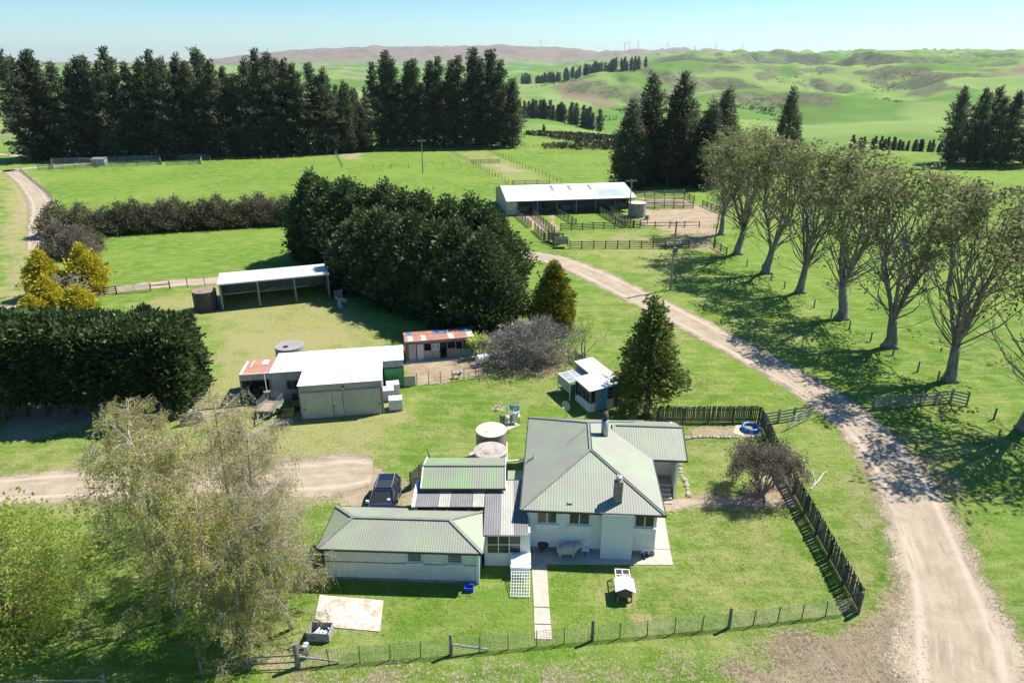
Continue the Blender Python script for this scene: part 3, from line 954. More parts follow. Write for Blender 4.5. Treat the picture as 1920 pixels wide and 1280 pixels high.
# left belt: tops read off the skyline (x of base, y of base, y of the tip)
BELT_L = [(48, 304, 96), (66, 300, 108), (90, 300, 100), (112, 298, 97), (138, 300, 118), (160, 297, 122), (182, 298, 112), (203, 296, 106), (222, 298, 120), (243, 296, 92), (266, 297, 118),
          (290, 296, 112), (316, 294, 97), (338, 296, 110), (358, 294, 104), (380, 295, 118), (398, 292, 92), (420, 294, 116), (442, 292, 128), (462, 291, 140), (482, 292, 112), (504, 290, 95), (526, 291, 100),
          (548, 289, 114), (572, 290, 122), (596, 289, 120), (616, 289, 130)]
for i, (bx, by, ty) in enumerate(BELT_L):
    for row in range(2):
        if row and (i % 3 == 0):
            continue
        p = G(bx + (rnd.uniform(-6, 6) if row else (8 if i == 0 else 0)), by) + np.array((0, row * 9.0 + rnd.uniform(-1.5, 1.5), 0))
        dd = p[1]
        t = (ty - 640) / 1280.0
        ztip = CAMH - dd * (t * CP + SP) / (CP - t * SP)
        sc = max(.6, ztip / 30.0) * (1 if not row else rnd.uniform(.82, .96))
        lab = 'pine in the back row of the left shelterbelt' if row else 'tall dark pine in the front row of the left shelterbelt, ' + nth(i, len(BELT_L))
        if i == 0 and not row: lab = 'leftmost pine of the left shelterbelt, its tip bent over the gravel road'
        if i == len(BELT_L) - 1 and not row: lab = 'rightmost pine of the left shelterbelt beside the narrow sunlit gap'
        plant('pine_tree', pines[(i * 2 + row) % 6], p, lab, 'tree', 'pines of the left shelterbelt', (sc * rnd.uniform(.9, 1.12),) * 2 + (sc,), rnd.choice((0, .4, -.5, .2)) )
BELT_C = [(716, 280, 118), (732, 278, 100), (752, 279, 112), (772, 277, 118), (792, 278, 112), (812, 276, 118), (834, 277, 108), (852, 276, 116), (870, 277, 106), (892, 275, 94), (912, 277, 112), (922, 275, 97), (946, 276, 114), (962, 277, 150)]
for i, (bx, by, ty) in enumerate(BELT_C):
    for row in range(2):
        if row and i % 2 == 0:
            continue
        p = G(bx, by) + np.array((0, row * 8.0, 0))
        t = (ty - 640) / 1280.0
        ztip = CAMH - p[1] * (t * CP + SP) / (CP - t * SP)
        sc = max(.6, ztip / 30.0)
        lab = 'pine in the back row of the centre clump' if row else 'tall dark pine in the front row of the centre clump, ' + nth(i, len(BELT_C))
        if i == len(BELT_C) - 1 and not row: lab = 'rightmost and shortest pine of the centre clump'
        plant('pine_tree', pines[(i * 3 + row + 1) % 6], p, lab, 'tree', 'pines of the centre clump', (sc, sc, sc), rnd.uniform(-.7, .7))
for i, (bx, dz, hh) in enumerate(((622, 430, 26), (640, 445, 28), (655, 435, 26), (672, 450, 27), (688, 440, 24), (705, 452, 25))):
    X = (bx - 960) / 1280 * dz
    plant('pine_tree', pines[i], (X * 1.02, dz, float(terrain(X, dz)) - .3), 'bluish pine further off, seen between the two belts', 'tree', 'pines seen in the gap between the belts', (hh / 30,) * 3, i)

def cone(f): return max(0.0, (1 - f)) ** .72 * (0.55 + .45 * min(1, f / .12))
def column(f): return (min(1, f / .06) * .35 + .65) * (1 - max(0, (f - .55) / .45) ** 2 * .95)
def macro(f): return (0.75 + .25 * min(1, f / .2)) * max(0.02, 1 - max(0, (f - .30) / .70) ** 1.7)
dense = [dome_proto(60 + s, 24, 5.2, macro, .85, 1500, 9, .42, L_PINE, lump=.35, aspect=.2) for s in range(2)]
for i, (bx, by, ty, w) in enumerate(((654, 286, 158, .62), (668, 284, 172, .6), (684, 284, 200, .55))):
    p = G(bx, by); t = (ty - 640) / 1280
    z = CAMH - p[1] * (t * CP + SP) / (CP - t * SP)
    plant('cypress_tree', dense[i % 2], p, ('tall dense cypress just right of the sunlit gap in the pines', 'middle one of three dense cypresses between the pine belts', 'lowest of three dense cypresses between the pine belts')[i], 'tree', 'dense cypresses between the belts', (w, w, z / 24), i)
# right-hand conifers behind the yards
RC = [(1178, 352, 190, 0), (1205, 350, 205, 1), (1222, 352, 140, 2), (1250, 350, 170, 3), (1278, 352, 138, 4), (1300, 350, 205, 5), (1322, 351, 192, 6), (1345, 350, 168, 7), (1360, 348, 175, 8), (1195, 346, 250, 9), (1265, 346, 185, 10)]
wide = [dome_proto(80 + s, 24, 4.4, lambda f: macro(f) * (1 - .28 * max(0, (f - .45) / .55)), .62, 2000, 9, .40, L_PINE, lump=.4, aspect=.18) for s in range(2)]
for i, (bx, by, ty, k) in enumerate(RC):
    p = G(bx, by) + np.array((0, (k % 3) * 3.0, 0)); t = (ty - 640) / 1280
    z = CAMH - p[1] * (t * CP + SP) / (CP - t * SP)
    use_p = ty < 172
    lab = 'dark conifer in the clump behind the right stockyards, ' + nth(sorted(q[0] for q in RC).index(bx), len(RC))
    if k == 2: lab = 'tall open-branched pine, left of the two tallest in the right conifer clump'
    if k == 4: lab = 'tallest spire of the dark conifer clump behind the right stockyards'
    if k == 8: lab = 'rightmost pine of the dark conifer clump, against the gum trees'
    sc = z / (30 if use_p else 24)
    plant('pine_tree' if use_p else 'cypress_tree', pines[(k + 2) % 6] if use_p else wide[k % 2], p, lab, 'tree', 'conifer clump right of the woolshed',
          (.92 if not use_p else sc * 1.15,) * 2 + (sc,), k * 1.3)
FR = [(1782, 312, 172), (1800, 310, 165), (1818, 312, 176), (1836, 310, 168), (1850, 313, 182), (1866, 311, 164), (1884, 313, 172), (1902, 312, 178), (1922, 313, 186), (1946, 312, 180)]
for i, (bx, by, ty) in enumerate(FR):
    p = G(bx, by) + np.array((0, (i % 2) * 6, 0)); t = (ty - 640) / 1280
    z = CAMH - p[1] * (t * CP + SP) / (CP - t * SP)
    plant('pine_tree', pines[(i + 3) % 6], p, 'leftmost pine of the clump at the far right edge' if i == 0 else 'dark pine of the clump at the far right edge, ' + nth(i, len(FR)), 'tree', 'pines at the far right', (z / 30 * 1.05,) * 2 + (z / 30,), i * .9)
p = G(1466, 322); plant('cypress_tree', wide[0], p, 'lone dark conifer whose top rises behind the gum trees', 'tree', None, (.72, .72, .93))

# macrocarpa shelterbelt in the middle
mac = [dome_proto(100 + s, 12.5, 5.0, macro, .42, 2300, 10, .30, L_MACRO, lump=.3, aspect=.24, asym=.1) for s in range(4)]
a0, a1 = np.array((-31.0, 105.5)), np.array((-2.5, 87.0))
NM = 10
for i in range(NM):
    f = i / (NM - 1)
    c = a0 + (a1 - a0) * f + np.array((rnd.uniform(-.5, .5), rnd.uniform(-.5, .5)))
    sc = (1.06, .98, 1.03, .96, 1.04, .98, 1.0, .97, 1.0, .94)[i]
    lab = 'dark cypress in the rear row of the long middle shelterbelt, ' + nth(i, NM)
    if i == 0: lab = 'leftmost cypress of the long shelterbelt, behind the open hay shed'
    if i == NM - 1: lab = 'rightmost cypress of the long shelterbelt, beside the gravel road bend'
    plant('cypress_tree', mac[i % 4], (c[0], c[1], 0), lab, 'tree', 'cypresses of the middle shelterbelt', (1.0 + .08 * (i % 3 - 1), 1.02, sc), i * 1.7)

b0_, b1_ = np.array((-19.8, 91.5)), np.array((-3.6, 75.2))
for i in range(7):
    c = b0_ + (b1_ - b0_) * i / 6 + np.array((rnd.uniform(-.5, .5), rnd.uniform(-.5, .5)))
    sc = (.84, .90, .86, .94, .90, .96, .90)[i]
    lab = 'dark cypress in the front row of the long middle shelterbelt, ' + nth(i, 7)
    if i == 6: lab = 'front right cypress of the long shelterbelt above the hen house'
    if i == 0: lab = 'front left cypress of the long shelterbelt, right of the hay shed'
    plant('cypress_tree', mac[(i + 2) % 4], (c[0], c[1], 0), lab, 'tree', 'front cypresses of the middle shelterbelt', (.92, .92, sc), i * 2.3 + 1)

# clipped hedge at the left
def hedge():
    rng = np.random.default_rng(9)
    t = thing('cypress_hedge', 'broad clipped dark green cypress hedge casting shade on the drive', 'hedge', (-29.3, 53.2, 0), R(4.0))
    LX, LY, H = 24.0, 5.6, 8.1
    n = 17500
    u = rng.random(n) * LX
    face = rng.random(n)
    x = -u; y = np.empty(n); z = np.empty(n); D = np.zeros((n, 3))
    f_ = face < .42
    z[f_] = 1.9 + (H - 2.2) * rng.random(f_.sum()) ** .85; y[f_] = 0.5 * (z[f_] / H) ** 4; D[f_] = (0, -1, .35)
    t_ = (face >= .42) & (face < .80)
    y[t_] = LY * rng.random(t_.sum()); z[t_] = H - .9 * (np.abs(y[t_] / LY - .5) * 2) ** 3; D[t_] = (.1, -.1, 1)
    b_ = (face >= .80) & (face < .9)
    z[b_] = .4 + (H - .8) * rng.random(b_.sum()); y[b_] = LY; D[b_] = (0, 1, .3)
    e_ = face >= .9
    x[e_] = 0; y[e_] = LY * rng.random(e_.sum()); z[e_] = .5 + (H - 1.0) * rng.random(e_.sum()); D[e_] = (1, 0, .35)
    lum = (fbm(x / 1.6 + 50, z / 1.3 + y / 1.5 + 50, 5, 3) - .5)
    C = np.stack([x, y, z], 1) + D * (lum * 1.9)[:, None] + rng.normal(0, .12, (n, 3))
    v, q, tt = sprays(C, D, 7, .20, .40, rng, .24, .55, .8, along=.2)
    link('foliage', npmesh('foliage', v, q, L_MACRO, tint=tt), t)
    for k in range(13):
        m = MB()
        xx = -1.2 - k * 1.75 + rnd.uniform(-.4, .4); yy = rnd.uniform(.8, 1.8)
        m.tube([(xx, yy, 0), (xx + .1, yy, 1.6), (xx + rnd.uniform(-.3, .3), yy + .3, 5)], [.22, .18, .08], 7)
        for j in range(4):
            m.tube([(xx, yy, 1 + j * .35), (xx + rnd.uniform(-.9, .9), yy - rnd.uniform(.6, 1.2), 2.2 + j * .4)], [.06, .02], 4, False)
        m.build('trunk', BARK_DARK, t, True)
hedge()

# gum trees along the road
gums = [gum_proto(200 + s) for s in range(4)]
GUMS = [(1352, 440, 240), (1383, 476, 232), (1437, 512, 255), (1500, 548, 262), (1578, 597, 268), (1668, 650, 318), (1780, 713, 326), (1925, 805, 350)]
ords = ('farthest gum tree of the row, its trunk beside the yard fence', 'second farthest gum tree of the row, dense crown behind the power pole', 'third gum tree counting from the stockyards', 'fourth gum tree counting from the stockyards',
        'fifth gum tree from the stockyards, mid-row with a forked trunk', 'sixth gum tree from the stockyards, broad open crown', 'large gum tree standing beside the short wooden rail fence', 'nearest gum tree, mostly cut off by the right edge')
for i, (bx, by, ty) in enumerate(GUMS):
    p = G(bx, by); t = (ty - 640) / 1280
    z = CAMH - p[1] * (t * CP + SP) / (CP - t * SP)
    gp = gums[(i + (1 if i > 3 else 0)) % 4]
    s = z / max(v.co.z for v in gp[1].vertices) * 1.03
    plant('gum_tree', gp, p, ords[i], 'tree', 'gum trees in a row along the road', (s * (1.2 + .14 * (i % 3)), s * (1.16 + .1 * ((i + 1) % 3)), s), i * 1.1)

# conifers near the house
gold = dome_proto(301, 8, 2.5, lambda f: macro(f) * (1.0 - .22 * f), .30, 1500, 12, .17, L_GOLDC, lump=.22, aspect=.24)
plant('golden_cypress', gold, G(1036, 618), 'golden green conifer beside the road behind the grey shrubs', 'tree')
con = dome_proto(302, 10.7, 2.75, lambda f: 0.0 if f < .2 else max(.03, (1 - (f - .2) / .8)) ** .8 * (.7 + .3 * min(1, (f - .2) / .1)), .34, 720, 14, .22, L_CON, lump=.5, aspect=.24, droop=.5)
plant('conifer_tree', con, G(1211, 784), 'green cone-shaped conifer with bare trunk between garden shed and paling fence', 'tree')
sp_ = [dome_proto(310 + s, 6, 2.3, lambda f: macro(f) * (1 - .15 * f), .34, 800, 12, .22, L_GOLD, lump=.4, aspect=.26) for s in range(2)]
for (bx, by, w, hh, lab) in ((92, 556, .95, 1.0, 'tallest yellow cypress on the left of the dead grey tree'), (170, 548, 1.0, 1.05, 'yellow cypress right of the dead grey tree beside the wooden gate'),
                             (98, 585, .8, .75, 'lower yellow cypress in front of the dead tree, left side'), (152, 592, .85, .62, 'low yellow cypress just behind the clipped hedge'), (66, 600, .7, .5, 'smallest yellow cypress by the drive at the left edge of its clump')):
    plant('golden_cypress', sp_[bx % 2], G(bx, by), lab, 'tree', 'yellow cypresses at the left', (w, w, hh), bx)
def dead_tree():
    rng = np.random.default_rng(4)
    m, e = MB(), []
    for k in range(16):
        a = rng.random() * 6.28
        grow(m, (rng.normal(0, .5), rng.normal(0, 1.0), 0.2), unit((math.cos(a) * .7, math.sin(a) * .7, .8)), 2.1, .09, 3, rng, e, .8, 3, .0, 3, .62, .62, .3, .014, 5)
    t = thing('dead_tree', 'tangle of dead silver grey branches between the yellow cypresses', 'tree', G(128, 568))
    m.build('branches', DEADWOOD, t)
dead_tree()

# brownish hedge row and corner shrubs on the left paddock
sh = [dome_proto(400 + s, 5.0, 2.7, lambda f: macro(f) * (1.05 - .25 * f), .34, 620, 11, .30, (L_OLIVE, L_OLIVE, L_BROWN)[s % 3], TWIG, lump=.45, aspect=.16, jitter=.7, droop=-.2) for s in range(3)]
HR = [(205, 438), (232, 436), (258, 434), (284, 433), (310, 431), (336, 430), (362, 428), (388, 427), (414, 426), (440, 424), (466, 422), (492, 421), (516, 420), (540, 419)]
for i, (bx, by) in enumerate(HR):
    plant('shrub', sh[(0, 1, 0, 1, 2, 1, 0)[i % 7]], G(bx, by), 'leftmost olive shrub of the paddock hedge row' if i == 0 else 'olive brown shrub in the hedge row between the two paddocks, ' + nth(i, len(HR)), 'shrub', 'shrubs of the paddock hedge row', (1.05, 1.05, .92 + .1 * (i % 3)), i * 2.1)
for i, (bx, by, k, s, lab) in enumerate(((112, 442, 0, 1.15, 'large dark olive shrub at the paddock corner beside the dirt track'), (160, 440, 1, 1.05, 'dark olive shrub right of the paddock corner'), (118, 478, 2, 1.0, 'pale brown twiggy shrub behind the yellow cypresses'), (150, 482, 2, .95, 'brown twiggy shrub right behind the dead grey tree'), (172, 468, 0, .75, 'small dark shrub at the end of the hedge row'))):
    plant('shrub', sh[k], G(bx, by), lab, 'shrub', 'shrubs at the paddock corner', s, i)

gry = [dome_proto(420 + s, 5.4, 3.5, lambda f: max(.03, 1 - abs(f - .35) ** 1.8 * 2.1) * (.55 + .45 * min(1, f / .25)), .20, 1000, 13, .24, L_GREY, BARK_GREY, lump=.75, aspect=.16, jitter=.9, droop=-.1) for s in range(2)]
for i, (bx, by, s, lab) in enumerate(((978, 684, 1.0, 'big grey-leaved shrub in the middle, below the golden conifer'), (1018, 678, 1.02, 'grey-leaved shrub on the right of the clump by the garden shed'), (936, 672, .62, 'smaller grey shrub beside the white drum'), )):
    plant('grey_shrub', gry[i % 2], G(bx, by), lab, 'shrub', 'grey shrubs by the hen yard', (s * .92, s * .92, s * .86), i * 2)
lime = shrub_proto(431, 2.6, 1.1, 200, .2, L_SPRING, TWIG, 7, 2, .5, .2, .04, 10, .16)
plant('shrub', lime, G(899, 668), 'small lime green bush against the rusty hen house', 'shrub')
bare = shrub_proto(432, 3.8, 1.7, 60, .08, L_BROWN, BARK_GREY, 6, 3, .55, .2, .045, 2, .1)
plant('bare_shrub', bare, G(1094, 668), 'leafless pale shrub on the grass bank beside the road', 'shrub', None, 1.15)
plant('bare_shrub', bare, G(1068, 676), 'leafless brown shrub beside the grey-leaved shrubs', 'shrub', None, .8, 2)
gard = shrub_proto(433, 2.2, 1.3, 330, .16, L_OLIVE, TWIG, 9, 2, .5, .2, .04, 9, .16)
plant('shrub', gard, G(1190, 756), 'dark bush squeezed between garden shed and paling fence', 'shrub')
apple = shrub_proto(434, 4.4, 3.2, 2600, .11, L_BROWN, BARK_GREY, 11, 4, .70, .03, .09, 9, .17)
plant('garden_tree', apple, G(1428, 926), 'round grey twiggy tree on the lawn casting a branching shadow', 'tree', None, (.86, .86, .95), .6)
brush = shrub_proto(435, 1.2, 1.3, 40, .08, L_BROWN, BARK_GREY, 14, 2, .8, .0, .03, 2, .1)
plant('bare_shrub', brush, G(526, 800), 'low heap of grey twiggy brush in front of the shed', 'shrub', None, (1.2, .8, 1))
plant('bare_shrub', brush, G(175, 862), 'sparse reddish twig bush beside the drive at the left', 'shrub', None, (.9, .9, 1.5), 2)

# birches at the lower left
bi = [birch_proto(500, 11.5, 1.0), birch_proto(503, 12.5, .8), birch_proto(507, 11, .32), birch_proto(509, 10.5, .9)]
for (bx, by, k, s, rz, lab) in ((335, 1150, 0, 1.04, 0, 'weeping birch with hanging pale leaves, left of the birch group'), (430, 1190, 3, .84, 1.2, 'leafy birch nearest the camera, at the bottom of the birch group'),
                                (548, 1178, 2, .84, 2.2, 'birch with a bent white trunk beside the wooden box'), (300, 1010, 1, .80, 3.1, 'olive birch at the back left of the group, above the drive'),
                                (530, 1085, 2, .95, 1.9, 'thin leafless birch standing nearest the sleepout wall'),
                                (525, 1150, 3, .66, 2.6, 'low drooping birch whose twigs hang over the left end of the sleepout'), (470, 1225, 0, .62, 3.9, 'small leafy birch at the bottom edge behind the old rail fence'),
                                (455, 1060, 2, 1.0, .6, 'nearly leafless birch with thin upright branches in the middle of the group')):
    plant('birch_tree', bi[k], G(bx, by), lab, 'tree', 'birches at the lower left', s, rz, parts=('trunk', 'crown', 'twigs'))
willow = dome_proto(520, 7.6, 4.6, lambda f: max(.05, 1 - abs(f - .42) ** 2 * 2.6) * (.6 + .4 * min(1, f / .2)), .15, 2300, 13, .24, L_SPRING, TWIG, lump=.3, aspect=.34, jitter=.9, droop=-.2, inner=.4)
plant('spring_tree', willow, G(30, 1185), 'fresh light green rounded tree cut by the left edge', 'tree')

# rows of trees further off in the valley
small = [pine_proto(700 + s, 20, 3.6, .06, 0, 1.5, 6, .6, .08) for s in range(3)]
def far_row(pts, n, h0, label, group, wob=6, name='pine_tree'):
    pts = [np.asarray(q, float) for q in pts]
    for i in range(n):
        f = i / (n - 1) * (len(pts) - 1)
        j = min(len(pts) - 2, int(f))
        q = pts[j] + (pts[j + 1] - pts[j]) * (f - j) + np.array((rnd.uniform(-wob, wob), rnd.uniform(-wob, wob)))
        s = h0 / 20 * rnd.uniform(.75, 1.15)
        plant(name, small[i % 3], (q[0], q[1], float(terrain(q[0], q[1])) - .4), label, 'tree', group, s, i * 1.3)
def Q(px, dist):
    return ((px - 960) / 1280 * dist * 1.06, dist)
far_row([Q(975, 780), Q(1030, 760), Q(1108, 700)], 34, 19, 'dark pine in the nearer valley row beyond the green rise', 'nearer row of valley pines')
far_row([Q(980, 1900), Q(1060, 1800), Q(1172, 1600)], 84, 24, 'tiny blue pine in the far valley belt', 'far belt of valley pines', 14)
far_row([Q(1115, 2150), Q(1230, 2150)], 44, 24, 'tiny blue pine in the farthest valley belt', 'farthest belt of valley pines', 14)
far_row([Q(1540, 255), Q(1640, 262), Q(1755, 272)], 44, 4.6, 'young green conifer in the planted row beyond the gum trees', 'young conifers in a planted row', 2.5, 'young_conifer')
far_row([Q(1872, 2500), Q(1945, 2400)], 16, 26, 'tiny pine of the upper belt on the right hillside', 'upper hillside belt', 12)
far_row([Q(1898, 1700), Q(1950, 1650)], 10, 22, 'tiny pine of the lower belt on the right hillside', 'lower hillside belt', 10)
far_row([Q(0, 420), Q(40, 400)], 9, 5, 'low bush in the far hedge at the left edge', 'bushes of the far left hedge', 2, 'far_bush')
far_row([Q(1020, 318), Q(1022, 318)], 1 + 1, 4.5, 'small tree by the far paddock fence', 'small trees by the far fence', 6, 'young_conifer')

def scrub_stuff():
    rng = np.random.default_rng(77)
    C = []
    for poly, n in ((GP((985, 236), (1170, 248), (1160, 276), (1040, 258), (990, 244)), 700), (GP((1020, 273), (1160, 277), (1160, 281), (1020, 278)), 60)):
        P = np.array(poly)
        lo, hi = P.min(0), P.max(0)
        q = lo + (hi - lo) * rng.random((n * 3, 2))
        q = q[poly_sd(q[:, 0], q[:, 1], poly) < 2][:n]
        C.append(q)
    q = np.concatenate(C)
    z = terrain(q[:, 0], q[:, 1])
    P3 = np.stack([q[:, 0], q[:, 1], z + .5], 1)
    v, f, t = sprays(P3, np.tile((0, 0, 1.0), (len(P3), 1)), 26, .8, .8, rng, .35, .9, .5)
    tag(link('gully_scrub', npmesh('gully_scrub', v, f, L_SCRUB, tint=t)), 'low dark gorse and tussock filling the gully', 'scrub', kind='stuff')
scrub_stuff()
def hillside_scrub():
    rng = np.random.default_rng(78)
    n = 60000
    az_, r_ = np.radians(rng.uniform(-40, 42, n)), np.exp(rng.uniform(math.log(520), math.log(4200), n))
    x_, y_ = r_ * np.sin(az_), r_ * np.cos(az_)
    z_ = terrain(x_, y_)
    d_ = 70.0
    avg = (terrain(x_ + d_, y_) + terrain(x_ - d_, y_) + terrain(x_, y_ + d_) + terrain(x_, y_ - d_)) / 4
    ok = (avg - z_ > 3.2) & (fbm(x_ / 200.0, y_ / 200.0, 90, 3) > .5)
    x_, y_, z_, r_ = x_[ok][:2600], y_[ok][:2600], z_[ok][:2600], r_[ok][:2600]
    P3 = np.stack([x_, y_, z_ + .8], 1)
    v, f, t_ = sprays(P3, np.tile((0, 0, 1.0), (len(P3), 1)), 8, 1.4, 1.7, rng, .38, .9, .4)
    tag(link('hillside_scrub', npmesh('hillside_scrub', v, f, L_SCRUB, tint=t_)), 'dark scrub lining the gullies of the far hills', 'scrub', kind='stuff')
hillside_scrub()
# ------------------------------------------------------------ building materials
def ROOFMAT(name, c1, c2, c3, rough=0.45, metal=0.25, scale=0.9, lo=.4, hi=.62, stretch=(1, 1, 1), f3=.5):
    m, nt, N, L, b = nodes_of(name)
    pos = wpos(nt, stretch)
    c = mixc(nt, ramp(nt, noise(nt, pos, scale, 6, .7), lo, hi), c1, c2)
    c = mixc(nt, ramp(nt, noise(nt, pos, scale * 7, 5, .75), .55, .72, 0, f3), c, c3)
    L.new(c, b.inputs['Base Color'])
    b.inputs['Roughness'].default_value = rough
    b.inputs['Metallic'].default_value = metal
    return m
ROOF_HOUSE = ROOFMAT('moss_green_roof_iron', (0.255, 0.262, 0.212), (0.262, 0.310, 0.212), (0.305, 0.300, 0.262), .6, .05, .45, .42, .66)
ROOF_GREEN = ROOFMAT('green_roof_iron', (0.225, 0.330, 0.170), (0.255, 0.265, 0.200), (0.28, 0.265, 0.22), .5, .05, .5)
ROOF_GREY = ROOFMAT('grey_roof_iron', (0.165, 0.160, 0.158), (0.20, 0.195, 0.19), (0.14, 0.14, 0.14), .6, .0, .8)
ROOF_CLEAR = ROOFMAT('translucent_roof_sheet', (0.42, 0.41, 0.345), (0.36, 0.35, 0.295), (0.30, 0.29, 0.25), .45, 0, 1.2)
ROOF_WHITE = ROOFMAT('bright_zinc_roof', (0.80, 0.81, 0.82), (0.74, 0.75, 0.76), (0.70, 0.70, 0.70), .42, .15, .5)
ROOF_RUST = ROOFMAT('rusty_roof_iron', (0.36, 0.150, 0.095), (0.41, 0.20, 0.14), (0.50, 0.44, 0.40), .8, .05, .9, .4, .62)
RUST_PALE = ROOFMAT('pale_patched_iron', (0.60, 0.57, 0.53), (0.48, 0.42, 0.38), (0.42, 0.22, 0.14), .7, .1, 1.5)
ROOF_BLUE = ROOFMAT('blue_roof_sheet', (0.07, 0.15, 0.31), (0.13, 0.21, 0.34), (0.35, 0.38, 0.42), .5, 0, 1.5)
TRIM = MAT('dark_trim', (0.035, 0.035, 0.036), (0.06, 0.055, 0.05), 2, .6)
CAP = MAT('ridge_cap', (0.23, 0.24, 0.20), (0.18, 0.185, 0.16), 2, .6)
BLOCK = MAT('painted_block_wall', (0.72, 0.71, 0.69), (0.67, 0.66, 0.64), .5, .85, bump=.1, c3=(0.62, 0.61, 0.585), scale3=5)
WHITE = MAT('white_paint', (0.78, 0.77, 0.74), (0.68, 0.67, 0.64), 1.2, .55)
CREAMW = MAT('cream_weatherboard', (0.67, 0.66, 0.62), (0.61, 0.60, 0.56), .6, .7, c3=(0.55, 0.54, 0.50), scale3=4)
ZINC = MAT('grey_wall_iron', (0.36, 0.375, 0.385), (0.28, 0.295, 0.305), .8, .55, .35, c3=(0.40, 0.40, 0.39), scale3=6)
ZINCD = MAT('weathered_iron', (0.34, 0.33, 0.31), (0.22, 0.21, 0.20), 1.2, .65, .2, c3=(0.30, 0.19, 0.13), scale3=4)
PLY = MAT('grey_green_door_sheet', (0.46, 0.46, 0.37), (0.38, 0.385, 0.31), 1.0, .75, stretch=(1, 1, .4), c3=(0.38, 0.375, 0.31), scale3=3)
GREEN_DOOR = MAT('green_door_paint', (0.06, 0.27, 0.075), (0.09, 0.33, 0.11), 2.0, .65, stretch=(3, 3, .5), c3=(0.20, 0.34, 0.19), scale3=9)
BLUE_DOOR = MAT('blue_door_paint', (0.055, 0.235, 0.42), (0.07, 0.27, 0.46), 2, .5)
DARKWOOD = MAT('dark_weathered_wood', (0.085, 0.073, 0.062), (0.14, 0.122, 0.105), 3, .9, stretch=(1, 1, 1), rand=.25, c3=(.19, .17, .15), scale3=14)
GREYWOOD = MAT('grey_weathered_wood', (0.27, 0.245, 0.215), (0.19, 0.17, 0.15), 3, .9, rand=.2, c3=(.36, .33, .30), scale3=14)
POSTWOOD = MAT('post_wood', (0.20, 0.17, 0.14), (0.13, 0.11, 0.09), 4, .9, rand=.2)
SILVER = MAT('silvered_timber', (0.34, 0.32, 0.29), (0.24, 0.225, 0.205), 3, .9, rand=.2)
CONC = MAT('concrete', (0.52, 0.45, 0.37), (0.43, 0.37, 0.30), 1.2, .9, bump=.15, c3=(0.32, 0.27, 0.22), scale3=9)
CONC_W = MAT('worn_concrete_slab', (0.60, 0.54, 0.46), (0.36, 0.29, 0.21), 1.6, .9, bump=.2, c3=(0.68, 0.64, 0.58), scale3=4)
CONC_G = MAT('grey_tank_concrete', (0.34, 0.32, 0.295), (0.21, 0.195, 0.18), .9, .9, stretch=(1, 1, .35), c3=(.12, .11, .10), scale3=3)
CREAMT = MAT('cream_tank', (0.66, 0.57, 0.40), (0.57, 0.49, 0.34), .8, .7)
BLACKT = MAT('dark_tank', (0.055, 0.046, 0.040), (0.095, 0.08, 0.07), 1.5, .7, stretch=(1, 1, .3), c3=(.15, .10, .07), scale3=5)
STEEL = MAT('galvanised_steel', (0.42, 0.43, 0.44), (0.34, 0.35, 0.36), 4, .45, .6)
WIRE = MAT('fence_wire', (0.22, 0.22, 0.21), (0.16, 0.16, 0.15), 4, .6, .5)
PLASTIC = MAT('white_plastic', (0.84, 0.84, 0.83), (0.78, 0.78, 0.77), 2, .4)
STONE = MAT('chimney_stone', (0.30, 0.27, 0.22), (0.17, 0.15, 0.12), 5, .95, bump=.6, c3=(.42, .37, .25), scale3=14)
INK = MAT('dark_recess', (0.015, 0.015, 0.016), (0.025, 0.024, 0.023), 3, .9)
def glass_mat():
    m, nt, N, L, b = nodes_of('window_glass')
    b.inputs['Base Color'].default_value = (0.035, 0.04, 0.04, 1)
    b.inputs['Roughness'].default_value = 0.06
    b.inputs['Specular IOR Level'].default_value = 0.6
    return m
GLASS = glass_mat()
GLASS_P = MAT('dusty_glass', (0.36, 0.38, 0.37), (0.25, 0.27, 0.26), 2.5, .25)

def rectwall(m, p, q, z0, z1, t=.12):
    """upright wall slab between ground points p and q"""
    return m.beam((p[0], p[1], (z0 + z1) / 2), (q[0], q[1], (z0 + z1) / 2), t, z1 - z0)

def window(parent, x0, x1, z0, z1, y, panes=(1, 1), fm=None, gm=None, sill=True, fw=.06, name='window', out=-1, axis='x'):
    """window in a wall facing out along -y (axis x) or -x (axis y, then y is the wall's x and x0,x1 run along y)"""
    fm = fm or WHITE
    gm = gm or GLASS
    def B(m, a0, a1, d0, d1, c0, c1):
        d0, d1 = sorted((y + out * d0, y + out * d1))
        if axis == 'x':
            m.box(a0, a1, d0, d1, c0, c1)
        else:
            m.box(d0, d1, a0, a1, c0, c1)
    f = MB()
    B(f, x0 - fw, x1 + fw, -.02, .05, z1, z1 + fw)
    B(f, x0 - fw, x1 + fw, -.02, .05, z0 - fw, z0)
    B(f, x0 - fw, x0, -.02, .05, z0, z1)
    B(f, x1, x1 + fw, -.02, .05, z0, z1)
    nx, nz = panes
    for i in range(1, nx):
        xx = x0 + (x1 - x0) * i / nx
        B(f, xx - .03, xx + .03, -.02, .045, z0, z1)
    for j in range(1, nz):
        zz = z0 + (z1 - z0) * j / nz
        B(f, x0, x1, -.02, .042, zz - .025, zz + .025)
    w = f.build(name, fm, parent)
    for i in range(nx):
        for j in range(nz):
            g = MB()
            B(g, x0 + (x1 - x0) * i / nx + .03, x0 + (x1 - x0) * (i + 1) / nx - .03, -.015, .015, z0 + (z1 - z0) * j / nz + .027, z0 + (z1 - z0) * (j + 1) / nz - .027)
            g.build('pane', gm, w)
    if sill:
        s = MB()
        B(s, x0 - fw - .06, x1 + fw + .06, -.02, .16, z0 - fw - .09, z0 - fw - .002)
        s.build('sill', fm, w)
    return w

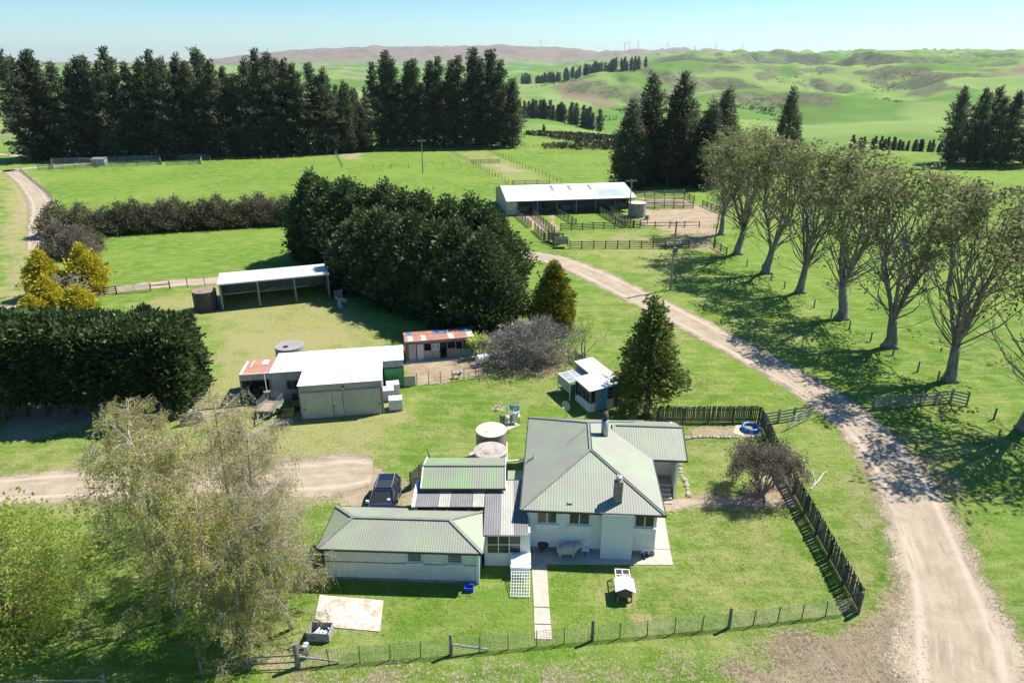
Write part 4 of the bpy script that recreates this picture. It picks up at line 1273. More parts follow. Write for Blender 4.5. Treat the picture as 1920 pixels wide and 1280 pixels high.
# ------------------------------------------------------------ farmhouse
HR_ = R(-3.8)
hs = thing('farmhouse', 'white block farmhouse with mossy green hipped iron roof and two chimneys', 'house', (0.52, 35.2, 0), HR_)
EZ, RZ = 3.4, 4.92
HW, HL = 8.89, 11.87
o = .45
wall = MB()
# walls as slabs so that windows sit in them
for p, q in (((o, o), (HW - o, o)), ((HW - o, o + .06), (HW - o, HL - o - .06)), ((o, HL - o), (HW - o, HL - o)), ((o, o + .06), (o, HL - o - .06))):
    rectwall(wall, p, q, 0, EZ - .02, .12)
wall.build('wall', BLOCK, hs)
ch = MB().box(5.05, 7.0, o - .55, o - .06, 0, EZ - .05)
ch.build('chimney_breast', BLOCK, hs)
ft = MB().box(o - .08, 5.05, o - .085, o - .06, 0, .35).box(7.0, HW - o + .08, o - .085, o - .06, 0, .35)
ft.build('plinth', CONC_G, hs)
MB().box(7.65, 8.2, o - .09, o - .06, .12, .62).build('vent_hatch', BLOCK, hs)
for x0, x1 in ((1.05, 2.25), (3.05, 4.3), (7.15, 8.3)):
    window(hs, x0, x1, 2.25, 3.2, o - .06, (2, 1))
    MB().box(x0 - .1, x1 + .1, o - .16, o - .062, 1.72, 2.08).build('window_apron', WHITE, hs)
window(hs, 1.2, 2.6, 1.9, 3.1, HW - o + .06, (2, 1), out=1, axis='y')
# soffit and fascia
MB().box(.05, HW - .05, .05, HL - .05, EZ - .06, EZ - .02).build('soffit', WHITE, hs)
E = [(0, 0, EZ), (HW, 0, EZ), (HW, HL, EZ), (0, HL, EZ)]
r1, r2 = (HW / 2 + .02, 4.9, RZ), (HW / 2 + .02, 8.63, RZ)
rf = MB()
rf.corr([E[0], E[1], r1], .17, .0035)
rf.corr([E[1], E[2], r2, r1], .17, .0035)
rf.corr([E[2], E[3], r2], .17, .0035)
rf.corr([E[3], E[0], r1, r2], .17, .0035)
roof = rf.build('roof', ROOF_HOUSE, hs)
cap = MB()
for a, b in ((E[0], r1), (E[1], r1), (r1, r2), (E[2], r2), (E[3], r2)):
    cap.beam(np.array(a) + (0, 0, .03), np.array(b) + (0, 0, .03), .20, .05)
cap.build('ridge_cap', CAP, roof)
gt = MB()
for a, b in ((E[0], E[1]), (E[1], (HW, 6.3, EZ)), (E[3], E[0]), (E[2], E[3])):
    gt.beam(np.array(a) - (0, 0, .06), np.array(b) - (0, 0, .06), .13, .13)
gt.build('gutter', TRIM, hs)
for a, b in ((r1, r2),  (r1, E[1])):
    MB().beam(np.array(a) + (.07, -.05, .03), np.array(b) + (.07, -.05, .03), .07, .06).build('flashing', TRIM, roof)
# wing with porch
WX0, WX1, WY0, WY1 = 6.2, 11.24, 6.36, HL - .01
wr = (WY0 + WY1) / 2
WZ = EZ + 1.12
w2 = MB()
w2.corr([(WX0, WY0, EZ + .012), (WX1, WY0, EZ + .012), (WX1, wr, WZ), (WX0, wr, WZ)], .17, .0035)
w2.corr([(WX1, WY1, EZ + .012), (WX0, WY1, EZ + .012), (WX0, wr, WZ), (WX1, wr, WZ)], .17, .0035)
wroof = w2.build('wing_roof', ROOF_HOUSE, hs)
MB().beam((WX0 + .3, wr, WZ + .02), (WX1 + .02, wr, WZ + .02), .2, .05).build('ridge_cap', CAP, wroof)
MB().beam((8.9, WY0, EZ - .05), (WX1 + .06, WY0, EZ - .05), .13, .13).beam((WX1 + .05, WY0, EZ - .02), (WX1 + .05, wr, WZ - .04), .08, .14).beam((WX1 + .05, WY1, EZ - .02), (WX1 + .05, wr, WZ - .04), .08, .14).build('barge_board', TRIM, hs)
ww = MB()
rectwall(ww, (HW - .3, 8.55), (WX1 - .4, 8.55), 0, EZ, .12)
rectwall(ww, (WX1 - .4, 8.62), (WX1 - .4, HL - .5), 0, EZ + .3, .12)
rectwall(ww, (HW - .3, HL - .47), (WX1 - .46, HL - .47), 0, EZ, .12)
ww.build('wing_wall', BLOCK, hs)
MB().box(WX1 - .62, WX1 - .46, 6.7, 8.48, .0, EZ - .1).build('porch_wall', BLOCK, hs)
MB().box(9.3, 10.15, 8.44, 8.487, .82, 2.85).build('door', WHITE, hs)
MB().box(HW - .35, WX1 - .63, 7.3, 8.48, 0, .8).build('porch_floor', CONC, hs)
for k in range(4):
    MB().box(HW + .25, WX1 - .75, 7.3 - .32 * (k + 1), 7.3 - .32 * k - .002, 0, .8 - .18 * (k + 1)).build('step', CONC, hs)
# chimneys, flue, vents
cx, cy = 6.02, .98
st = MB().box(cx - .26, cx + .26, cy - .24, cy + .24, EZ - .1, 5.15)
cst = st.build('chimney', STONE, hs)
MB().lathe([(.16, 0), (.16, .22), (.20, .24), (.20, .30), (.12, .34)], 12, (cx, cy, 5.152)).build('chimney_pot', STEEL, cst)
fx, fy = 5.55, 7.55
fl = MB().lathe([(.25, 0), (.25, 1.35)], 14, (fx, fy, 4.4)).build('flue', STEEL, hs, True)
MB().lathe([(.17, 0), (.17, .25), (.26, .27), (.26, .33), (.20, .36), (.20, .58)], 14, (fx, fy, 5.752)).build('flue_cowl', TRIM, fl, True)
MB().box(2.9, 3.2, .5, .75, 3.52, 3.66).build('roof_vent', ROOF_GREEN, hs)
MB().tube([(.62, 5.6, 3.6), (.62, 5.6, 4.3)], .04, 8).build('vent_pipe', WHITE, hs)
MB().tube([(.16, 5.35, 3.55), (.62, 5.6, 3.72)], .03, 6).build('cable', TRIM, hs)
MB().tube([(2.9, 6.3, 4.5), (4.3, 7.9, 4.95)], .012, 4).build('aerial_cable', TRIM, hs)

# ------------------------------------------------------------ sleepout
sl = thing('sleepout', 'long low pale sleepout with green grey hipped iron roof in front of the car', 'outbuilding', (-11.55, 32.72, 0), R(-2.6))
SW, SL_, SE, SR = 9.85, 4.15, 2.45, 3.2
e = [(0, 0, SE), (SW, 0, SE), (SW, SL_, SE), (0, SL_, SE)]
a1_, a2_ = (1.7, SL_ / 2, SR), (SW - 2.2, SL_ / 2, SR)
rf = MB()
rf.corr([e[0], e[1], a2_, a1_], .16, .004)
rf.corr([e[2], e[3], a1_, a2_], .16, .004)
rs_ = rf.build('roof', ROOF_HOUSE, sl)
rf = MB(); rf.corr([e[1], e[2], a2_], .16, .007)
rf.build('hip_end', ROOF_GREEN, rs_)
rf = MB(); rf.corr([e[3], e[0], a1_], .16, .007)
rf.build('hip_end', ROOF_GREEN, rs_)
cap = MB()
for a, b in ((e[0], a1_), (e[1], a2_), (a1_, a2_), (e[2], a2_), (e[3], a1_)):
    cap.beam(np.array(a) + (0, 0, .025), np.array(b) + (0, 0, .025), .2, .05)
cap.build('ridge_cap', CAP, rs_)
gt = MB()
for a, b in ((e[0], e[1]), (e[1], e[2]), (e[2], e[3]), (e[3], e[0])):
    gt.beam(np.array(a) - (0, 0, .06), np.array(b) - (0, 0, .06), .12, .12)
gt.build('gutter', TRIM, sl)
for (p, q, flip) in (((.3, .3), (SW - .3, .3), 0), ((SW - .3, .3), (SW - .3, SL_ - .3), 0), ((SW - .3, SL_ - .3), (.3, SL_ - .3), 0), ((.3, SL_ - .3), (.3, .3), 0)):
    m = MB(); m.corr([(p[0], p[1], 1.32), (q[0], q[1], 1.32), (q[0], q[1], SE), (p[0], p[1], SE)], .2, .012)
    m.build('wall', CREAMW, sl)
    m = MB(); m.corr([(p[0], p[1], .12), (q[0], q[1], .12), (q[0], q[1], 1.28), (p[0], p[1], 1.28)], .2, .012)
    m.build('wall', CREAMW, sl)
MB().box(.32, SW - .32, .31, SL_ - .31, .0, SE - .03).build('core', CREAMW, sl)
MB().box(.27, SW - .27, .262, .295, 1.275, 1.325).build('rail', ZINCD, sl)
MB().box(.25, SW - .25, .22, .3, 0, .14).build('plinth', CONC_G, sl)
for x0 in (5.35, 7.75):
    w = window(sl, x0, x0 + .82, 1.5, 2.22, .28, (1, 1), sill=True)
    for k in range(5):
        MB().box(x0 + .02, x0 + .80, .215, .245, 1.55 + k * .13, 1.61 + k * .13).build('louvre', GLASS_P, w)
MB().box(SW - .42, SW - .24, .2, .36, 0, SE - .1).build('corner_board', WHITE, sl)

# ------------------------------------------------------------ annex: veranda roof of grey and clear sheets, and the green gabled wash house
an = thing('veranda_annex', 'glazed veranda annex with striped grey and clear roof and green gable behind', 'annex', (0, 0, 0), 0)
def strip(x0, x1, y0, y1, z0, z1, mat, nm):
    m = MB(); m.corr([(x0, y0, z0), (x1, y0, z0), (x1, y1, z1), (x0, y1, z1)], .15, .006)
    return m.build(nm, mat, an)
zf = lambda y: 2.55 + (y - 34.0) * .10
cols = [(-6.25, -4.75, ROOF_GREY), (-4.73, -3.95, ROOF_CLEAR), (-3.93, -2.55, ROOF_GREY), (-2.53, -1.78, ROOF_CLEAR)]
for x0, x1, mt in cols:
    strip(x0, x1, 36.35, 38.95, zf(36.35), zf(38.95), mt, 'roof_sheet')
for x0, x1, mt in ((-1.74, -.72, ROOF_GREY), (-.70, .12, ROOF_CLEAR), (.14, 1.0, ROOF_GREY)):
    strip(x0, x1, 33.85, 38.95, zf(33.85), zf(38.95), mt, 'roof_sheet')
MB().beam((-6.32, 36.3, zf(36.3) + .02), (-6.32, 38.9, zf(38.9) + .02), .2, .1).build('barge_board', WHITE, an)
m = MB()
m.box(-1.70, 1.12, 34.12, 34.24, .0, .95).box(-1.70, -1.55, 34.12, 34.24, .95, 2.5).box(.55, 1.12, 34.12, 34.24, .95, 2.5).box(-1.55, .55, 34.12, 34.24, 2.3, 2.5)
m.build('front_wall', WHITE, an)
window(an, -1.5, .5, 1.0, 2.26, 34.13, (3, 2), sill=False)
MB().box(1.0, 1.12, 34.26, 38.9, 0, 2.48).build('side_wall', WHITE, an)
MB().box(-6.2, -6.08, 36.4, 38.9, 0, 2.6).build('side_wall', CREAMW, an)
MB().box(-1.7, 1.0, 34.3, 38.0, 0, .12).build('floor', CONC, an)
for k, (xx, ss) in enumerate(((-.75, 1.0), (-.3, 1.15))):
    pt = MB().lathe([(.10, .0), (.14, .22), (.15, .24)], 12, (xx, 34.42, .955)).build('flower_pot', PLASTIC, an)
    rng_ = np.random.default_rng(k)
    n_ = 60
    c_ = rng_.normal(0, .12, (n_, 3)) * ss + np.array((xx, 34.42, 1.35))
    v_, f_, t_ = leaf_quads(c_, rng_.normal(0, 1, (n_, 3)), .14, rng_, .3)
    link('pot_plant', npmesh('pot_plant', v_, f_, L_CON, tint=t_), pt)
# wash house
WX0, WX1, WY0, WY1 = -6.0, -.42, 37.75, 41.5
we, wz, wy = 3.22, 3.92, 39.4
m = MB(); m.corr([(WX0, WY0, we), (WX1, WY0, we), (WX1, wy, wz), (WX0, wy, wz)], .16, .004)
g1 = m.build('gable_roof', ROOF_GREEN, an)
m = MB(); m.corr([(WX1, WY1, we), (WX0, WY1, we), (WX0, wy, wz), (WX1, wy, wz)], .16, .004)
m.build('gable_roof', ROOF_GREEN, an)
MB().beam((WX0, wy, wz + .02), (WX1, wy, wz + .02), .2, .05).build('ridge_cap', CAP, g1)
MB().beam((WX0, WY0, we - .07), (WX1, WY0, we - .07), .1, .14).build('gutter', TRIM, an)
for xx in (WX0 + .02, WX1 - .02):
    MB().beam((xx, WY0, we - .02), (xx, wy, wz - .03), .06, .14).beam((xx, WY1, we - .02), (xx, wy, wz - .03), .06, .14).build('barge_board', WHITE, an)
MB().box(WX0 + .15, WX1 - .12, WY0 + .25, WY1 - .3, 0, we - .04).build('gable_wall', WHITE, an)
MB().box(-.3, .8, 40.0, 41.1, 2.3, 2.42).build('flat_roof', ROOF_GREEN, an)
MB().box(-.2, .7, 40.1, 41.0, 0, 2.3).build('porch_wall', WHITE, an)
MB().beam((-.5, 42.0, 2.6), (1.0, 42.0, 2.75), .12, .1).build('downpipe', WHITE, an)

# ------------------------------------------------------------ big white-roofed shed
sh_ = thing('farm_shed', 'large grey iron shed with bright white roof, sliding doors and green side doors', 'shed', (-18.4, 52.9, 0), R(9.8))
zr = lambda v: 3.28 - .09 * v
RP = [((-.1, -.15), (7.13, -.15), (7.13, 9.9), (-.1, 9.9)), ((-3.05, 3.9), (-.12, 3.9), (-.12, 9.8), (-3.05, 9.8)), ((7.15, 5.1), (9.1, 5.1), (9.1, 9.9), (7.15, 9.9))]
for q in RP:
    m = MB(); m.corr([(a, b, zr(b) + .03) for a, b in q], .2, .006)
    m.build('roof', ROOF_WHITE, sh_)
def wallc(p, q, z0, z1p, z1q, mat, pitch=.2, nm='wall'):
    m = MB(); m.corr([(p[0], p[1], z0), (q[0], q[1], z0), (q[0], q[1], z1q), (p[0], p[1], z1p)], pitch, .014)
    return m.build(nm, mat, sh_)
wallc((0, 0), (7.03, 0), 2.62, zr(0), zr(0), ZINC, nm='door_header')
wallc((7.03, 0), (7.03, 5.2), 0, zr(0), zr(5.2), ZINC)
wallc((7.03, 5.25), (9.0, 5.25), 2.05, zr(5.25), zr(5.25), ZINC)
wallc((9.0, 5.25), (9.0, 9.75), 0, zr(5.25), zr(9.75), ZINC)
wallc((9.0, 9.75), (-2.95, 9.7), 0, zr(9.75), zr(9.7), ZINC)
wallc((0, 4), (0, 0), 0, zr(4), zr(0), ZINC)
wallc((-2.95, 4), (0, 4), 0, zr(4), zr(4), ZINC)
wallc((-2.95, 9.7), (-2.95, 4), 0, zr(9.7), zr(4), ZINC)
MB().box(-.03, 7.06, -.05, .0, 2.56, 2.66).build('door_track', ZINCD, sh_)
for x0, x1, y in ((.12, 2.72, -.03), (3.66, 6.92, -.03)):
    d = MB().box(x0, x1, y - .05, y + .01, .06, 2.55).build('sliding_door', PLY, sh_)
    MB().box(x0 + .1 if x0 < 1 else x1 - .25, x0 + .25 if x0 < 1 else x1 - .1, y - .09, y - .052, .95, 1.08).build('handle', TRIM, d)
d = MB().box(2.76, 3.62, -.07, -.01, .06, 2.55).build('side_door', PLY, sh_)
MB().box(2.82, 2.9, -.10, -.072, 1.1, 1.24).build('handle', TRIM, d)
for xx in (-.02, 6.99):
    MB().box(xx, xx + .12, -.04, .05, 0, 2.62).build('corner_post', ZINC, sh_)
MB().lathe([(.05, 0), (.11, .10), (.11, .13)], 10, (3.75, -.16, 2.72)).build('floodlight', PLASTIC, sh_)
MB().box(3.68, 3.82, -.14, -.015, 2.86, 2.98).build('lamp_bracket', TRIM, sh_)
for x0, x1 in ((7.18, 8.03), (8.05, 8.9)):
    d = MB().box(x0, x1, 5.13, 5.19, .05, 2.02).build('green_door', GREEN_DOOR, sh_)
    for k in range(4):
        MB().box(x0 + .01 + k * .21, x0 + .20 + k * .21, 5.105, 5.128, .07, 2.0).build('board', GREEN_DOOR, d)
MB().box(8.92, 9.05, 5.1, 5.24, 0, 2.3).build('corner_post', GREYWOOD, sh_)
window(sh_, -1.65, -.55, 1.2, 2.0, 3.96, (2, 1), GREYWOOD, GLASS, False)
MB().box(-2.9, 6.9, 4.4, 9.5, .0, .05).build('floor', CONC, sh_)
# red lean-to
lt = MB(); lt.corr([(-5.75, 4.15, 2.82), (-3.07, 4.15, 2.82), (-3.07, 8.2, 2.52), (-5.75, 8.2, 2.52)], .2, .014)
ltr = lt.build('lean_to_roof', ROOF_RUST, sh_)
for (a0_, a1_2, b0_, b1_) in ((-5.72, -5.45, 4.2, 7.9), (-5.1, -4.95, 6.0, 8.1), (-4.15, -3.55, 6.6, 8.0), (-5.4, -3.1, 4.18, 4.34)):
    zz = lambda b: 2.82 - (b - 4.15) * .074 + .035
    MB().solid([(a0_, b0_, zz(b0_)), (a1_2, b0_, zz(b0_)), (a1_2, b1_, zz(b1_)), (a0_, b1_, zz(b1_))], .008).build('pale_patch', RUST_PALE, ltr)
wallc((-5.7, 4.25), (-3.0, 4.25), 2.2, 2.8, 2.8, ZINC)
wallc((-5.7, 8.1), (-5.7, 4.25), 0, 2.5, 2.8, ZINC)
wallc((-3.0, 8.12), (-5.7, 8.12), 0, 2.5, 2.5, ZINC)
for xx in (-5.66, -3.1):
    MB().box(xx - .07, xx + .07, 4.2, 4.34, 0, 2.2).build('post', SILVER, sh_)
fr = random.Random(8)
for k in range(26):
    a = np.array((fr.uniform(-5.3, -3.4), fr.uniform(5.4, 7.2), .15 + .08 * (k // 5)))
    MB().tube([a, a + np.array((fr.uniform(-.5, .5), fr.uniform(-.3, .3), 0))], fr.uniform(.07, .13), 6).build('firewood_log', (GREYWOOD, SILVER)[k % 2], sh_)

# ------------------------------------------------------------ open hay shed
hy = thing('hay_shed', 'long open-fronted pole shed with white roof and dark bays', 'shed', tuple(G(419, 581.3)), R(20.0))
m = MB(); m.corr([(-.25, -.25, 3.52), (13.4, -.25, 3.52), (13.4, 6.9, 2.95), (-.25, 6.9, 2.95)], .25, .006)
m.build('roof', ROOF_WHITE, hy)
MB().beam((-.25, -.27, 3.42), (13.4, -.27, 3.42), .06, .14).build('fascia', PLASTIC, hy)
def wallh(p, q, zp, zq, mat=None):
    m = MB(); m.corr([(p[0], p[1], .02), (q[0], q[1], .02), (q[0], q[1], zq), (p[0], p[1], zp)], .25, .014)
    m.build('wall', mat or ZINC, hy)
wallh((0, 6.7), (13.2, 6.7), 2.9, 2.9)
wallh((0, 6.7), (0, .1), 2.9, 3.45)
wallh((13.2, .1), (13.2, 6.7), 3.45, 2.9)
for xx in (0.0, 4.45, 8.95, 13.2):
    MB().tube([(xx, 0, 0), (xx, 0, 3.42)], .12, 8).build('pole', SILVER, hy)
MB().beam((4.5, 3.2, 1.0), (8.9, 3.2, 1.0), .1, .16).build('shelf_beam', SILVER, hy)
MB().beam((.1, 6.3, 1.6), (13.1, 6.3, 1.6), .08, .14).build('wall_rail', SILVER, hy)
for k in range(9):
    a = np.array((5.2 + .35 * k, 3.3 + .2 * (k % 3), 1.12 + .05 * (k % 2)))
    MB().beam(a, a + np.array((1.3, .25 - .1 * (k % 4), .12)), .07, .05).build('stored_timber', (SILVER, PLASTIC)[k % 4 == 0], hy)

# ------------------------------------------------------------ rusty hen house
hn = thing('hen_house', 'rusty patchwork hen house with red and blue roof sheets', 'shed', tuple(G(762.4, 677.5)), R(12.0))
HWN, HD = 7.15, 3.0
rz0, rz1 = 2.32, 2.05
xs = [0, .35, .9, 1.75, 2.25, 3.1, 3.9, 4.6, 5.2, 5.9, 6.6, 7.3]
kinds = [ROOF_RUST, RUST_PALE, ROOF_RUST, RUST_PALE, ROOF_RUST, ROOF_RUST, ROOF_RUST, RUST_PALE, ROOF_RUST, ROOF_RUST, RUST_PALE]
for k in range(11):
    x0, x1 = xs[k] - .08, xs[k + 1] - .085
    m = MB(); m.corr([(x0, -.2, rz0 + .004 * (k % 2)), (x1, -.2, rz0 + .004 * (k % 2)), (x1, HD * .55, rz0 - .12), (x0, HD * .55, rz0 - .12)], .12, .01)
    m.build('roof_sheet', kinds[k], hn)
    m = MB(); m.corr([(x0, HD * .55 + .005, rz0 - .10), (x1, HD * .55 + .005, rz0 - .10), (x1, HD + .15, rz1), (x0, HD + .15, rz1)], .12, .01)
    m.build('roof_sheet', (ROOF_RUST, ROOF_BLUE, ROOF_RUST, ROOF_RUST, ROOF_RUST, ROOF_BLUE, ROOF_BLUE, ROOF_RUST, ROOF_RUST, ROOF_BLUE, ROOF_BLUE)[k], hn)
MB().beam((-.1, -.23, rz0 - .05), (7.25, -.23, rz0 - .05), .05, .12).build('fascia', RUST_PALE, hn)
MB().box(0, 7.15, .0, .05, 1.85, 2.24).build('header_panel', ROOF_RUST, hn)
def pan(x0, x1, z0, z1, mat, nm='wall_panel', y=0.0):
    m = MB(); m.corr([(x0, y, z0), (x1, y, z0), (x1, y, z1), (x0, y, z1)], .14, .008)
    return m.build(nm, mat, hn)
pan(.05, .28, 0, 1.85, ROOF_RUST); pan(.30, 1.05, .05, 1.85, RUST_PALE, 'door'); pan(1.15, 1.85, .05, 1.8, CREAMW, 'door')
pan(1.87, 3.5, 0, 1.05, ZINC); pan(4.35, 5.2, 0, 1.1, GREYWOOD); pan(5.25, 7.1, 0, .95, ZINCD)
pan(5.75, 6.95, .05, .9, MAT('faded_green_sheet', (.12, .33, .22), (.16, .36, .26), 2, .6), 'green_panel', -.03)
window(hn, 2.72, 3.45, 1.12, 1.75, .02, (2, 1), WHITE, GLASS_P, False)
for xx in (1.87, 2.68, 3.52, 4.3, 5.22, 5.95, 7.1):
    MB().box(xx - .04, xx + .04, -.02, .06, 0, 1.85).build('post', GREYWOOD, hn)
for p, q in (((.0, HD), (0, .06)), ((7.15, .06), (7.15, HD)), ((7.15, HD), (0, HD))):
    m = MB(); m.corr([(p[0], p[1], 0), (q[0], q[1], 0), (q[0], q[1], 2.1), (p[0], p[1], 2.1)], .14, .01)
    m.build('wall_panel', ZINC, hn)
MB().box(-.1, 7.25, -.75, -.02, 0, .06).build('concrete_sill', CONC, hn)

# ------------------------------------------------------------ garden shed with glass house
gs = thing('garden_shed', 'small garden shed with blue door, white roof and glass lean-to', 'shed', tuple(G(1105, 773.3)), R(23.5))
zz = lambda u, v: 2.22 + .0 * u + (.02 * v)
for q in ([(-.15, -.15), (1.7, -.15), (1.7, 2.9), (-.15, 2.9)], [(1.71, -.15), (3.55, -.15), (3.55, 2.9), (1.71, 2.9)], [(1.55, 2.91), (3.55, 2.91), (3.55, 5.9), (1.55, 5.9)]):
    m = MB(); m.corr([(a, b, 2.2 + .05 * a + .015 * b) for a, b in q], .14, .008)
    m.build('roof_sheet', ROOF_WHITE, gs)
MB().solid([(2.5, 1.0, 2.40), (3.5, 1.0, 2.45), (3.5, 2.4, 2.465), (2.5, 2.4, 2.42)], .006).build('roof_patch', RUST_PALE, gs)
MB().tube([(2.3, 1.6, 2.44), (2.9, 1.3, 2.49), (3.2, 1.7, 2.5)], .025, 5).build('fallen_stick', BARK_DARK, gs)
b_ = MB()
b_.box(0, .55, 0, .06, 0, .85).box(.0, .06, .06, 2.7, 0, .85)
b_.build('base_panel', BLOCK, gs)
MB().box(.56, .95, 0, .06, 0, 2.18).build('wall_board', GREYWOOD, gs)
d = MB().box(.97, 1.72, -.02, .05, .05, 2.15).build('door', BLUE_DOOR, gs)
MB().box(1.03, 1.1, -.06, -.022, 1.0, 1.1).build('handle', PLASTIC, d)
MB().box(1.74, 2.45, 0, .06, 0, .95).build('wall_board', PLY, gs)
window(gs, 1.8, 2.4, 1.02, 2.05, .0, (1, 3), GREYWOOD, GLASS, False, .05)
for k in range(5):
    MB().box(2.47 + k * .19, 2.65 + k * .19, 0, .05, 0, 2.3).build('wall_board', DARKWOOD, gs)
window(gs, .08, .5, .92, 2.08, .0, (1, 1), GREYWOOD, GLASS, False, .05)
window(gs, .1, 1.2, .92, 2.05, .0, (2, 1), GREYWOOD, GLASS, False, .05, axis='y')
window(gs, 1.5, 2.6, .92, 2.05, .0, (2, 1), GREYWOOD, GLASS, False, .05, axis='y')
MB().box(3.36, 3.42, .06, 5.7, 0, 2.36).box(1.7, 3.36, 5.64, 5.7, 0, 2.28).box(1.7, 1.76, 2.72, 5.6, 0, 2.26).box(0, 1.68, 2.66, 2.72, 0, 2.2).build('wall', ZINCD, gs)
MB().box(-.28, -.02, 1.9, 2.5, .9, .95).build('shelf', GREYWOOD, gs)
cf = MB()
for a, b in (((-.5, 2.8, 1.75), (-.5, 5.2, 1.7)), ((.5, 2.8, 1.80), (.5, 5.2, 1.75)), ((1.5, 2.8, 1.85), (1.5, 5.2, 1.8)), ((-.5, 2.8, 1.75), (1.5, 2.8, 1.85)), ((-.5, 4.0, 1.73), (1.5, 4.0, 1.83)), ((-.5, 5.2, 1.7), (1.5, 5.2, 1.8)),
             ((-.5, 2.8, 0), (-.5, 2.8, 1.75)), ((-.5, 5.2, 0), (-.5, 5.2, 1.7)), ((1.5, 5.2, 0), (1.5, 5.2, 1.8)), ((-.5, 2.8, .8), (-.5, 5.2, .8))):
    cf.beam(a, b, .07)
cf.build('frame', WHITE, gs)
for i in range(2):
    for j in range(2):
        x0, y0 = -.46 + i * 1.0, 2.84 + j * 1.2
        MB().solid([(x0, y0, 1.76 + .05 * i), (x0 + .92, y0, 1.81 + .05 * i), (x0 + .92, y0 + 1.12, 1.79 + .05 * i), (x0, y0 + 1.12, 1.74 + .05 * i)], .01).build('pane', GLASS_P, gs)
MB().box(-.51, -.49, 2.85, 5.15, .84, 1.66).build('pane', GLASS_P, gs)

# ------------------------------------------------------------ woolshed
ws = thing('woolshed', 'long white-roofed open-fronted woolshed behind the wooden pens', 'barn', (-1.0, 139.2, 0), R(9.6))
WL = 27.4
m = MB(); m.corr([(-.2, -.4, 2.95), (WL, -.4, 2.95), (WL - .1, 8, 4.75), (-.2, 8, 4.75)], .5, .012, 4)
wr_ = m.build('roof', ROOF_WHITE, ws)
m = MB(); m.corr([(WL, 16, 2.9), (-.2, 16, 2.9), (-.2, 8.005, 4.76), (WL - .1, 8.005, 4.76)], .5, .012, 4)
m.build('roof', ROOF_WHITE, ws)
rzw = lambda y: 2.95 + (y + .4) * 1.8 / 8.4 + .02
for x0 in (10.2, 14.0, 18.4):
    for k in range(4):
        MB().solid([(x0 + k * .02, 4.6 + k * .75, rzw(4.6 + k * .75) + .02), (x0 + .75, 4.6 + k * .75, rzw(4.6 + k * .75) + .02), (x0 + .7, 5.2 + k * .75, rzw(5.2 + k * .75) + .02), (x0 + k * .02, 5.2 + k * .75, rzw(5.2 + k * .75) + .02)], .02).build('skylight', ROOF_CLEAR if k % 2 else ROOF_GREY, wr_)
for k in range(7):
    x0 = 19.6 + k * .82
    MB().solid([(x0, 1.0, rzw(1.0) + .03), (x0 + .79, 1.0, rzw(1.0) + .03), (x0 + .79, 4.4, rzw(4.4) + .03), (x0, 4.4, rzw(4.4) + .03)], .02).build('skylight', MAT('pale_blue_sheet', (.36, .44, .48), (.42, .50, .54), 1, .35) if k == 0 else bpy.data.materials['pale_blue_sheet'], wr_)
MB().beam((-.2, -.42, 2.86), (WL, -.42, 2.86), .08, .14).build('gutter', ROOF_GREY, ws)
def ww_(p, q, zp, zq, z0=0.02, mat=None):
    m = MB(); m.corr([(p[0], p[1], z0), (q[0], q[1], z0), (q[0], q[1], zq), (p[0], p[1], zp)], .3, .012)
    m.build('wall', mat or ZINC, ws)
ww_((0, 0), (2.0, 0), 2.9, 2.9, mat=RUST_PALE)
ww_((0, 8), (0, 0), 4.7, 2.9); ww_((0, 15.9), (0, 8), 2.9, 4.7)
ww_((WL - .3, 15.9), (0, 15.9), 2.8, 2.8)
ww_((WL - .3, 2.6), (WL - .3, 8), 3.5, 4.7); ww_((WL - .3, 8), (WL - .3, 15.9), 4.7, 2.9)
ww_((2.0, 7.5), (WL - .4, 7.5), 4.6, 4.6)
for k in range(7):
    xx = 2.2 + k * (WL - 2.7) / 6
    MB().box(xx - .08, xx + .08, -.08, .08, 0, 2.9).build('post', SILVER, ws)
for k in range(8):
    xx = 3.0 + k * 3.0
    MB().box(xx, xx + 2.2, 3.0 + (k % 3), 3.1 + (k % 3), .1, 1.1).build('inner_pen_rail', SILVER, ws)
MB().box(WL - 1.9, WL - 1.1, -.5, -.45, 2.1, 2.75).build('yellow_sign', MAT('yellow_paint', (.55, .36, .02), (.45, .30, .03), 3, .6), ws)
# ------------------------------------------------------------ fences
UB_DARK = unitbox('dark_board', DARKWOOD)
UB_GREY = unitbox('grey_board', GREYWOOD)
UB_POST = unitbox('post_board', POSTWOOD)
UB_SILV = unitbox('silver_board', SILVER)
UB_STEEL = unitbox('steel_bar', STEEL)
UB_WIRE = unitbox('wire_bar', WIRE)
fr = random.Random(21)

def bar(name, me, parent, a, b, w, h):
    """board between two points of equal or different height, w thick, h deep"""
    a, b = np.asarray(a, float), np.asarray(b, float)
    d = b - a
    L = float(np.linalg.norm(d))
    yaw = math.atan2(d[1], d[0]); pit = -math.atan2(d[2], math.hypot(d[0], d[1]))
    c = (a + b) / 2
    ob = link(name, me, parent, tuple(c), (0, pit, yaw), (L, w, h))
    # unit box rises from its base: drop it by half its depth
    ob.location.z -= h / 2
    return ob

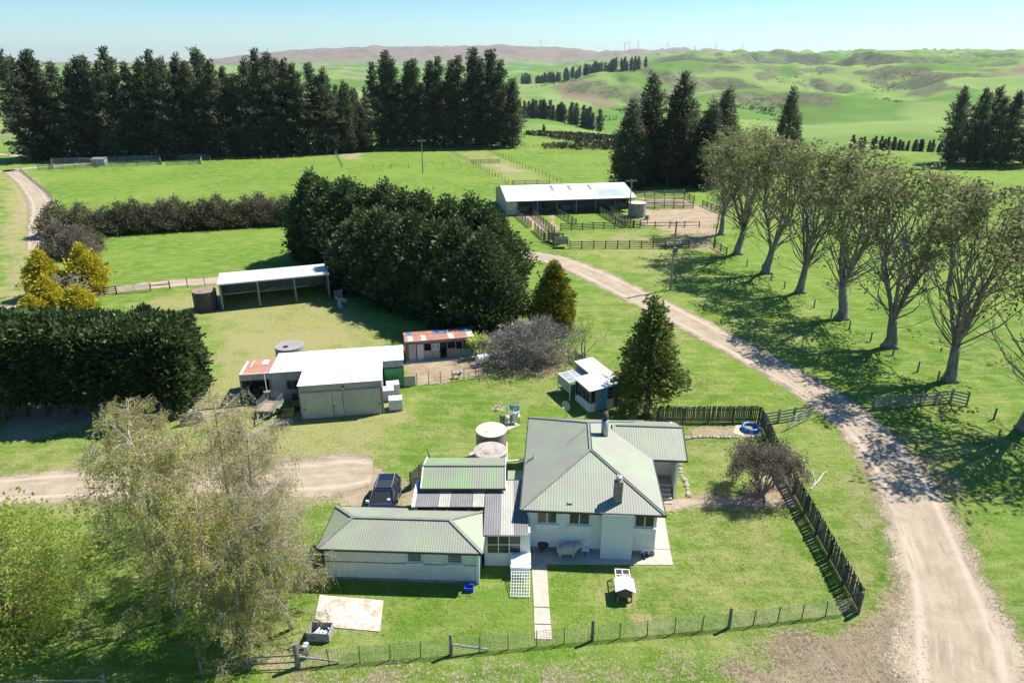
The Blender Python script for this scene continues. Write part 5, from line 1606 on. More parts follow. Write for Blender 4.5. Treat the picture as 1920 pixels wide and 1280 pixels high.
def rail_fence(label, pts, h=1.25, rails=4, spacing=2.2, me=UB_DARK, post=.15, rail=.13, name='rail_fence', cat='fence', group=None, jit=.02):
    P = [np.append(np.asarray(p, float)[:2], 0) for p in pts]
    t = thing(name, label, cat, tuple(P[0]), 0, group)
    o0 = P[0]
    for a, b in zip(P[:-1], P[1:]):
        L = np.linalg.norm(b - a)
        n = max(1, int(round(L / spacing)))
        off = unit(np.array((-(b - a)[1], (b - a)[0], 0))) * (post * .5 + .02)
        for i in range(n + 1):
            if i == 0 and a is not P[0]:
                continue
            q = a + (b - a) * i / n - o0
            link('post', me, t, tuple(q), (fr.uniform(-jit, jit), fr.uniform(-jit, jit), math.atan2((b - a)[1], (b - a)[0])), (post, post, h * fr.uniform(1.02, 1.1)))
        for i in range(n):
            for k in range(rails):
                z = h * (k + .75) / rails * .97
                bar('rail', me, t, a + (b - a) * i / n - o0 - off + (0, 0, z + fr.uniform(-jit, jit)), a + (b - a) * (i + 1) / n - o0 - off + (0, 0, z + fr.uniform(-jit, jit)), .04, rail)
    return t

def wire_fence(label, pts, h=1.1, spacing=4.0, wires=5, me=UB_POST, post=.11, name='wire_fence', group=None, wr=.006, big=0):
    P = [np.append(np.asarray(p, float)[:2], 0) for p in pts]
    for p in P:
        p[2] = float(terrain(p[0], p[1]))
    t = thing(name, label, 'fence', tuple(P[0]), 0, group)
    o0 = P[0]
    for a, b in zip(P[:-1], P[1:]):
        L = np.linalg.norm(b - a)
        n = max(1, int(round(L / spacing)))
        for i in range(n + 1):
            q = a + (b - a) * i / n - o0
            s = 1.5 if big and i % big == 0 else 1
            link('post', me, t, tuple(q), (fr.uniform(-.04, .04), fr.uniform(-.04, .04), fr.random()), (post * s, post * s, h * fr.uniform(1.0, 1.12)))
        for k in range(wires):
            z = h * (k + 1) / (wires + .3)
            bar('wire', UB_WIRE, t, a - o0 + (0, 0, z), b - o0 + (0, 0, z), wr, wr)
    return t

def paling_fence(label, pts, h=1.6, pitch=.15, w=.122, me=UB_DARK, side=1, lean=.0):
    P = [np.append(np.asarray(p, float)[:2], 0) for p in pts]
    t = thing('paling_fence', label, 'fence', tuple(P[0]))
    o0 = P[0]
    for a, b in zip(P[:-1], P[1:]):
        d = unit(b - a); L = np.linalg.norm(b - a); yaw = math.atan2(d[1], d[0])
        nrm = np.array((-d[1], d[0], 0)) * side
        for i in range(int(L / pitch)):
            q = a + d * (i + .5) * pitch - o0 + nrm * .05
            link('paling', me, t, tuple(q + (0, 0, .04)), (fr.uniform(-.025, .025), fr.uniform(-.03, .03), yaw), (w * fr.uniform(.9, 1.05), .02, h * fr.uniform(.96, 1.03)))
        n = int(round(L / 2.4))
        for i in range(n + 1):
            link('post', me, t, tuple(a + d * L * i / n - o0 - nrm * .07), (0, 0, yaw), (.12, .12, h * .97))
        for i in range(n):
            for z in (.35, h * .82):
                bar('rail', me, t, a + d * L * i / n - o0 - nrm * .005 + (0, 0, z), a + d * L * (i + 1) / n - o0 - nrm * .005 + (0, 0, z), .05, .09)
    return t

def gate(label, a, b, h=1.15, bars=5, mat=UB_STEEL, name='farm_gate', z=.12, brace=True):
    a, b = np.append(np.asarray(a, float)[:2], 0), np.append(np.asarray(b, float)[:2], 0)
    t = thing(name, label, 'gate', tuple(a))
    d = b - a
    for k in range(bars):
        zz = z + (h - z) * k / (bars - 1)
        bar('rail', mat, t, (0, 0, zz), d + (0, 0, zz), .035, .045)
    for f in (0, .5, 1):
        link('upright', mat, t, tuple(d * f + (0, 0, z)), (0, 0, math.atan2(d[1], d[0])), (.045, .045, h - z))
    if brace:
        bar('brace', mat, t, (0, 0, z), d * .5 + (0, 0, h), .03, .035)
    return t

g2 = lambda *p: [G(a, b)[:2] for a, b in p]
# woolshed pens
rail_fence('dark rail fence on the outer side of the dirt race to the woolshed', g2((970, 405), (995.5, 427)), 1.3)
rail_fence('dark rail fence on the inner side of the dirt race, longest of the pair', g2((1000, 404), (1040, 439)), 1.3)
rail_fence('dark rail fence between the two green pens', g2((1044, 401), (1080, 422)), 1.25)
rail_fence('left rail of the narrow drafting race right of the green pens', g2((1116, 395), (1172, 427)), 1.35, 5, 1.7)
rail_fence('right rail of the narrow drafting race right of the green pens', g2((1136, 394), (1187.5, 427)), 1.35, 5, 1.7)
rail_fence('dark rail fence closing the front of the green pens', g2((1051.5, 432), (1172, 427.5)), 1.3)
rail_fence('dark rail fence directly under the woolshed eave', g2((1010, 400.5), (1044, 400), (1116, 396), (1176, 390)), 1.2, 4, 2.0)
gate('pale bar gate closing the end of the drafting race', G(1173, 427)[:2], G(1187, 426.6)[:2], 1.3, 6, UB_GREY)
rail_fence('short dark rail fence right of the drafting race end', g2((1188.5, 427), (1200, 427)), 1.3)
rail_fence('two-railed dark fence across the front of the bare earth yard', g2((1200, 427.5), (1311, 426.5)), 1.2, 2, 2.6)
rail_fence('long dark four-rail fence nearest the camera at the stockyards', g2((1068.3, 466.5), (1291, 465)), 1.35, 4, 2.05)
rail_fence('dark rail fence leading to the loading ramp', g2((1002.7, 432), (1021.6, 450)), 1.35, 5)
rail_fence('rail fence in the far right stockyard, behind the concrete tank', g2((1209, 381.5), (1282, 380.5)), 1.35, 4, 2.2, UB_SILV)
rail_fence('rail fence in front of the far right stockyard, beside the tank', g2((1209, 391.5), (1299, 391)), 1.35)
rail_fence('farthest rail fence of the right stockyard in conifer shade', g2((1190, 370), (1282, 366)), 1.35, 4, 2.4, UB_SILV)
rail_fence('slanting rail fence at the right stockyard corner under the conifers', g2((1283, 371), (1301, 379)), 1.4)
rail_fence('slanting rail fence between the bare yard and the gum trees', g2((1317, 386.5), (1351, 400)), 1.3)
wire_fence('wire and post fence along the right side of the bare yard', g2((1350, 401), (1338, 464)), 1.3, 2.6, 6, UB_DARK, .14)
rail_fence('short rail fence beside the second gum tree', g2((1340, 465), (1362, 478)), 1.2, 3)
rail_fence('rail fence across the paddock race behind the woolshed', g2((962, 348), (1030, 346.5)), 1.3, 3, 3.0, UB_GREY)
rail_fence('silvery gate fence across the paddock race', g2((883, 307), (937, 306.5)), 1.3, 4, 3, UB_SILV)
wire_fence('long post and wire fence on the left of the paddock race', g2((847, 287), (883, 307), (960, 347)), 1.15, 2.9, 4)
wire_fence('long post and wire fence on the right of the paddock race', g2((905, 280), (1052, 344)), 1.15, 2.9, 4)
wire_fence('thin post fence across the paddock below the power pole', g2((700, 317), (862, 310)), 1.1, 5.2, 3)
wire_fence('pale fence along the narrow lane between the pine belts', g2((628, 288), (642, 315)), 1.2, 3, 5, UB_SILV)
wire_fence('post fence at the foot of the left pine belt', g2((395, 304), (612, 296)), 1.3, 5.0, 4, UB_SILV)
wire_fence('far post fence below the gully scrub', g2((1000, 277), (1155, 279)), 1.2, 5, 3)
wire_fence('post fence at the foot of the centre pines', g2((700, 283), (985, 278)), 1.2, 6, 3)
wire_fence('white-posted fence between the dirt track and the paddock', g2((38, 322), (60, 342), (99, 374)), 1.2, 2.0, 4, UB_SILV)
# stockyards below the pine belt
rail_fence('front rail of the long silver stockyards under the pines', g2((72, 320), (186, 314), (302, 309)), 1.5, 5, 3.4, UB_SILV)
rail_fence('rear rail of the long silver stockyards under the pines', g2((98, 307), (200, 304), (300, 300)), 1.6, 5, 3.4, UB_SILV)
for i, (x0, y0, x1, y1) in enumerate(((98, 307, 100, 318), (180, 305, 184, 314), (300, 300, 303, 309))):
    rail_fence(('left end', 'middle', 'right end')[i] + ' cross rail of the silver stockyards under the pines', g2((x0, y0), (x1, y1)), 1.5, 5, 3.0, UB_SILV)
rail_fence('separate short silver pen right of the stockyards', g2((313, 311), (377, 308), (378, 300)), 1.4, 5, 3.2, UB_SILV)
rail_fence('dark rail fence behind the short silver pen', g2((306, 299), (395, 297)), 1.4, 4, 3.2, UB_SILV)
gate('small dark gate at the farm road by the left pine', G(10, 309)[:2], G(24, 309)[:2], 1.4, 5, UB_DARK)
gate('grey gate at the foot of the farm road fence', G(28, 322)[:2], G(38, 320)[:2], 1.3, 5, UB_SILV)
p0 = G(172, 310)
t = thing('tin_hut', 'small grey tin hut inside the silver stockyards', 'hut', tuple(p0), .1)
MB().box(0, 3.8, 0, 2.4, 0, 1.7).build('wall', ZINC, t)
MB().solid([(-.15, -.2, 1.75), (3.95, -.2, 1.75), (3.95, 2.6, 2.1), (-.15, 2.6, 2.1)], .05).build('roof', ROOF_GREY, t)

# garden fences
paling_fence('dark paling fence along the back of the garden above the paddling pool', [(12.6, 52.3), (21.4, 52.4)], 1.55)
paling_fence('long dark paling fence along the right side of the lawn', [(21.5, 52.3), (20.6, 44), (19.75, 30.1)], 1.6, side=1)
paling_fence('low weathered paling fence running behind the garden shed', [(12.5, 52.4), (10.6, 57.5), (6.6, 65.6)], 1.25, .17, .1, UB_GREY)
rail_fence('rail fence beside the metal gate by the road', [(21.7, 52.0), (26.2, 53.4)], 1.2, 4, 1.5, UB_GREY)
gate('metal gate swung open on the grass by the road', (23.4, 51.0), (26.2, 53.0), 1.15, 5)
rail_fence('weathered wooden rail fence under the large gum tree beside the road', [G(1636, 767)[:2], G(1782, 753)[:2], G(1812, 760)[:2]], 1.25, 4, 1.6, UB_GREY)
for i, (bx, by) in enumerate(((1400, 500), (1428, 508), (1446, 526), (1470, 542), (1526, 577), (1558, 596), (1592, 618), (1632, 640), (1674, 666), (1720, 697), (1757, 716), (1863, 786))):
    t = thing('fence_post', ('fence post at the foot of the row of gum trees' if i < 10 else 'fence post at the foot of the large gum tree by the rail fence' if i == 10 else 'lone fence post on the grass right of the wooden rail fence'), 'post', tuple(G(bx, by)), 0, 'posts along the gum trees')
    MB().tube([(0, 0, 0), (0, 0, 1.15)], [.09, .08], 8).build('shaft', POSTWOOD, t)
    MB().lathe([(.085, 0), (.05, .03)], 8, (0, 0, 1.15)).build('top', SILVER, t)

# netting fence in front
def netting():
    pts = [np.append(q, 0) for q in g2((559, 1250), (845.6, 1227), (1110, 1200.5), (1366, 1176.5))] + [np.array((19.2, 30.15, 0))]
    o0 = pts[0]
    t = thing('netting_fence', 'low wire netting fence with wooden posts along the front lawn', 'fence', tuple(o0))
    for i, p in enumerate(pts[:-1]):
        m = MB().tube([(0, 0, 0), (.02, 0, .7), (0, .02, 1.42 if i else 1.6)], [.10, .09, .085] if i else [.15, .14, .13], 9)
        m.build('wooden_post', POSTWOOD if i else GREYWOOD, t, loc=tuple(p - o0))
    for a, b in zip(pts[:-1], pts[1:]):
        n = 5
        for i in range(1, n):
            link('steel_post', UB_WIRE, t, tuple(a + (b - a) * i / n - o0), (0, fr.uniform(-.05, .05), 0), (.045, .045, 1.12))
        w = MB()
        for z in np.linspace(.06, 1.05, 9):
            w.beam(a - o0 + (0, 0, z), b - o0 + (0, 0, z), .012)
        L = np.linalg.norm(b - a)
        for k in range(int(L / .16)):
            q = a + (b - a) * (k * .16 / L) - o0
            w.beam(q + (0, 0, .06), q + (0, 0, 1.05), .006)
        w.build('netting', WIRE, t)['kind'] = 'stuff'
    for i, dx in ((0, 2.1), (1, 2.0)):
        p = pts[i] - o0
        MB().tube([p + (0, 0, .75), p + (dx, .25, .12)], [.06, .05], 7).build('brace', SILVER, t)
netting()
rail_fence('old rail fence running left from the big corner post under the birches', [G(558, 1252)[:2], G(470, 1256)[:2], G(380, 1268)[:2]], .95, 2, 1.9, UB_POST, .11, .08)
rail_fence('grey rail fence crossing the bottom left corner', [G(-40, 1300)[:2], G(75, 1292)[:2], G(200, 1290)[:2]], .9, 1, 2.6, UB_GREY, .11, .08)
# yard gates on the left
rail_fence('short dark wooden gate by the yellow cypress', g2((196, 553), (219, 551)), 1.1, 4, 1.2)
gate('thin wire gate across the yard entrance', G(222, 551)[:2], G(283, 547)[:2], 1.1, 7, UB_STEEL, brace=False)
rail_fence('single top-rail fence left of the dark tank', g2((283, 545), (319, 542)), 1.05, 1, 3)
wire_fence('two thin posts between rail and hay shed', g2((319, 542), (352, 539), (385, 536)), 1.2, 3, 3, UB_DARK, .07)
gate('galvanised bar gate beside the firewood lean-to', G(366, 768)[:2], G(452, 760)[:2], 1.15, 6)
# hen yard
def henyard():
    pts = [G(782, 722), G(848, 716), G(914, 706), G(895, 670)]
    o0 = pts[0]
    t = thing('hen_yard_fence', 'wire fence with thin posts round the bare hen yard', 'fence', tuple(o0))
    for a, b in zip(pts[:-1], pts[1:]):
        for i in range(3):
            link('post', UB_POST, t, tuple(a + (b - a) * i / 3 - o0), (0, 0, 0), (.06, .06, 1.3))
        for z in (.3, .65, 1.0, 1.25):
            bar('wire', UB_WIRE, t, a - o0 + (0, 0, z), b - o0 + (0, 0, z), .012, .012)
    bar('top_rail', UB_STEEL, t, pts[1] + (pts[2] - pts[1]) * .33 - o0 + (0, 0, 1.3), pts[2] - o0 + (0, 0, 1.3), .04, .04)
henyard()
t = thing('plywood_panel', 'grey plywood panel closing the hen yard beside the green doors', 'panel', tuple(G(759, 725)), R(10))
MB().box(0, 1.05, 0, .04, 0, 1.1).build('sheet', PLY, t)
MB().box(0, 1.05, -.05, -.002, .95, 1.05).build('batten', GREYWOOD, t)
# ------------------------------------------------------------ tanks
def tank(label, loc, r, h, mat, lid, lidmat=None, flat=.12, name='water_tank', ribs=0):
    t = thing(name, label, 'tank', loc)
    prof = [(r, 0), (r, h * .33), (r * 1.004, h * .34), (r, h * .35), (r, h * .66), (r * 1.004, h * .67), (r, h * .68), (r, h)]
    MB().lathe(prof, 36).build('shell', mat, t, False)
    m = MB().lathe([(r * 1.02, h), (r * 1.02, h + .05), (r * .96, h + .07), (r * .45, h + flat), (.02, h + flat * 1.1)], 36)
    l_ = m.build('lid', lid, t, False)
    MB().lathe([(.28, 0), (.28, .06), (.02, .08)], 14, (-r * .15, -r * .3, h + flat * .8)).build('hatch', lidmat or lid, l_)
    return t
tank('tall cream water tank with a flat pale lid behind the wash house', (-1.62, 46.6, 0), 1.18, 2.55, CONC_G, CREAMT)
tank('grey lidded concrete tank directly behind the green gable', (-1.62, 43.95, 0), 1.22, 2.3, CONC_G, MAT('tank_lid_grey', (.42, .37, .33), (.32, .28, .25), 1.5, .9, c3=(.2, .17, .15), scale3=6))
tank('round concrete tank at the right end of the woolshed', (25.4, 138.6, 0), 1.75, 2.75, CONC_G, MAT('tank_lid_pale', (.50, .47, .42), (.42, .39, .35), 1, .9))
tank('dark rust-topped tank at the left end of the hay shed', tuple(G(388, 579)), 1.42, 2.45, BLACKT, MAT('rusty_lid', (.27, .19, .15), (.18, .13, .10), 3, .9, c3=(.34, .30, .27), scale3=8), flat=.03)
tank('low flat-topped grey tank behind the white-roofed shed', (-23.2, 65.6, 0), 1.42, 1.75, CONC_G, MAT('dark_lid', (.30, .29, .285), (.24, .235, .23), 2, .8), INK, .05)

# ------------------------------------------------------------ car
CARPAINT = MAT('navy_car_paint', (0.018, 0.024, 0.060), (0.02, 0.027, 0.066), 1, .18, .3, spec=.6)
def car():
    t = thing('parked_car', 'dark navy station wagon parked on the gravel behind the sleepout', 'car', (-8.95, 40.2, 0), R(1))
    # built facing -y; x right, half-length 2.35
    def ring(y, hw, z0, zs, zt, tw):
        return [(-hw * .92, y, z0), (hw * .92, y, z0), (hw, y, z0 + .18), (hw, y, zs), (tw, y, zt), (-tw, y, zt), (-hw, y, zs), (-hw, y, z0 + .18)]
    body = loft([ring(-2.36, .62, .42, .60, .68, .55), ring(-2.28, .80, .30, .66, .80, .68), ring(-2.0, .90, .26, .74, .90, .76), ring(-1.3, .93, .25, .84, 1.00, .80), ring(-.95, .93, .25, .90, 1.04, .82),
                 ring(0, .94, .25, .93, 1.05, .84), ring(1.3, .94, .25, .95, 1.07, .84), ring(2.05, .91, .27, .95, 1.06, .80), ring(2.28, .84, .34, .90, 1.02, .72), ring(2.36, .70, .45, .80, .92, .60)])
    body.build('body', CARPAINT, t, False)
    def cr(y, hw, z0, z1, tw):
        return [(-hw, y, z0), (hw, y, z0), (tw, y, z1), (-tw, y, z1)]
    loft([cr(-1.02, .78, 1.0, 1.03, .74), cr(-.30, .80, 1.0, 1.55, .62), cr(.3, .81, 1.0, 1.60, .64), cr(1.7, .80, 1.0, 1.58, .62), cr(2.12, .74, 1.0, 1.12, .68)]).build('windows', GLASS, t)
    rf = loft([[(-.63, y, z), (.63, y, z), (.59, y, z + .05), (-.59, y, z + .05)] for y, z in ((-.30, 1.545), (.3, 1.60), (1.0, 1.605), (1.72, 1.58))]).build('roof', CARPAINT, t)
    MB().solid([(-.5, -.1, 1.665), (.5, -.1, 1.665), (.5, .85, 1.668), (-.5, .85, 1.668)], .012).build('sunroof', GLASS, rf)
    for s in (-1, 1):
        p = MB()
        p.beam((s * .77, -1.0, 1.04), (s * .625, -.30, 1.585), .07, .05)
        p.beam((s * .815, .32, 1.04), (s * .645, .32, 1.60), .06, .05)
        p.beam((s * .80, 1.25, 1.04), (s * .635, 1.25, 1.59), .06, .05)
        p.beam((s * .76, 2.05, 1.1), (s * .625, 1.70, 1.60), .08, .06)
        p.build('pillar', CARPAINT, t)
        MB().beam((s * .56, -.1, 1.685), (s * .56, 1.65, 1.675), .04, .05).build('roof_rail', STEEL, rf)
        m = loft([[(s * (.93 + k * .02), -.86 + dy, z) for dy, z in ((-.08, 1.0), (.08, 1.0), (.06, 1.16), (-.06, 1.16))] for k in range(0, 12, 3)])
        m.build('mirror', PLASTIC if s < 0 else CARPAINT, t)
        MB().box(s * .74 - .14, s * .74 + .14, -2.31, -2.15, .64, .80).build('headlight', MAT('lamp_glass', (.7, .7, .7), (.6, .6, .62), 3, .1) if s < 0 else bpy.data.materials['lamp_glass'], t)
        MB().box(s * .78 - .07, s * .78 + .07, 2.2, 2.33, .75, 1.0).build('tail_light', MAT('red_lens', (.4, .02, .02), (.3, .02, .02), 3, .2) if s < 0 else bpy.data.materials['red_lens'], t)
        for y in (-1.42, 1.38):
            w = MB()
            prof = [(.20, -.11), (.31, -.11), (.335, -.07), (.335, .07), (.31, .11), (.20, .11)]
            n = 20
            vs = [(s * .84 + q, y + r_ * math.cos(2 * math.pi * k / n), .335 + r_ * math.sin(2 * math.pi * k / n)) for r_, q in prof for k in range(n)]
            fs = [(i * n + k, i * n + (k + 1) % n, (i + 1) * n + (k + 1) % n, (i + 1) * n + k) for i in range(5) for k in range(n)]
            w.add(vs, fs)
            tyre = w.build('tyre', TRIM, t)
            MB().tube([(s * .84 - .09, y, .335), (s * .84 + .09, y, .335)], .21, 14).build('rim', STEEL, tyre)
    MB().box(-.52, .52, -2.39, -2.33, .34, .56).build('grille', TRIM, t)
    MB().box(-.72, .72, -1.12, -1.0, 1.012, 1.03).build('cowl', TRIM, t)
    MB().tube([(0, 1.75, 1.62), (0, 1.95, 1.85)], .012, 4).build('aerial', TRIM, t)
    MB().solid([(.35, -.86, 1.17), (.55, -.86, 1.17), (.55, -.75, 1.25), (.35, -.75, 1.25)], .005).build('windscreen_sticker', PLASTIC, t)
car()

# ------------------------------------------------------------ plastic liquid tanks in cages
def ibc(label, loc, rz):
    t = thing('caged_liquid_tank', label, 'tank', loc, rz, 'caged white liquid tanks by the shed')
    MB().box(-.58, .58, -.48, .48, .14, 1.12).build('bottle', PLASTIC, t)
    MB().lathe([(.11, 0), (.11, .05), (.02, .06)], 12, (0, 0, 1.121)).build('cap', STEEL, t)
    MB().box(-.6, .6, -.5, .5, 0, .13).build('pallet', STEEL, t)
    c = MB()
    for k in range(6):
        z = .2 + k * .18
        for a, b in (((-.6, -.5, z), (.6, -.5, z)), ((.6, -.5, z), (.6, .5, z)), ((.6, .5, z), (-.6, .5, z)), ((-.6, .5, z), (-.6, -.5, z))):
            c.beam(a, b, .02)
    for k in range(6):
        x = -.6 + k * .24
        for y in (-.5, .5):
            c.beam((x, y, .13), (x, y, 1.12), .02)
    for k in range(1, 5):
        y = -.5 + k * .2
        for x in (-.6, .6):
            c.beam((x, y, .13), (x, y, 1.12), .02)
    c.build('cage', STEEL, t)
p = G(742, 768)
ibc('front caged white liquid tank on the grass beside the shed', (p[0], p[1] + .2, 0), R(10))
ibc('rear caged white liquid tank against the shed wall', (p[0] - 1.05, p[1] + 2.1, 0), R(10))
ibc('upper caged white liquid tank nearest the green doors', (p[0] - .75, p[1] + 3.3, 0), R(14))

# ------------------------------------------------------------ trailer and clutter by the shed
def trailer():
    t = thing('farm_trailer', 'small green farm trailer with mesh sides parked before the lean-to', 'trailer', tuple(G(497, 784)), R(-6))
    TG = MAT('trailer_green', (.16, .23, .16), (.22, .26, .19), 3, .7)
    MB().box(-.75, .75, 0, 2.3, .48, .56).build('deck', MAT('rusty_deck', (.33, .25, .19), (.24, .17, .12), 3, .9), t)
    for x in (-.77, .77):
        MB().box(x - .03, x + .03, 0, 2.3, .45, .80).build('side_board', TG, t)
        c = MB()
        for z in (1.0, 1.2, 1.4):
            c.beam((x, .3, z), (x, 2.3, z), .018)
        for k in range(11):
            c.beam((x, .3 + k * .2, .8), (x, .3 + k * .2, 1.4), .014)
        c.build('mesh_side', STEEL, t)
        w = MB().tube([(x * 1.18 - .09, 1.1, .3), (x * 1.18 + .09, 1.1, .3)], .3, 16).build('tyre', TRIM, t)
        MB().tube([(x * 1.18 - .095, 1.1, .3), (x * 1.18 + .095, 1.1, .3)], .14, 10).build('rim', STEEL, w)
        MB().box(x * 1.18 - .15, x * 1.18 + .15, .7, 1.5, .62, .68).build('mudguard', TG, t)
    c = MB()
    for z in (1.0, 1.2, 1.4):
        c.beam((-.77, 2.31, z), (.77, 2.31, z), .018)
    for k in range(8):
        c.beam((-.77 + k * .22, 2.31, .5), (-.77 + k * .22, 2.31, 1.4), .014)
    c.build('tail_mesh', STEEL, t)
    MB().box(-.75, .75, -.03, .03, .45, .72).build('front_board', TG, t)
    MB().beam((-.6, 0, .46), (0, -1.3, .46), .08).beam((.6, 0, .46), (0, -1.3, .46), .08).beam((0, -1.2, .46), (0, -1.75, .46), .07).build('drawbar', STEEL, t)
    MB().tube([(0, -1.35, .0), (0, -1.35, .5)], .03, 8).build('jockey_stand', STEEL, t)
trailer()
t = thing('loader_bucket', 'yellow steel tray lying beside the trailer', 'tray', tuple(G(541, 776)), .2)
YP = MAT('yellow_machine_paint', (.62, .40, .06), (.52, .33, .06), 2, .6)
MB().box(-.5, .5, -.4, .4, .0, .08).box(-.5, .5, .34, .42, .08, .4).box(-.52, -.46, -.4, .33, .08, .3).box(.46, .52, -.4, .33, .08, .3).build('tray', YP, t)
t = thing('mower', 'olive machine with dark seat in the shade beside the shed door', 'machine', tuple(G(556, 762)), .4)
MB().box(-.5, .5, -.7, .7, .25, .6).build('chassis', MAT('olive_paint', (.16, .15, .05), (.2, .19, .08), 2, .6), t)
MB().box(-.25, .25, .2, .65, .6, 1.0).build('seat', TRIM, t)
for x in (-.5, .5):
    for y in (-.45, .45):
        MB().tube([(x - .08, y, .24), (x + .08, y, .24)], .24, 12).build('wheel', TRIM, t)
t = thing('whip_aerial_pole', 'thin white pole with a round grey satellite dish in the shed corner', 'pole', tuple(G(505, 758)), 0)
MB().tube([(0, 0, 0), (-.1, 0, 4.3)], [.04, .025], 7).build('mast', PLASTIC, t)
MB().lathe([(.02, 0), (.22, .05), (.33, .12)], 16, (0, -.1, 1.3)).build('dish', STEEL, t)
t = thing('wooden_pallet_stack', 'brown slatted wooden hurdle leaning by the bar gate', 'hurdle', tuple(G(338, 795)), R(20))
for k in range(6):
    MB().box(0, 1.9, -.02 - .1 * k, .06 - .1 * k, .1 + k * .17, .22 + k * .17).build('slat', GREYWOOD, t)
for x in (.1, .95, 1.8):
    MB().beam((x, .1, 0), (x, -.5, 1.15), .08).build('upright', GREYWOOD, t)
fr2 = random.Random(3)
for k in range(9):
    q = G(368, 776) + np.array((fr2.uniform(-1, .6), fr2.uniform(-.5, .5), 0))
    t = thing('firewood_log', 'split log lying in the loose heap by the bar gate', 'log', tuple(q), fr2.random() * 3, 'logs in the heap by the bar gate')
    MB().tube([(-.25, 0, .12), (.25, 0, .12)], .12, 7).build('bark', (GREYWOOD, SILVER)[k % 2], t)
    MB().tube([(.251, 0, .12), (.256, 0, .12)], .115, 7).build('cut_end', CREAMT, t)

# ------------------------------------------------------------ poles
def power_pole(label, base, h, arm_z, rz, arms=2, guy=None):
    t = thing('power_pole', label, 'pole', tuple(base), rz)
    MB().tube([(0, 0, 0), (0, 0, h)], [.17, .11], 9).build('shaft', GREYWOOD, t)
    for k in range(arms):
        z = arm_z - k * .0 if k == 0 else h - .3
        a = MB().beam((-1.2 if k == 0 else -.8, .12, z), (1.2 if k == 0 else .8, .12, z), .1, .12).build('crossarm', SILVER, t)
        for x in (-1.05, -.55, .55, 1.05):
            if k and abs(x) > .9:
                continue
            MB().lathe([(.03, 0), (.06, .06), (.04, .12), (.06, .18), (.02, .2)], 8, (x, .12, z + .06)).build('insulator', PLASTIC, a)
    for q in (guy or []):
        MB().tube([(0, 0, arm_z - .2), q], .012, 4).build('guy_wire', STEEL, t)
    return t
pp = power_pole('tall grey power pole on the grass beside the gravel road', G(1257, 543.5), 9.6, 6.4, R(25), 2, [(-3.0, -2.4, 0), (1.0, -.8, 0)])
MB().lathe([(.05, 0), (.16, .03), (.16, .10), (.03, .13)], 10, (0, -.1, 9.6)).build('lamp_head', PLASTIC, pp)
MB().box(-.3, .3, -.4, -.1, 5.3, 6.0).build('transformer', GREYWOOD, pp)
power_pole('power pole beside the concrete tank at the woolshed', G(1180, 408), 7.6, 7.2, R(10), 1, [(3.4, 1.0, 0), (-1.2, .4, 0)])
power_pole('lone power pole in the green paddock beyond the shelterbelt', G(793, 324), 9.2, 8.7, 0, 1)
t = thing('marker_pole', 'thin pale pole with a blue barrel at its foot by the drive', 'pole', tuple(G(63, 552)), 0)
MB().tube([(0, 0, 0), (0, 0, 1.9)], .10, 8).build('post', GREYWOOD, t)
MB().tube([(0, 0, 1.9), (-.5, 0, 5.2)], [.035, .02], 6).build('rod', PLASTIC, t)
MB().lathe([(.02, .0), (.32, .02), (.33, .55), (.30, .6), (.02, .62)], 14, (-.75, .2, 0)).build('barrel', MAT('blue_plastic', (.13, .16, .30), (.17, .2, .34), 2, .5), t)

# loading ramp
t = thing('loading_ramp', 'wooden stock loading ramp with grey side sheet at the road', 'ramp', tuple(G(1023, 452)), R(-48))
for k in range(9):
    MB().box(.0 + k * .42, .40 + k * .42, -.5, .5, .08 + k * .11, .14 + k * .11).build('deck_board', GREYWOOD, t)
for y in (-.56, .56):
    for x in (.1, 1.3, 2.5, 3.7):
        MB().box(x - .08, x + .08, y - .08, y + .08, 0, 2.0).build('post', DARKWOOD, t)
    for k in range(4):
        MB().beam((.05, y - .1 * np.sign(y), .5 + k * .32), (3.8, y - .1 * np.sign(y), 1.0 + k * .30), .04, .16).build('side_rail', DARKWOOD, t)
t = thing('sheet_crate', 'grey sheet-sided stock crate at the foot of the loading ramp', 'crate', tuple(G(1041, 466)), R(2))
MB().box(0, 2.2, 0, .06, .75, 1.7).build('side_sheet', ZINCD, t)
MB().box(0, 2.2, 1.4, 1.46, .75, 1.7).build('side_sheet', ZINCD, t)
for x in (0.03, 2.17):
    for y in (-.06, 1.52):
        MB().box(x - .05, x + .05, y - .05, y + .05, 0, 1.75).build('leg', SILVER, t)
MB().box(0.08, 2.12, .065, 1.395, .7, .75).build('floor', GREYWOOD, t)
t = thing('drafting_stand', 'pale wooden stand projecting above the two-railed yard fence', 'stand', tuple(G(1206, 420)), .1)
MB().box(-.6, .9, -.3, .3, .85, .95).build('top', SILVER, t)
MB().box(.35, .9, -.28, .28, .95, 1.7).build('back', SILVER, t)
for x in (-.5, .8):
    MB().box(x - .06, x + .06, -.06, .06, 0, .85).build('leg', SILVER, t)

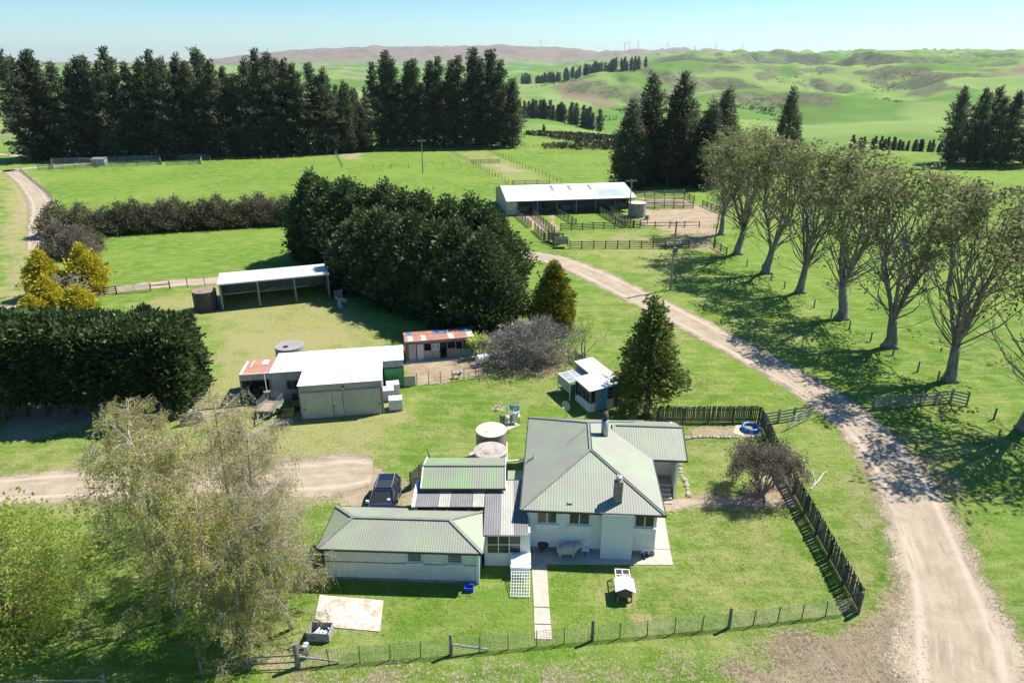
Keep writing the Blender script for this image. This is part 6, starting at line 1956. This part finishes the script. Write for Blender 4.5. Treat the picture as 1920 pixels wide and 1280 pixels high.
# ------------------------------------------------------------ paths, slabs, steps round the house
def slab(name, pxs, h=.04, mat=None, label=None, z0=-.02):
    m = MB().prism([tuple(G(a, b)[:2]) for a, b in pxs][::-1], z0, h)
    return tag(m.build(name, mat or CONC), kind='structure')
pth = slab('garden_path', [(1003, 1198), (1035, 1199), (1033, 1172), (1002, 1171)])
for q in ([(1002, 1169), (1033, 1170), (1030, 1140), (1001, 1139)], [(1001, 1137), (1030, 1138), (1025, 1058), (997, 1058)]):
    MB().prism([tuple(G(a, b)[:2]) for a, b in q][::-1], -.02, .038).build('paving_slab', CONC, pth)
slab('house_apron', [(996, 1057), (1262, 1059), (1256, 1030), (1240, 1030), (1000, 1026)], .035)
slab('side_path', [(1228, 1029), (1256, 1029), (1245, 965), (1222, 962)], .042)
slab('front_walk', [(1245, 960), (1310, 944), (1490, 950), (1490, 936), (1300, 936), (1238, 934)], .012, MAT('walk_dirt', (.36, .30, .23), (.28, .22, .16), 2, .95, bump=.3))
slab('worn_slab', [(630, 1177), (712, 1184), (719, 1126), (600, 1116), (590, 1160)], .05, CONC_W)
slab('tank_plinth', [(880, 862), (952, 862), (952, 830), (940, 818), (880, 850)], .03)
slab('stone_step', [(940, 812), (976, 797), (958, 790), (930, 800)], .06)
rs = random.Random(12)
def stones(pts, n, label, grp):
    P = [np.array(G(a, b)) for a, b in pts]
    for i in range(n):
        f = i / (n - 1) * (len(P) - 1); j = min(len(P) - 2, int(f))
        q = P[j] + (P[j + 1] - P[j]) * (f - j)
        s = rs.uniform(.13, .24)
        m = MB()
        k = 7
        for zf_, sc in ((0, 1), (.6, .95), (1, .55)):
            pass
        rings = [[(s * sc * math.cos(2 * math.pi * a / k) * rs.uniform(.8, 1.2), s * sc * math.sin(2 * math.pi * a / k) * rs.uniform(.8, 1.2), zf_ * s * .8) for a in range(k)] for zf_, sc in ((-.1, 1), (.6, .95), (1, .5))]
        o_ = loft(rings).build('edging_stone', STONE_E, None)
        o_.location = tuple(q)
        tag(o_, label, 'stone', grp)
STONE_E = MAT('edging_stone_grey', (.40, .36, .30), (.28, .25, .21), 4, .9, rand=.25)
stones([(1274, 865), (1277, 890), (1287, 905), (1291, 925), (1290, 930)], 15, 'stone in the curved edging beside the porch steps', 'edging stones beside the porch steps')
stones([(1285, 822), (1312, 819), (1345, 820), (1382, 820)], 16, 'stone in the edging of the bare garden bed under the paling fence', 'edging stones of the garden bed')

# ------------------------------------------------------------ things on the lawn
def hutch():
    t = thing('rabbit_hutch', 'small raised hutch with white gable roof on the lawn', 'hutch', tuple(G(1171, 1128)), R(-3))
    BR = MAT('hutch_brown', (.16, .10, .075), (.12, .08, .06), 3, .8)
    MB().box(-.42, .42, 0, 1.0, .32, .82).build('box', BR, t)
    for s in (-1, 1):
        MB().solid([(s * .58, -.1, .80), (0, -.1, 1.08), (0, 1.05, 1.08), (s * .58, 1.05, .80)] if s > 0 else [(0, -.1, 1.081), (-.58, -.1, .80), (-.58, 1.05, .80), (0, 1.05, 1.081)], .03).build('roof_panel', ROOF_WHITE, t)
    MB().add([(-.42, -.002, .82), (.42, -.002, .82), (0, -.002, 1.04), (-.42, .03, .82), (.42, .03, .82), (0, .03, 1.04)], [(0, 1, 2), (5, 4, 3), (0, 3, 4, 1), (1, 4, 5, 2), (2, 5, 3, 0)]).build('gable', BR, t)
    for x in (-.4, .4):
        for y in (.04, .95):
            MB().box(x - .04, x + .04, y - .04, y + .04, 0, .32).build('leg', SILVER, t)
    c = MB()
    for x in (-.42, 0, .42):
        c.beam((x, 1.0, .7), (x, 1.95, .7), .05)
        c.beam((x, 1.95, 0), (x, 1.95, .7), .05)
    for y in (1.02, 1.48, 1.95):
        c.beam((-.42, y, .7), (.42, y, .7), .05)
    c.build('run_frame', WHITE, t)
    n = MB()
    for k in range(9):
        n.beam((-.42 + .105 * k, 1.0, .71), (-.42 + .105 * k, 1.95, .71), .008)
        n.beam((-.42, 1.0 + .12 * k, .712), (.42, 1.0 + .12 * k, .712), .008)
    n.build('run_mesh', STEEL, t)
hutch()
def trellis():
    t = thing('lattice_arch', 'white lattice frame with a white cover sheet beside the path', 'trellis', tuple(G(975, 1121)), R(-2))
    # two leaning lattice panels of laths, cover over the far end
    for k in range(8):
        MB().beam((-.55 + k * .157, 0, .08), (-.55 + k * .157, 2.0, .72), .03, .02).build('lath', WHITE, t)
    for k in range(11):
        y = .05 + k * .19
        MB().beam((-.58, y, .105 + .32 * y), (.58, y, .105 + .32 * y), .03, .02).build('cross_lath', WHITE, t)
    for x in (-.58, .58):
        MB().box(x - .03, x + .03, 1.95, 2.03, 0, .95).build('leg', WHITE, t)
    MB().solid([(-.62, 1.7, .78), (.62, 1.7, .78), (.60, 2.5, 1.05), (-.60, 2.5, 1.05)], .03).solid([(-.60, 2.51, 1.05), (.60, 2.51, 1.05), (.58, 3.1, .98), (-.58, 3.1, .98)], .03).build('cover_sheet', PLASTIC, t)
    MB().solid([(-.62, 1.69, .78), (-.62, 1.67, .2), (.62, 1.67, .2), (.62, 1.69, .78)], .01).build('front_flap', PLASTIC, t)
trellis()
BLUEC = MAT('blue_crate_plastic', (.03, .07, .48), (.04, .09, .52), 3, .5)
t = thing('blue_crate', 'small blue plastic crate at the corner of the sleepout', 'crate', tuple(G(880, 1106)), R(-3))
MB().box(-.26, .26, -.18, .18, 0, .04).box(-.26, -.23, -.18, .18, .04, .3).box(.23, .26, -.18, .18, .04, .3).box(-.23, .23, -.18, -.15, .04, .3).box(-.23, .23, .15, .18, .04, .3).build('shell', BLUEC, t)
MB().box(-.28, .28, -.2, -.182, .26, .31).box(-.28, .28, .182, .2, .26, .31).build('rim', BLUEC, t)
def binbox():
    t = thing('wooden_box', 'open grey wooden box of bottles at the front fence corner', 'box', tuple(G(602, 1192)), R(-4))
    for (a, b, c, d) in ((-.62, .62, -.42, -.38), (-.62, .62, .38, .42)):
        for k in range(3):
            MB().box(a, b, c, d, .02 + k * .2, .21 + k * .2).build('board', SILVER, t)
    for x in (-.6, .6):
        for k in range(3):
            MB().box(x - .02, x + .02, -.378, .378, .02 + k * .2, .21 + k * .2).build('board', SILVER, t)
    MB().box(-.57, .57, -.37, .37, 0, .03).build('base', GREYWOOD, t)
binbox()
b0 = G(602, 1192)
BOT = [MAT('pale_blue_plastic', (.42, .58, .66), (.5, .64, .7), 4, .3), MAT('milk_plastic', (.68, .70, .72), (.6, .63, .66), 4, .35)]
for k in range(18):
    q = b0 + np.array((rs.uniform(-.45, .45), rs.uniform(-.25, .25), .05 + .12 * (k % 3)))
    t = thing('plastic_bottle', 'empty plastic bottle lying in the wooden box', 'bottle', tuple(q), rs.random() * 6, 'bottles in the wooden box')
    MB().tube([(-.14, 0, .05), (.08, 0, .05), (.12, 0, .05), (.16, 0, .05)], [.05, .05, .025, .02], 8).build('bottle_body', BOT[k % 2], t)
    MB().tube([(.161, 0, .05), (.185, 0, .05)], .026, 8).build('bottle_cap', BLUEC, t)
t = thing('bucket', 'white bucket stacked beside the big corner post', 'bucket', tuple(G(574, 1216) + (0, 0, 0)))
MB().lathe([(.13, 0), (.17, .32), (.18, .33)], 16).build('pail', PLASTIC, t)
MB().tube([(-.17, 0, .3), (-.1, 0, .42), (.1, 0, .42), (.17, 0, .3)], .008, 5).build('handle', STEEL, t)
t = thing('bucket', 'dark bucket below the white one at the corner post', 'bucket', tuple(G(573, 1232)))
MB().lathe([(.13, 0), (.17, .30), (.18, .31)], 16).build('pail', TRIM, t)
MB().tube([(-.17, 0, .28), (-.1, 0, .4), (.1, 0, .4), (.17, 0, .28)], .008, 5).build('handle', STEEL, t)
def pool():
    t = thing('paddling_pool', 'round blue inflatable paddling pool on a concrete pad by the paling fence', 'pool', tuple(G(1407, 806)))
    PB = MAT('pool_blue', (.03, .14, .52), (.10, .26, .62), 2.5, .35, c3=(.5, .62, .72), scale3=5)
    def torus(r, z, tr):
        m = MB(); n, k = 32, 10
        vs = [((r + tr * math.cos(b)) * math.cos(a), (r + tr * math.cos(b)) * math.sin(a), z + tr * math.sin(b)) for a in np.linspace(0, 2 * math.pi, n, False) for b in np.linspace(0, 2 * math.pi, k, False)]
        fs = [(i * k + j, ((i + 1) % n) * k + j, ((i + 1) % n) * k + (j + 1) % k, i * k + (j + 1) % k) for i in range(n) for j in range(k)]
        return m.add(vs, fs)
    torus(.66, .12, .12).build('lower_ring', PB, t, True)
    torus(.66, .33, .11).build('upper_ring', PB, t, True)
    MB().lathe([(.55, .14), (.55, .145)], 28).build('pool_floor', MAT('leafy_water', (.22, .25, .10), (.32, .34, .16), 6, .3), t)
pool()
slab('pool_pad', [(1374, 812), (1398, 820), (1428, 818), (1426, 800), (1380, 796)], .04)
def branches(label, base, n, L, seed):
    rng = np.random.default_rng(seed)
    t = thing('fallen_branch', label, 'branch', tuple(base), rng.random() * 6)
    m, e = MB(), []
    grow(m, (0, 0, .12), unit((1, .15, .12)), L, .06, 2, rng, e, .7, n, -.03, 4, .5, .6, .1, .012, 6)
    for i, v in enumerate(m.v):
        m.v[i] = (v[0], v[1], max(.02, abs(v[2]) * .5))
    m.build('wood', DEADWOOD, t)
BLEACH = MAT('bleached_wood', (.66, .61, .53), (.55, .50, .43), 3, .9)
for i, (x0, y0, x1, y1, r_) in enumerate(((1520, 918, 1552, 884, .05), (1495, 888, 1510, 868, .045), (1505, 895, 1512, 880, .06), (1515, 880, 1530, 900, .04), (1492, 862, 1480, 890, .05), (1508, 862, 1498, 880, .04), (1524, 912, 1530, 892, .03))):
    a, b = G(x0, y0), G(x1, y1)
    t = thing('bleached_branch', ('longest bleached forked branch lying on the grass outside the paling fence' if i == 0 else 'bleached stick in the scatter outside the paling fence'), 'branch', tuple(a), 0, 'bleached branches outside the fence')
    d = b - a
    MB().tube([(0, 0, .08), d * .4 + (.06, 0, .22), d * .75 + (-.05, .05, .18), d + (0, 0, .1)], [r_, r_ * .8, r_ * .6, r_ * .3], 6).build('wood', BLEACH, t)
    MB().tube([d * .5 + (0, 0, .2), d * .6 + (-.35, .2, .3)], [r_ * .6, r_ * .25], 5).build('side_twig', BLEACH, t)
branches('dead branch lying under the conifers by the yard corner', G(1305, 362), 4, 5.5, 3)

# rotary clothes line with washing, table and bin
def clothes():
    c = G(951, 801)
    t = thing('rotary_clothesline', 'rotary clothes line hung with blue and white washing behind the tank', 'clothesline', tuple(c))
    MB().tube([(0, 0, 0), (0, 0, 2.0)], .03, 8).build('post', STEEL, t)
    for k in range(4):
        a = k * math.pi / 2 + .35
        MB().tube([(0, 0, 1.65), (1.35 * math.cos(a), 1.35 * math.sin(a), 2.1)], .016, 5).build('arm', STEEL, t)
    for rr_ in (.6, .95, 1.3):
        m = MB()
        P = [(rr_ * math.cos(k * math.pi / 2 + .35), rr_ * math.sin(k * math.pi / 2 + .35), 1.65 + .33 * rr_) for k in range(4)]
        for k in range(4):
            m.beam(P[k], P[(k + 1) % 4], .006)
        m.build('line', PLASTIC, t)
    def cloth(nm, x, y, z, w, h, mat, rz, lab):
        m = MB(); n = 8
        vs, fs = [], []
        for i in range(n + 1):
            for j in range(5):
                u = i / n - .5; v = j / 4
                sag = .12 * math.cos(u * math.pi) * (1 - v) ** 0
                vs.append((u * w * (1 - .2 * v), .05 * math.sin(u * 14 + v * 3), -v * h - .10 * math.cos(u * math.pi) + .1))
        for i in range(n):
            for j in range(4):
                fs.append((i * 5 + j, (i + 1) * 5 + j, (i + 1) * 5 + j + 1, i * 5 + j + 1))
        m.add(vs, fs)
        o_ = m.build(nm, mat, None, True, loc=tuple(c + np.array((x, y, z))), rot=(0, 0, rz))
        sd_ = o_.modifiers.new('thick', 'SOLIDIFY'); sd_.thickness = .012
        tag(o_, lab, 'laundry')
    LB = MAT('light_blue_cloth', (.19, .38, .56), (.25, .44, .62), 3, .9)
    WC = MAT('white_cloth', (.74, .76, .78), (.66, .68, .72), 3, .9)
    RC_ = MAT('red_white_cloth', (.62, .10, .12), (.70, .62, .62), 6, .9)
    cloth('hanging_towel', .62, .1, 2.05, .95, .55, LB, -.1, 'light blue towel hanging from the clothes line')
    cloth('hanging_shirt', .75, -.55, 1.75, .6, .8, WC, .5, 'white shirt hanging below the blue towel')
    cloth('hanging_trousers', .35, -.5, 1.55, .35, .8, MAT('teal_cloth', (.10, .30, .36), (.35, .5, .55), 5, .9), .2, 'teal garment hanging beside the white shirt')
    cloth('hanging_cloth', -.95, .25, 1.95, .55, .55, RC_, .9, 'red and white cloth on the left arm of the clothes line')
    cloth('hanging_bag', -.38, -.6, 1.45, .55, .75, MAT('grey_blue_cloth', (.20, .22, .28), (.25, .27, .33), 3, .8), 0, 'grey blue peg bag hanging left of the post')
clothes()
t = thing('garden_table', 'small pale table under the washing line', 'table', tuple(G(962, 794)), .2)
MB().box(-.6, .6, -.3, .3, .72, .77).build('table_top', CREAMT, t)
for x in (-.52, .52):
    for y in (-.24, .24):
        MB().box(x - .025, x + .025, y - .025, y + .025, 0, .72).build('leg', STEEL, t)
t = thing('satellite_dish', 'grey satellite dish on a short post behind the farmhouse', 'dish', tuple(G(1062, 782)), R(-35))
MB().tube([(0, 0, 0), (0, 0, .95)], .035, 8).build('post', STEEL, t)
m = MB(); n = 20
pr = [(.02, 0), (.2, .03), (.36, .09), (.45, .14)]
vs = [(r_ * math.cos(2 * math.pi * k / n), -d_ , 1.2 + r_ * math.sin(2 * math.pi * k / n) * 1.05) for r_, d_ in pr for k in range(n)]
m.add(vs, [(i * n + k, i * n + (k + 1) % n, (i + 1) * n + (k + 1) % n, (i + 1) * n + k) for i in range(3) for k in range(n)])
m.build('reflector', ZINC, t, True)
MB().tube([(0, -.1, .85), (0, -.55, 1.1)], .02, 6).box(-.05, .05, -.62, -.5, 1.06, 1.2).build('receiver_arm', PLASTIC, t)
t = thing('slatted_gate', 'black slatted gate panel beside the wash house', 'gate', tuple(G(771, 920)), R(62))
for k in range(11):
    MB().box(0, 2.3, -.02, .02, .15 + k * .13, .22 + k * .13).build('slat', TRIM, t)
for x in (0.04, 1.15, 2.26):
    MB().box(x - .04, x + .04, .022, .08, .05, 1.6).build('upright', TRIM, t)
MB().tube([(2.45, 0, 0), (2.5, 0, 1.7), (2.35, .1, 2.3)], [.10, .08, .04], 7).build('hanging_post', SILVER, t)
t = thing('white_drum', 'white plastic drum on its side by the hen yard corner', 'drum', tuple(G(905, 684)), R(25))
MB().tube([(-.62, 0, .75), (-.55, 0, .75), (.55, 0, .75), (.62, 0, .75)], [.38, .45, .45, .38], 18).build('drum_shell', PLASTIC, t, False)
MB().box(-.5, -.4, -.4, .4, 0, .4).box(.4, .5, -.4, .4, 0, .4).build('cradle', GREYWOOD, t)

# by the house wall
t = thing('garden_chair', 'pale metal chair standing by the house wall beside the chimney breast', 'chair', (G(1097, 1040)[0], G(1097, 1040)[1], 0.035), R(-5))
MB().box(-.22, .22, -.2, .2, .42, .45).build('seat', PLASTIC, t)
MB().box(-.22, .22, .2, .23, .55, .85).build('backrest', PLASTIC, t)
for x in (-.2, .2):
    for y in (-.18, .2):
        MB().tube([(x, y, 0), (x, y, .42 if y < 0 else .85)], .014, 6).build('leg', PLASTIC, t)
t = thing('garden_tools', 'red toy figure standing at the house corner', 'toy', (G(1221, 1034)[0], G(1221, 1034)[1], 0.04))
RED = MAT('red_paint', (.38, .03, .03), (.48, .06, .05), 5, .5)
MB().lathe([(.12, 0), (.13, .3), (.08, .38), (.13, .45), (.13, .7), (.06, .78)], 12).build('toy_body', RED, t)
MB().lathe([(.02, 0), (.09, .06), (.10, .14), (.02, .22)], 10, (0, 0, .785)).build('toy_head', PLASTIC, t)
for i, (bx, by) in enumerate(((1205, 1046), (1212, 1042))):
    t = thing('black_boot', ('left', 'right')[i] + ' one of two black boots on the concrete by the house corner', 'boot', (G(bx, by)[0], G(bx, by)[1], .035), .6, 'boots by the house')
    loft([[(x_ * s_, y_ * s_ + dy, z_) for x_, y_ in ((-.06, -.06), (.06, -.06), (.06, .06), (-.06, .06))] for s_, dy, z_ in ((1.2, 0, 0), (1.2, 0, .08), (1, .02, .12), (1, .03, .3))]).build('shaft', TRIM, t)
    MB().box(-.06, .06, -.22, -.075, 0, .09).build('toe', TRIM, t)
t = thing('barbecue', 'dark round barbecue with leaning handle against the house wall', 'barbecue', (G(1018, 1032)[0], G(1018, 1032)[1], .035))
MB().lathe([(.05, .25), (.32, .35), (.36, .5), (.3, .66), (.04, .72)], 16).build('bowl', MAT('rust_black', (.05, .035, .03), (.10, .06, .045), 6, .8), t)
for k in range(3):
    MB().tube([(.2 * math.cos(k * 2.1), .2 * math.sin(k * 2.1), .3), (.34 * math.cos(k * 2.1), .34 * math.sin(k * 2.1), 0)], .02, 5).build('leg', TRIM, t)
MB().tube([(.1, 0, .6), (.25, .1, 1.25), (.4, .1, 1.4)], .02, 5).build('handle', TRIM, t)

# ------------------------------------------------------------ animals: one continuous skin each
def skin_animal(name, label, loc, rz, joints, edges, radii, mat, cat, sub=2, group=None):
    me = bpy.data.meshes.new(name)
    me.from_pydata(joints, edges, [])
    me.materials.append(mat)
    o_ = link(name, me, None, loc, (0, 0, rz))
    md = o_.modifiers.new('skin', 'SKIN'); md.use_smooth_shade = True
    for i, v in enumerate(me.skin_vertices[0].data):
        v.radius = (radii[i], radii[i])
        v.use_root = (i == 0)
    s_ = o_.modifiers.new('sub', 'SUBSURF'); s_.levels = s_.render_levels = sub
    return tag(o_, label, cat, group)
WOOL = MAT('sheep_wool', (.56, .52, .44), (.44, .40, .33), 8, .95, bump=.8)
SJ = [(0, 0, .66), (.34, 0, .66), (.56, 0, .68), (.72, 0, .84), (.82, 0, .96), (1.0, 0, .90), (1.08, 0, .86), (-.34, 0, .66), (-.52, 0, .62), (-.62, 0, .45),
      (.40, .15, .38), (.41, .16, .2), (.40, .16, .02), (.40, -.15, .38), (.41, -.16, .2), (.40, -.16, .02), (-.40, .15, .40), (-.46, .16, .22), (-.42, .16, .02), (-.40, -.15, .40), (-.46, -.16, .22), (-.42, -.16, .02),
      (.80, .14, 1.0), (.80, -.14, 1.0)]
SE_ = [(0, 1), (1, 2), (2, 3), (3, 4), (4, 5), (5, 6), (0, 7), (7, 8), (8, 9), (1, 10), (10, 11), (11, 12), (1, 13), (13, 14), (14, 15), (7, 16), (16, 17), (17, 18), (7, 19), (19, 20), (20, 21), (4, 22), (4, 23)]
SRd = [.33, .31, .24, .16, .12, .085, .055, .32, .22, .05, .10, .05, .05, .10, .05, .05, .11, .05, .05, .11, .05, .05, .035, .035]
skin_animal('sheep', 'woolly pale sheep standing in the shade against the house wall', (G(1062, 1045)[0], G(1062, 1045)[1], .035), R(6), SJ, SE_, SRd, WOOL, 'sheep')
def dog_mat():
    m, nt, N, L, b = nodes_of('black_white_coat')
    tc = N.new('ShaderNodeTexCoord')
    n = noise(nt, tc.outputs['Object'], 3.2, 2, .5)
    L.new(mixc(nt, ramp(nt, n, .47, .53), (.012, .011, .010), (.55, .52, .48)), b.inputs['Base Color'])
    b.inputs['Roughness'].default_value = .8
    return m
DJ = [(0, 0, .50), (.24, 0, .50), (.36, 0, .56), (.46, 0, .68), (.58, 0, .70), (.70, 0, .66), (-.22, 0, .51), (-.34, 0, .50), (-.48, 0, .42), (-.62, 0, .40),
      (.26, .09, .30), (.25, .09, .16), (.27, .09, .02), (.26, -.09, .30), (.25, -.09, .16), (.27, -.09, .02), (-.26, .10, .34), (-.34, .10, .19), (-.30, .10, .02), (-.26, -.10, .34), (-.34, -.10, .19), (-.30, -.10, .02),
      (.52, .09, .78), (.52, -.09, .78)]
DRd = [.15, .15, .12, .10, .09, .05, .135, .10, .045, .025, .06, .035, .035, .06, .035, .035, .07, .035, .035, .07, .035, .035, .03, .03]
skin_animal('dog', 'black and white dog standing in the bare hen yard', tuple(G(856, 709)), R(-4), DJ, SE_, DRd, dog_mat(), 'dog')
base_sheep = skin_animal('sheep', 'tiny distant sheep grazing on the green rise beyond the pines', (0, 0, 0), 0, SJ, SE_, SRd, WOOL, 'sheep', 1, 'sheep grazing in the distance')
for k, (bx, dist) in enumerate(((1012, 560), (1066, 580), (1070, 590), (1040, 500), (1118, 540), (1135, 520), (1140, 535))):
    x_, y_ = Q(bx, dist)
    s_ = base_sheep if k == 0 else base_sheep.copy()
    if k:
        COL.objects.link(s_)
    s_.location = (x_, y_, float(terrain(x_, y_)))
    s_.rotation_euler = (0, 0, k * 1.4)
for k, (bx, by) in enumerate(((639, 577), (643, 567))):
    o_ = skin_animal('sheep', ('pale sheep lying at the edge of the shelterbelt shade', 'grey sheep lying deeper in shade by the hay shed end')[k], tuple(G(bx, by) - np.array((0, 0, .3))), 2.0 + k, SJ, SE_, SRd, WOOL, 'sheep', 1)

# junk by the hay shed end
t = thing('pallet', 'pale wooden pallet leaning on the hay shed end wall', 'pallet', tuple(G(627, 561)), R(20))
for k in range(6):
    MB().box(k * .19, .15 + k * .19, -.02, .02, 0, 1.2).build('slat', SILVER, t)
for z in (.1, .6, 1.1):
    MB().box(0, 1.1, .022, .1, z - .05, z + .05).build('bearer', SILVER, t)
t = thing('tractor_tyre', 'big tractor tyre standing in the shade beside the hay shed', 'tyre', tuple(G(648, 556)), R(20))
m = MB(); n, k_ = 24, 8
vs = [((.55 + .2 * math.cos(b)) * math.cos(a), .22 * math.sin(b), .75 + (.55 + .2 * math.cos(b)) * math.sin(a)) for a in np.linspace(0, 2 * math.pi, n, False) for b in np.linspace(0, 2 * math.pi, k_, False)]
m.add(vs, [(i * k_ + j, ((i + 1) % n) * k_ + j, ((i + 1) % n) * k_ + (j + 1) % k_, i * k_ + (j + 1) % k_) for i in range(n) for j in range(k_)])
m.build('tyre_ring', TRIM, t, True)
for k in range(24):
    a = 2 * math.pi * k / 24
    MB().beam((.76 * math.cos(a), -.18, .75 + .76 * math.sin(a)), (.76 * math.cos(a + .12), .18, .75 + .76 * math.sin(a + .12)), .05, .04).build('tread_lug', TRIM, t)

# ------------------------------------------------------------ wind turbines on the skyline
for i, (px, top, hgt, rot) in enumerate(((1007, 100, 20, .2), (1143, 97, 15, .9), (1150, 98, 13, .4), (1165, 94, 18, 1.4), (1213, 97, 11, .1), (1243, 93, 13, .7), (1257, 95, 12, 1.1), (1291, 92, 13, .5), (1334, 92, 11, 1.6))):
    D_ = 7600.0
    X_ = (px - 960) / 1280 * D_ * 1.06
    z_ = float(terrain(X_, D_))
    H_ = 78.0
    t = thing('wind_turbine', 'tiny white wind turbine ' + ('standing alone left of the others on the ridge', 'leftmost of the close trio on the skyline', 'in the middle of the close trio on the skyline', 'tallest of the close trio on the skyline',
              'fifth from the left on the skyline', 'sixth from the left on the skyline', 'seventh from the left on the skyline', 'second from the right on the skyline', 'rightmost on the skyline')[i], 'wind turbine', (X_, D_, z_ - 3), rot * .4, 'wind turbines on the skyline')
    MB().tube([(0, 0, 0), (0, 0, H_)], [3.4, 2.0], 8).build('tower', PLASTIC, t)
    MB().box(-2.2, 2.2, -5, 6, H_, H_ + 4).build('nacelle', PLASTIC, t)
    for k in range(3):
        a = rot + k * 2.094
        MB().tube([(0, -6.5, H_ + 2), (14 * math.sin(a), -6.5, H_ + 2 + 14 * math.cos(a)), (40 * math.sin(a), -6.5, H_ + 2 + 40 * math.cos(a))], [1.3, 2.0, .6], 5).build('blade', PLASTIC, t)

# ------------------------------------------------------------ grass tufts and clods near the camera
def tufts():
    rng = np.random.default_rng(31)
    n = 52000
    th = rng.uniform(-.72, .72, n); r_ = 24 + 46 * rng.random(n) ** .8
    x_, y_ = r_ * np.sin(th), r_ * np.cos(th)
    k_ = fbm(x_ / 1.5, y_ / 1.5, 91, 3)
    d_ok = np.ones(n, bool)
    for poly in (GP((960, 1062), (1262, 1062), (1290, 780), (990, 775), (770, 840), (620, 950), (600, 1110), (900, 1110)), GP((550, 800), (720, 780), (765, 650), (450, 665), (450, 770)),
                 GP((1003, 1199), (1036, 1199), (1026, 1056), (996, 1056)), GP((590, 1110), (720, 1110), (715, 1185), (590, 1170)), GP((1100, 780), (1180, 770), (1105, 672), (1060, 690)), GP((-300, 935), (700, 935), (710, 850), (-300, 885))):
        d_ok &= poly_sd(x_, y_, poly) > .15
    rl = [G(*q)[:2] for q in ((1812, 1290), (1795, 1180), (1765, 1080), (1732, 990), (1694, 905), (1628, 815), (1548, 748), (1455, 692), (1355, 637), (1262, 588))]
    d_ok &= seg_dist(x_, y_, rl) > 2.2
    d_ok &= k_ > .45
    yard = poly_sd(x_, y_, GP((-300, 1000), (560, 1000), (760, 900), (790, 760), (760, 640), (400, 540), (-300, 700)))
    d_ok &= yard > 0
    x_, y_ = x_[d_ok], y_[d_ok]
    C = np.stack([x_, y_, np.zeros_like(x_)], 1)
    v, f, t_ = sprays(C, np.tile((0, 0, 1.0), (len(C), 1)), 6, .06, .06, rng, .16, .7, 0.0)
    v[:, 2] = np.maximum(v[:, 2], -.01)
    tag(link('grass', npmesh('grass', v, f, LEAF('grass_blades', (.110, .185, .028), (.200, .260, .056), (.34, .34, .13), .6), tint=t_)), 'short rough grass tufts on lawn and verges', 'grass', kind='stuff')
    n = 9000
    th = rng.uniform(-.75, .75, n); r_ = 23 + 20 * rng.random(n)
    x_, y_ = r_ * np.sin(th), r_ * np.cos(th)
    ok = np.zeros(n, bool)
    for poly, dens in ((GP((1640, 1150), (1720, 1150), (1760, 1300), (1380, 1300), (1350, 1240), (1500, 1195)), 1.0), (GP((900, 1255), (1350, 1225), (1450, 1300), (900, 1300)), .45), (GP((560, 1262), (760, 1240), (1000, 1236), (1010, 1300), (540, 1300)), .6)):
        ok |= (poly_sd(x_, y_, poly) < .2) & (rng.random(n) < dens)
    x_, y_ = x_[ok], y_[ok]
    m_ = len(x_)
    s_ = rng.uniform(.03, .09, m_)
    base = np.array([(1, 0, 0), (0, 1, 0), (-1, 0, 0), (0, -1, 0), (0, 0, .8)])
    V = (np.stack([x_, y_, np.zeros(m_)], 1)[:, None, :] + base[None] * s_[:, None, None] * rng.uniform(.6, 1.4, (m_, 5, 3))).reshape(-1, 3)
    Fq = (np.arange(m_)[:, None, None] * 5 + np.array([(0, 1, 4), (1, 2, 4), (2, 3, 4), (3, 0, 4)])[None]).reshape(-1, 3)
    tag(link('soil_clods', npmesh('soil_clods', V, Fq, MAT('clod_soil', (.30, .245, .185), (.20, .16, .12), 6, .95))), 'trodden soil clods along the bottom of the picture', 'soil', kind='stuff')
tufts()

# ------------------------------------------------------------ haze
hz = MB().box(-16000, 16000, -14500, 16000, -150, 330)
hm = bpy.data.materials.new('haze_air')
hm.use_nodes = True
hn_ = hm.node_tree.nodes
hn_.remove(hn_['Principled BSDF'])
pv = hn_.new('ShaderNodeVolumePrincipled')
pv.inputs['Color'].default_value = (0.68, 0.86, 1.0, 1)
pv.inputs['Density'].default_value = 0.000038
pv.inputs['Anisotropy'].default_value = 0.3
hm.node_tree.links.new(pv.outputs[0], hn_['Material Output'].inputs['Volume'])
tag(hz.build('haze', hm), 'pale blue summer haze over the valley', 'haze', kind='stuff')
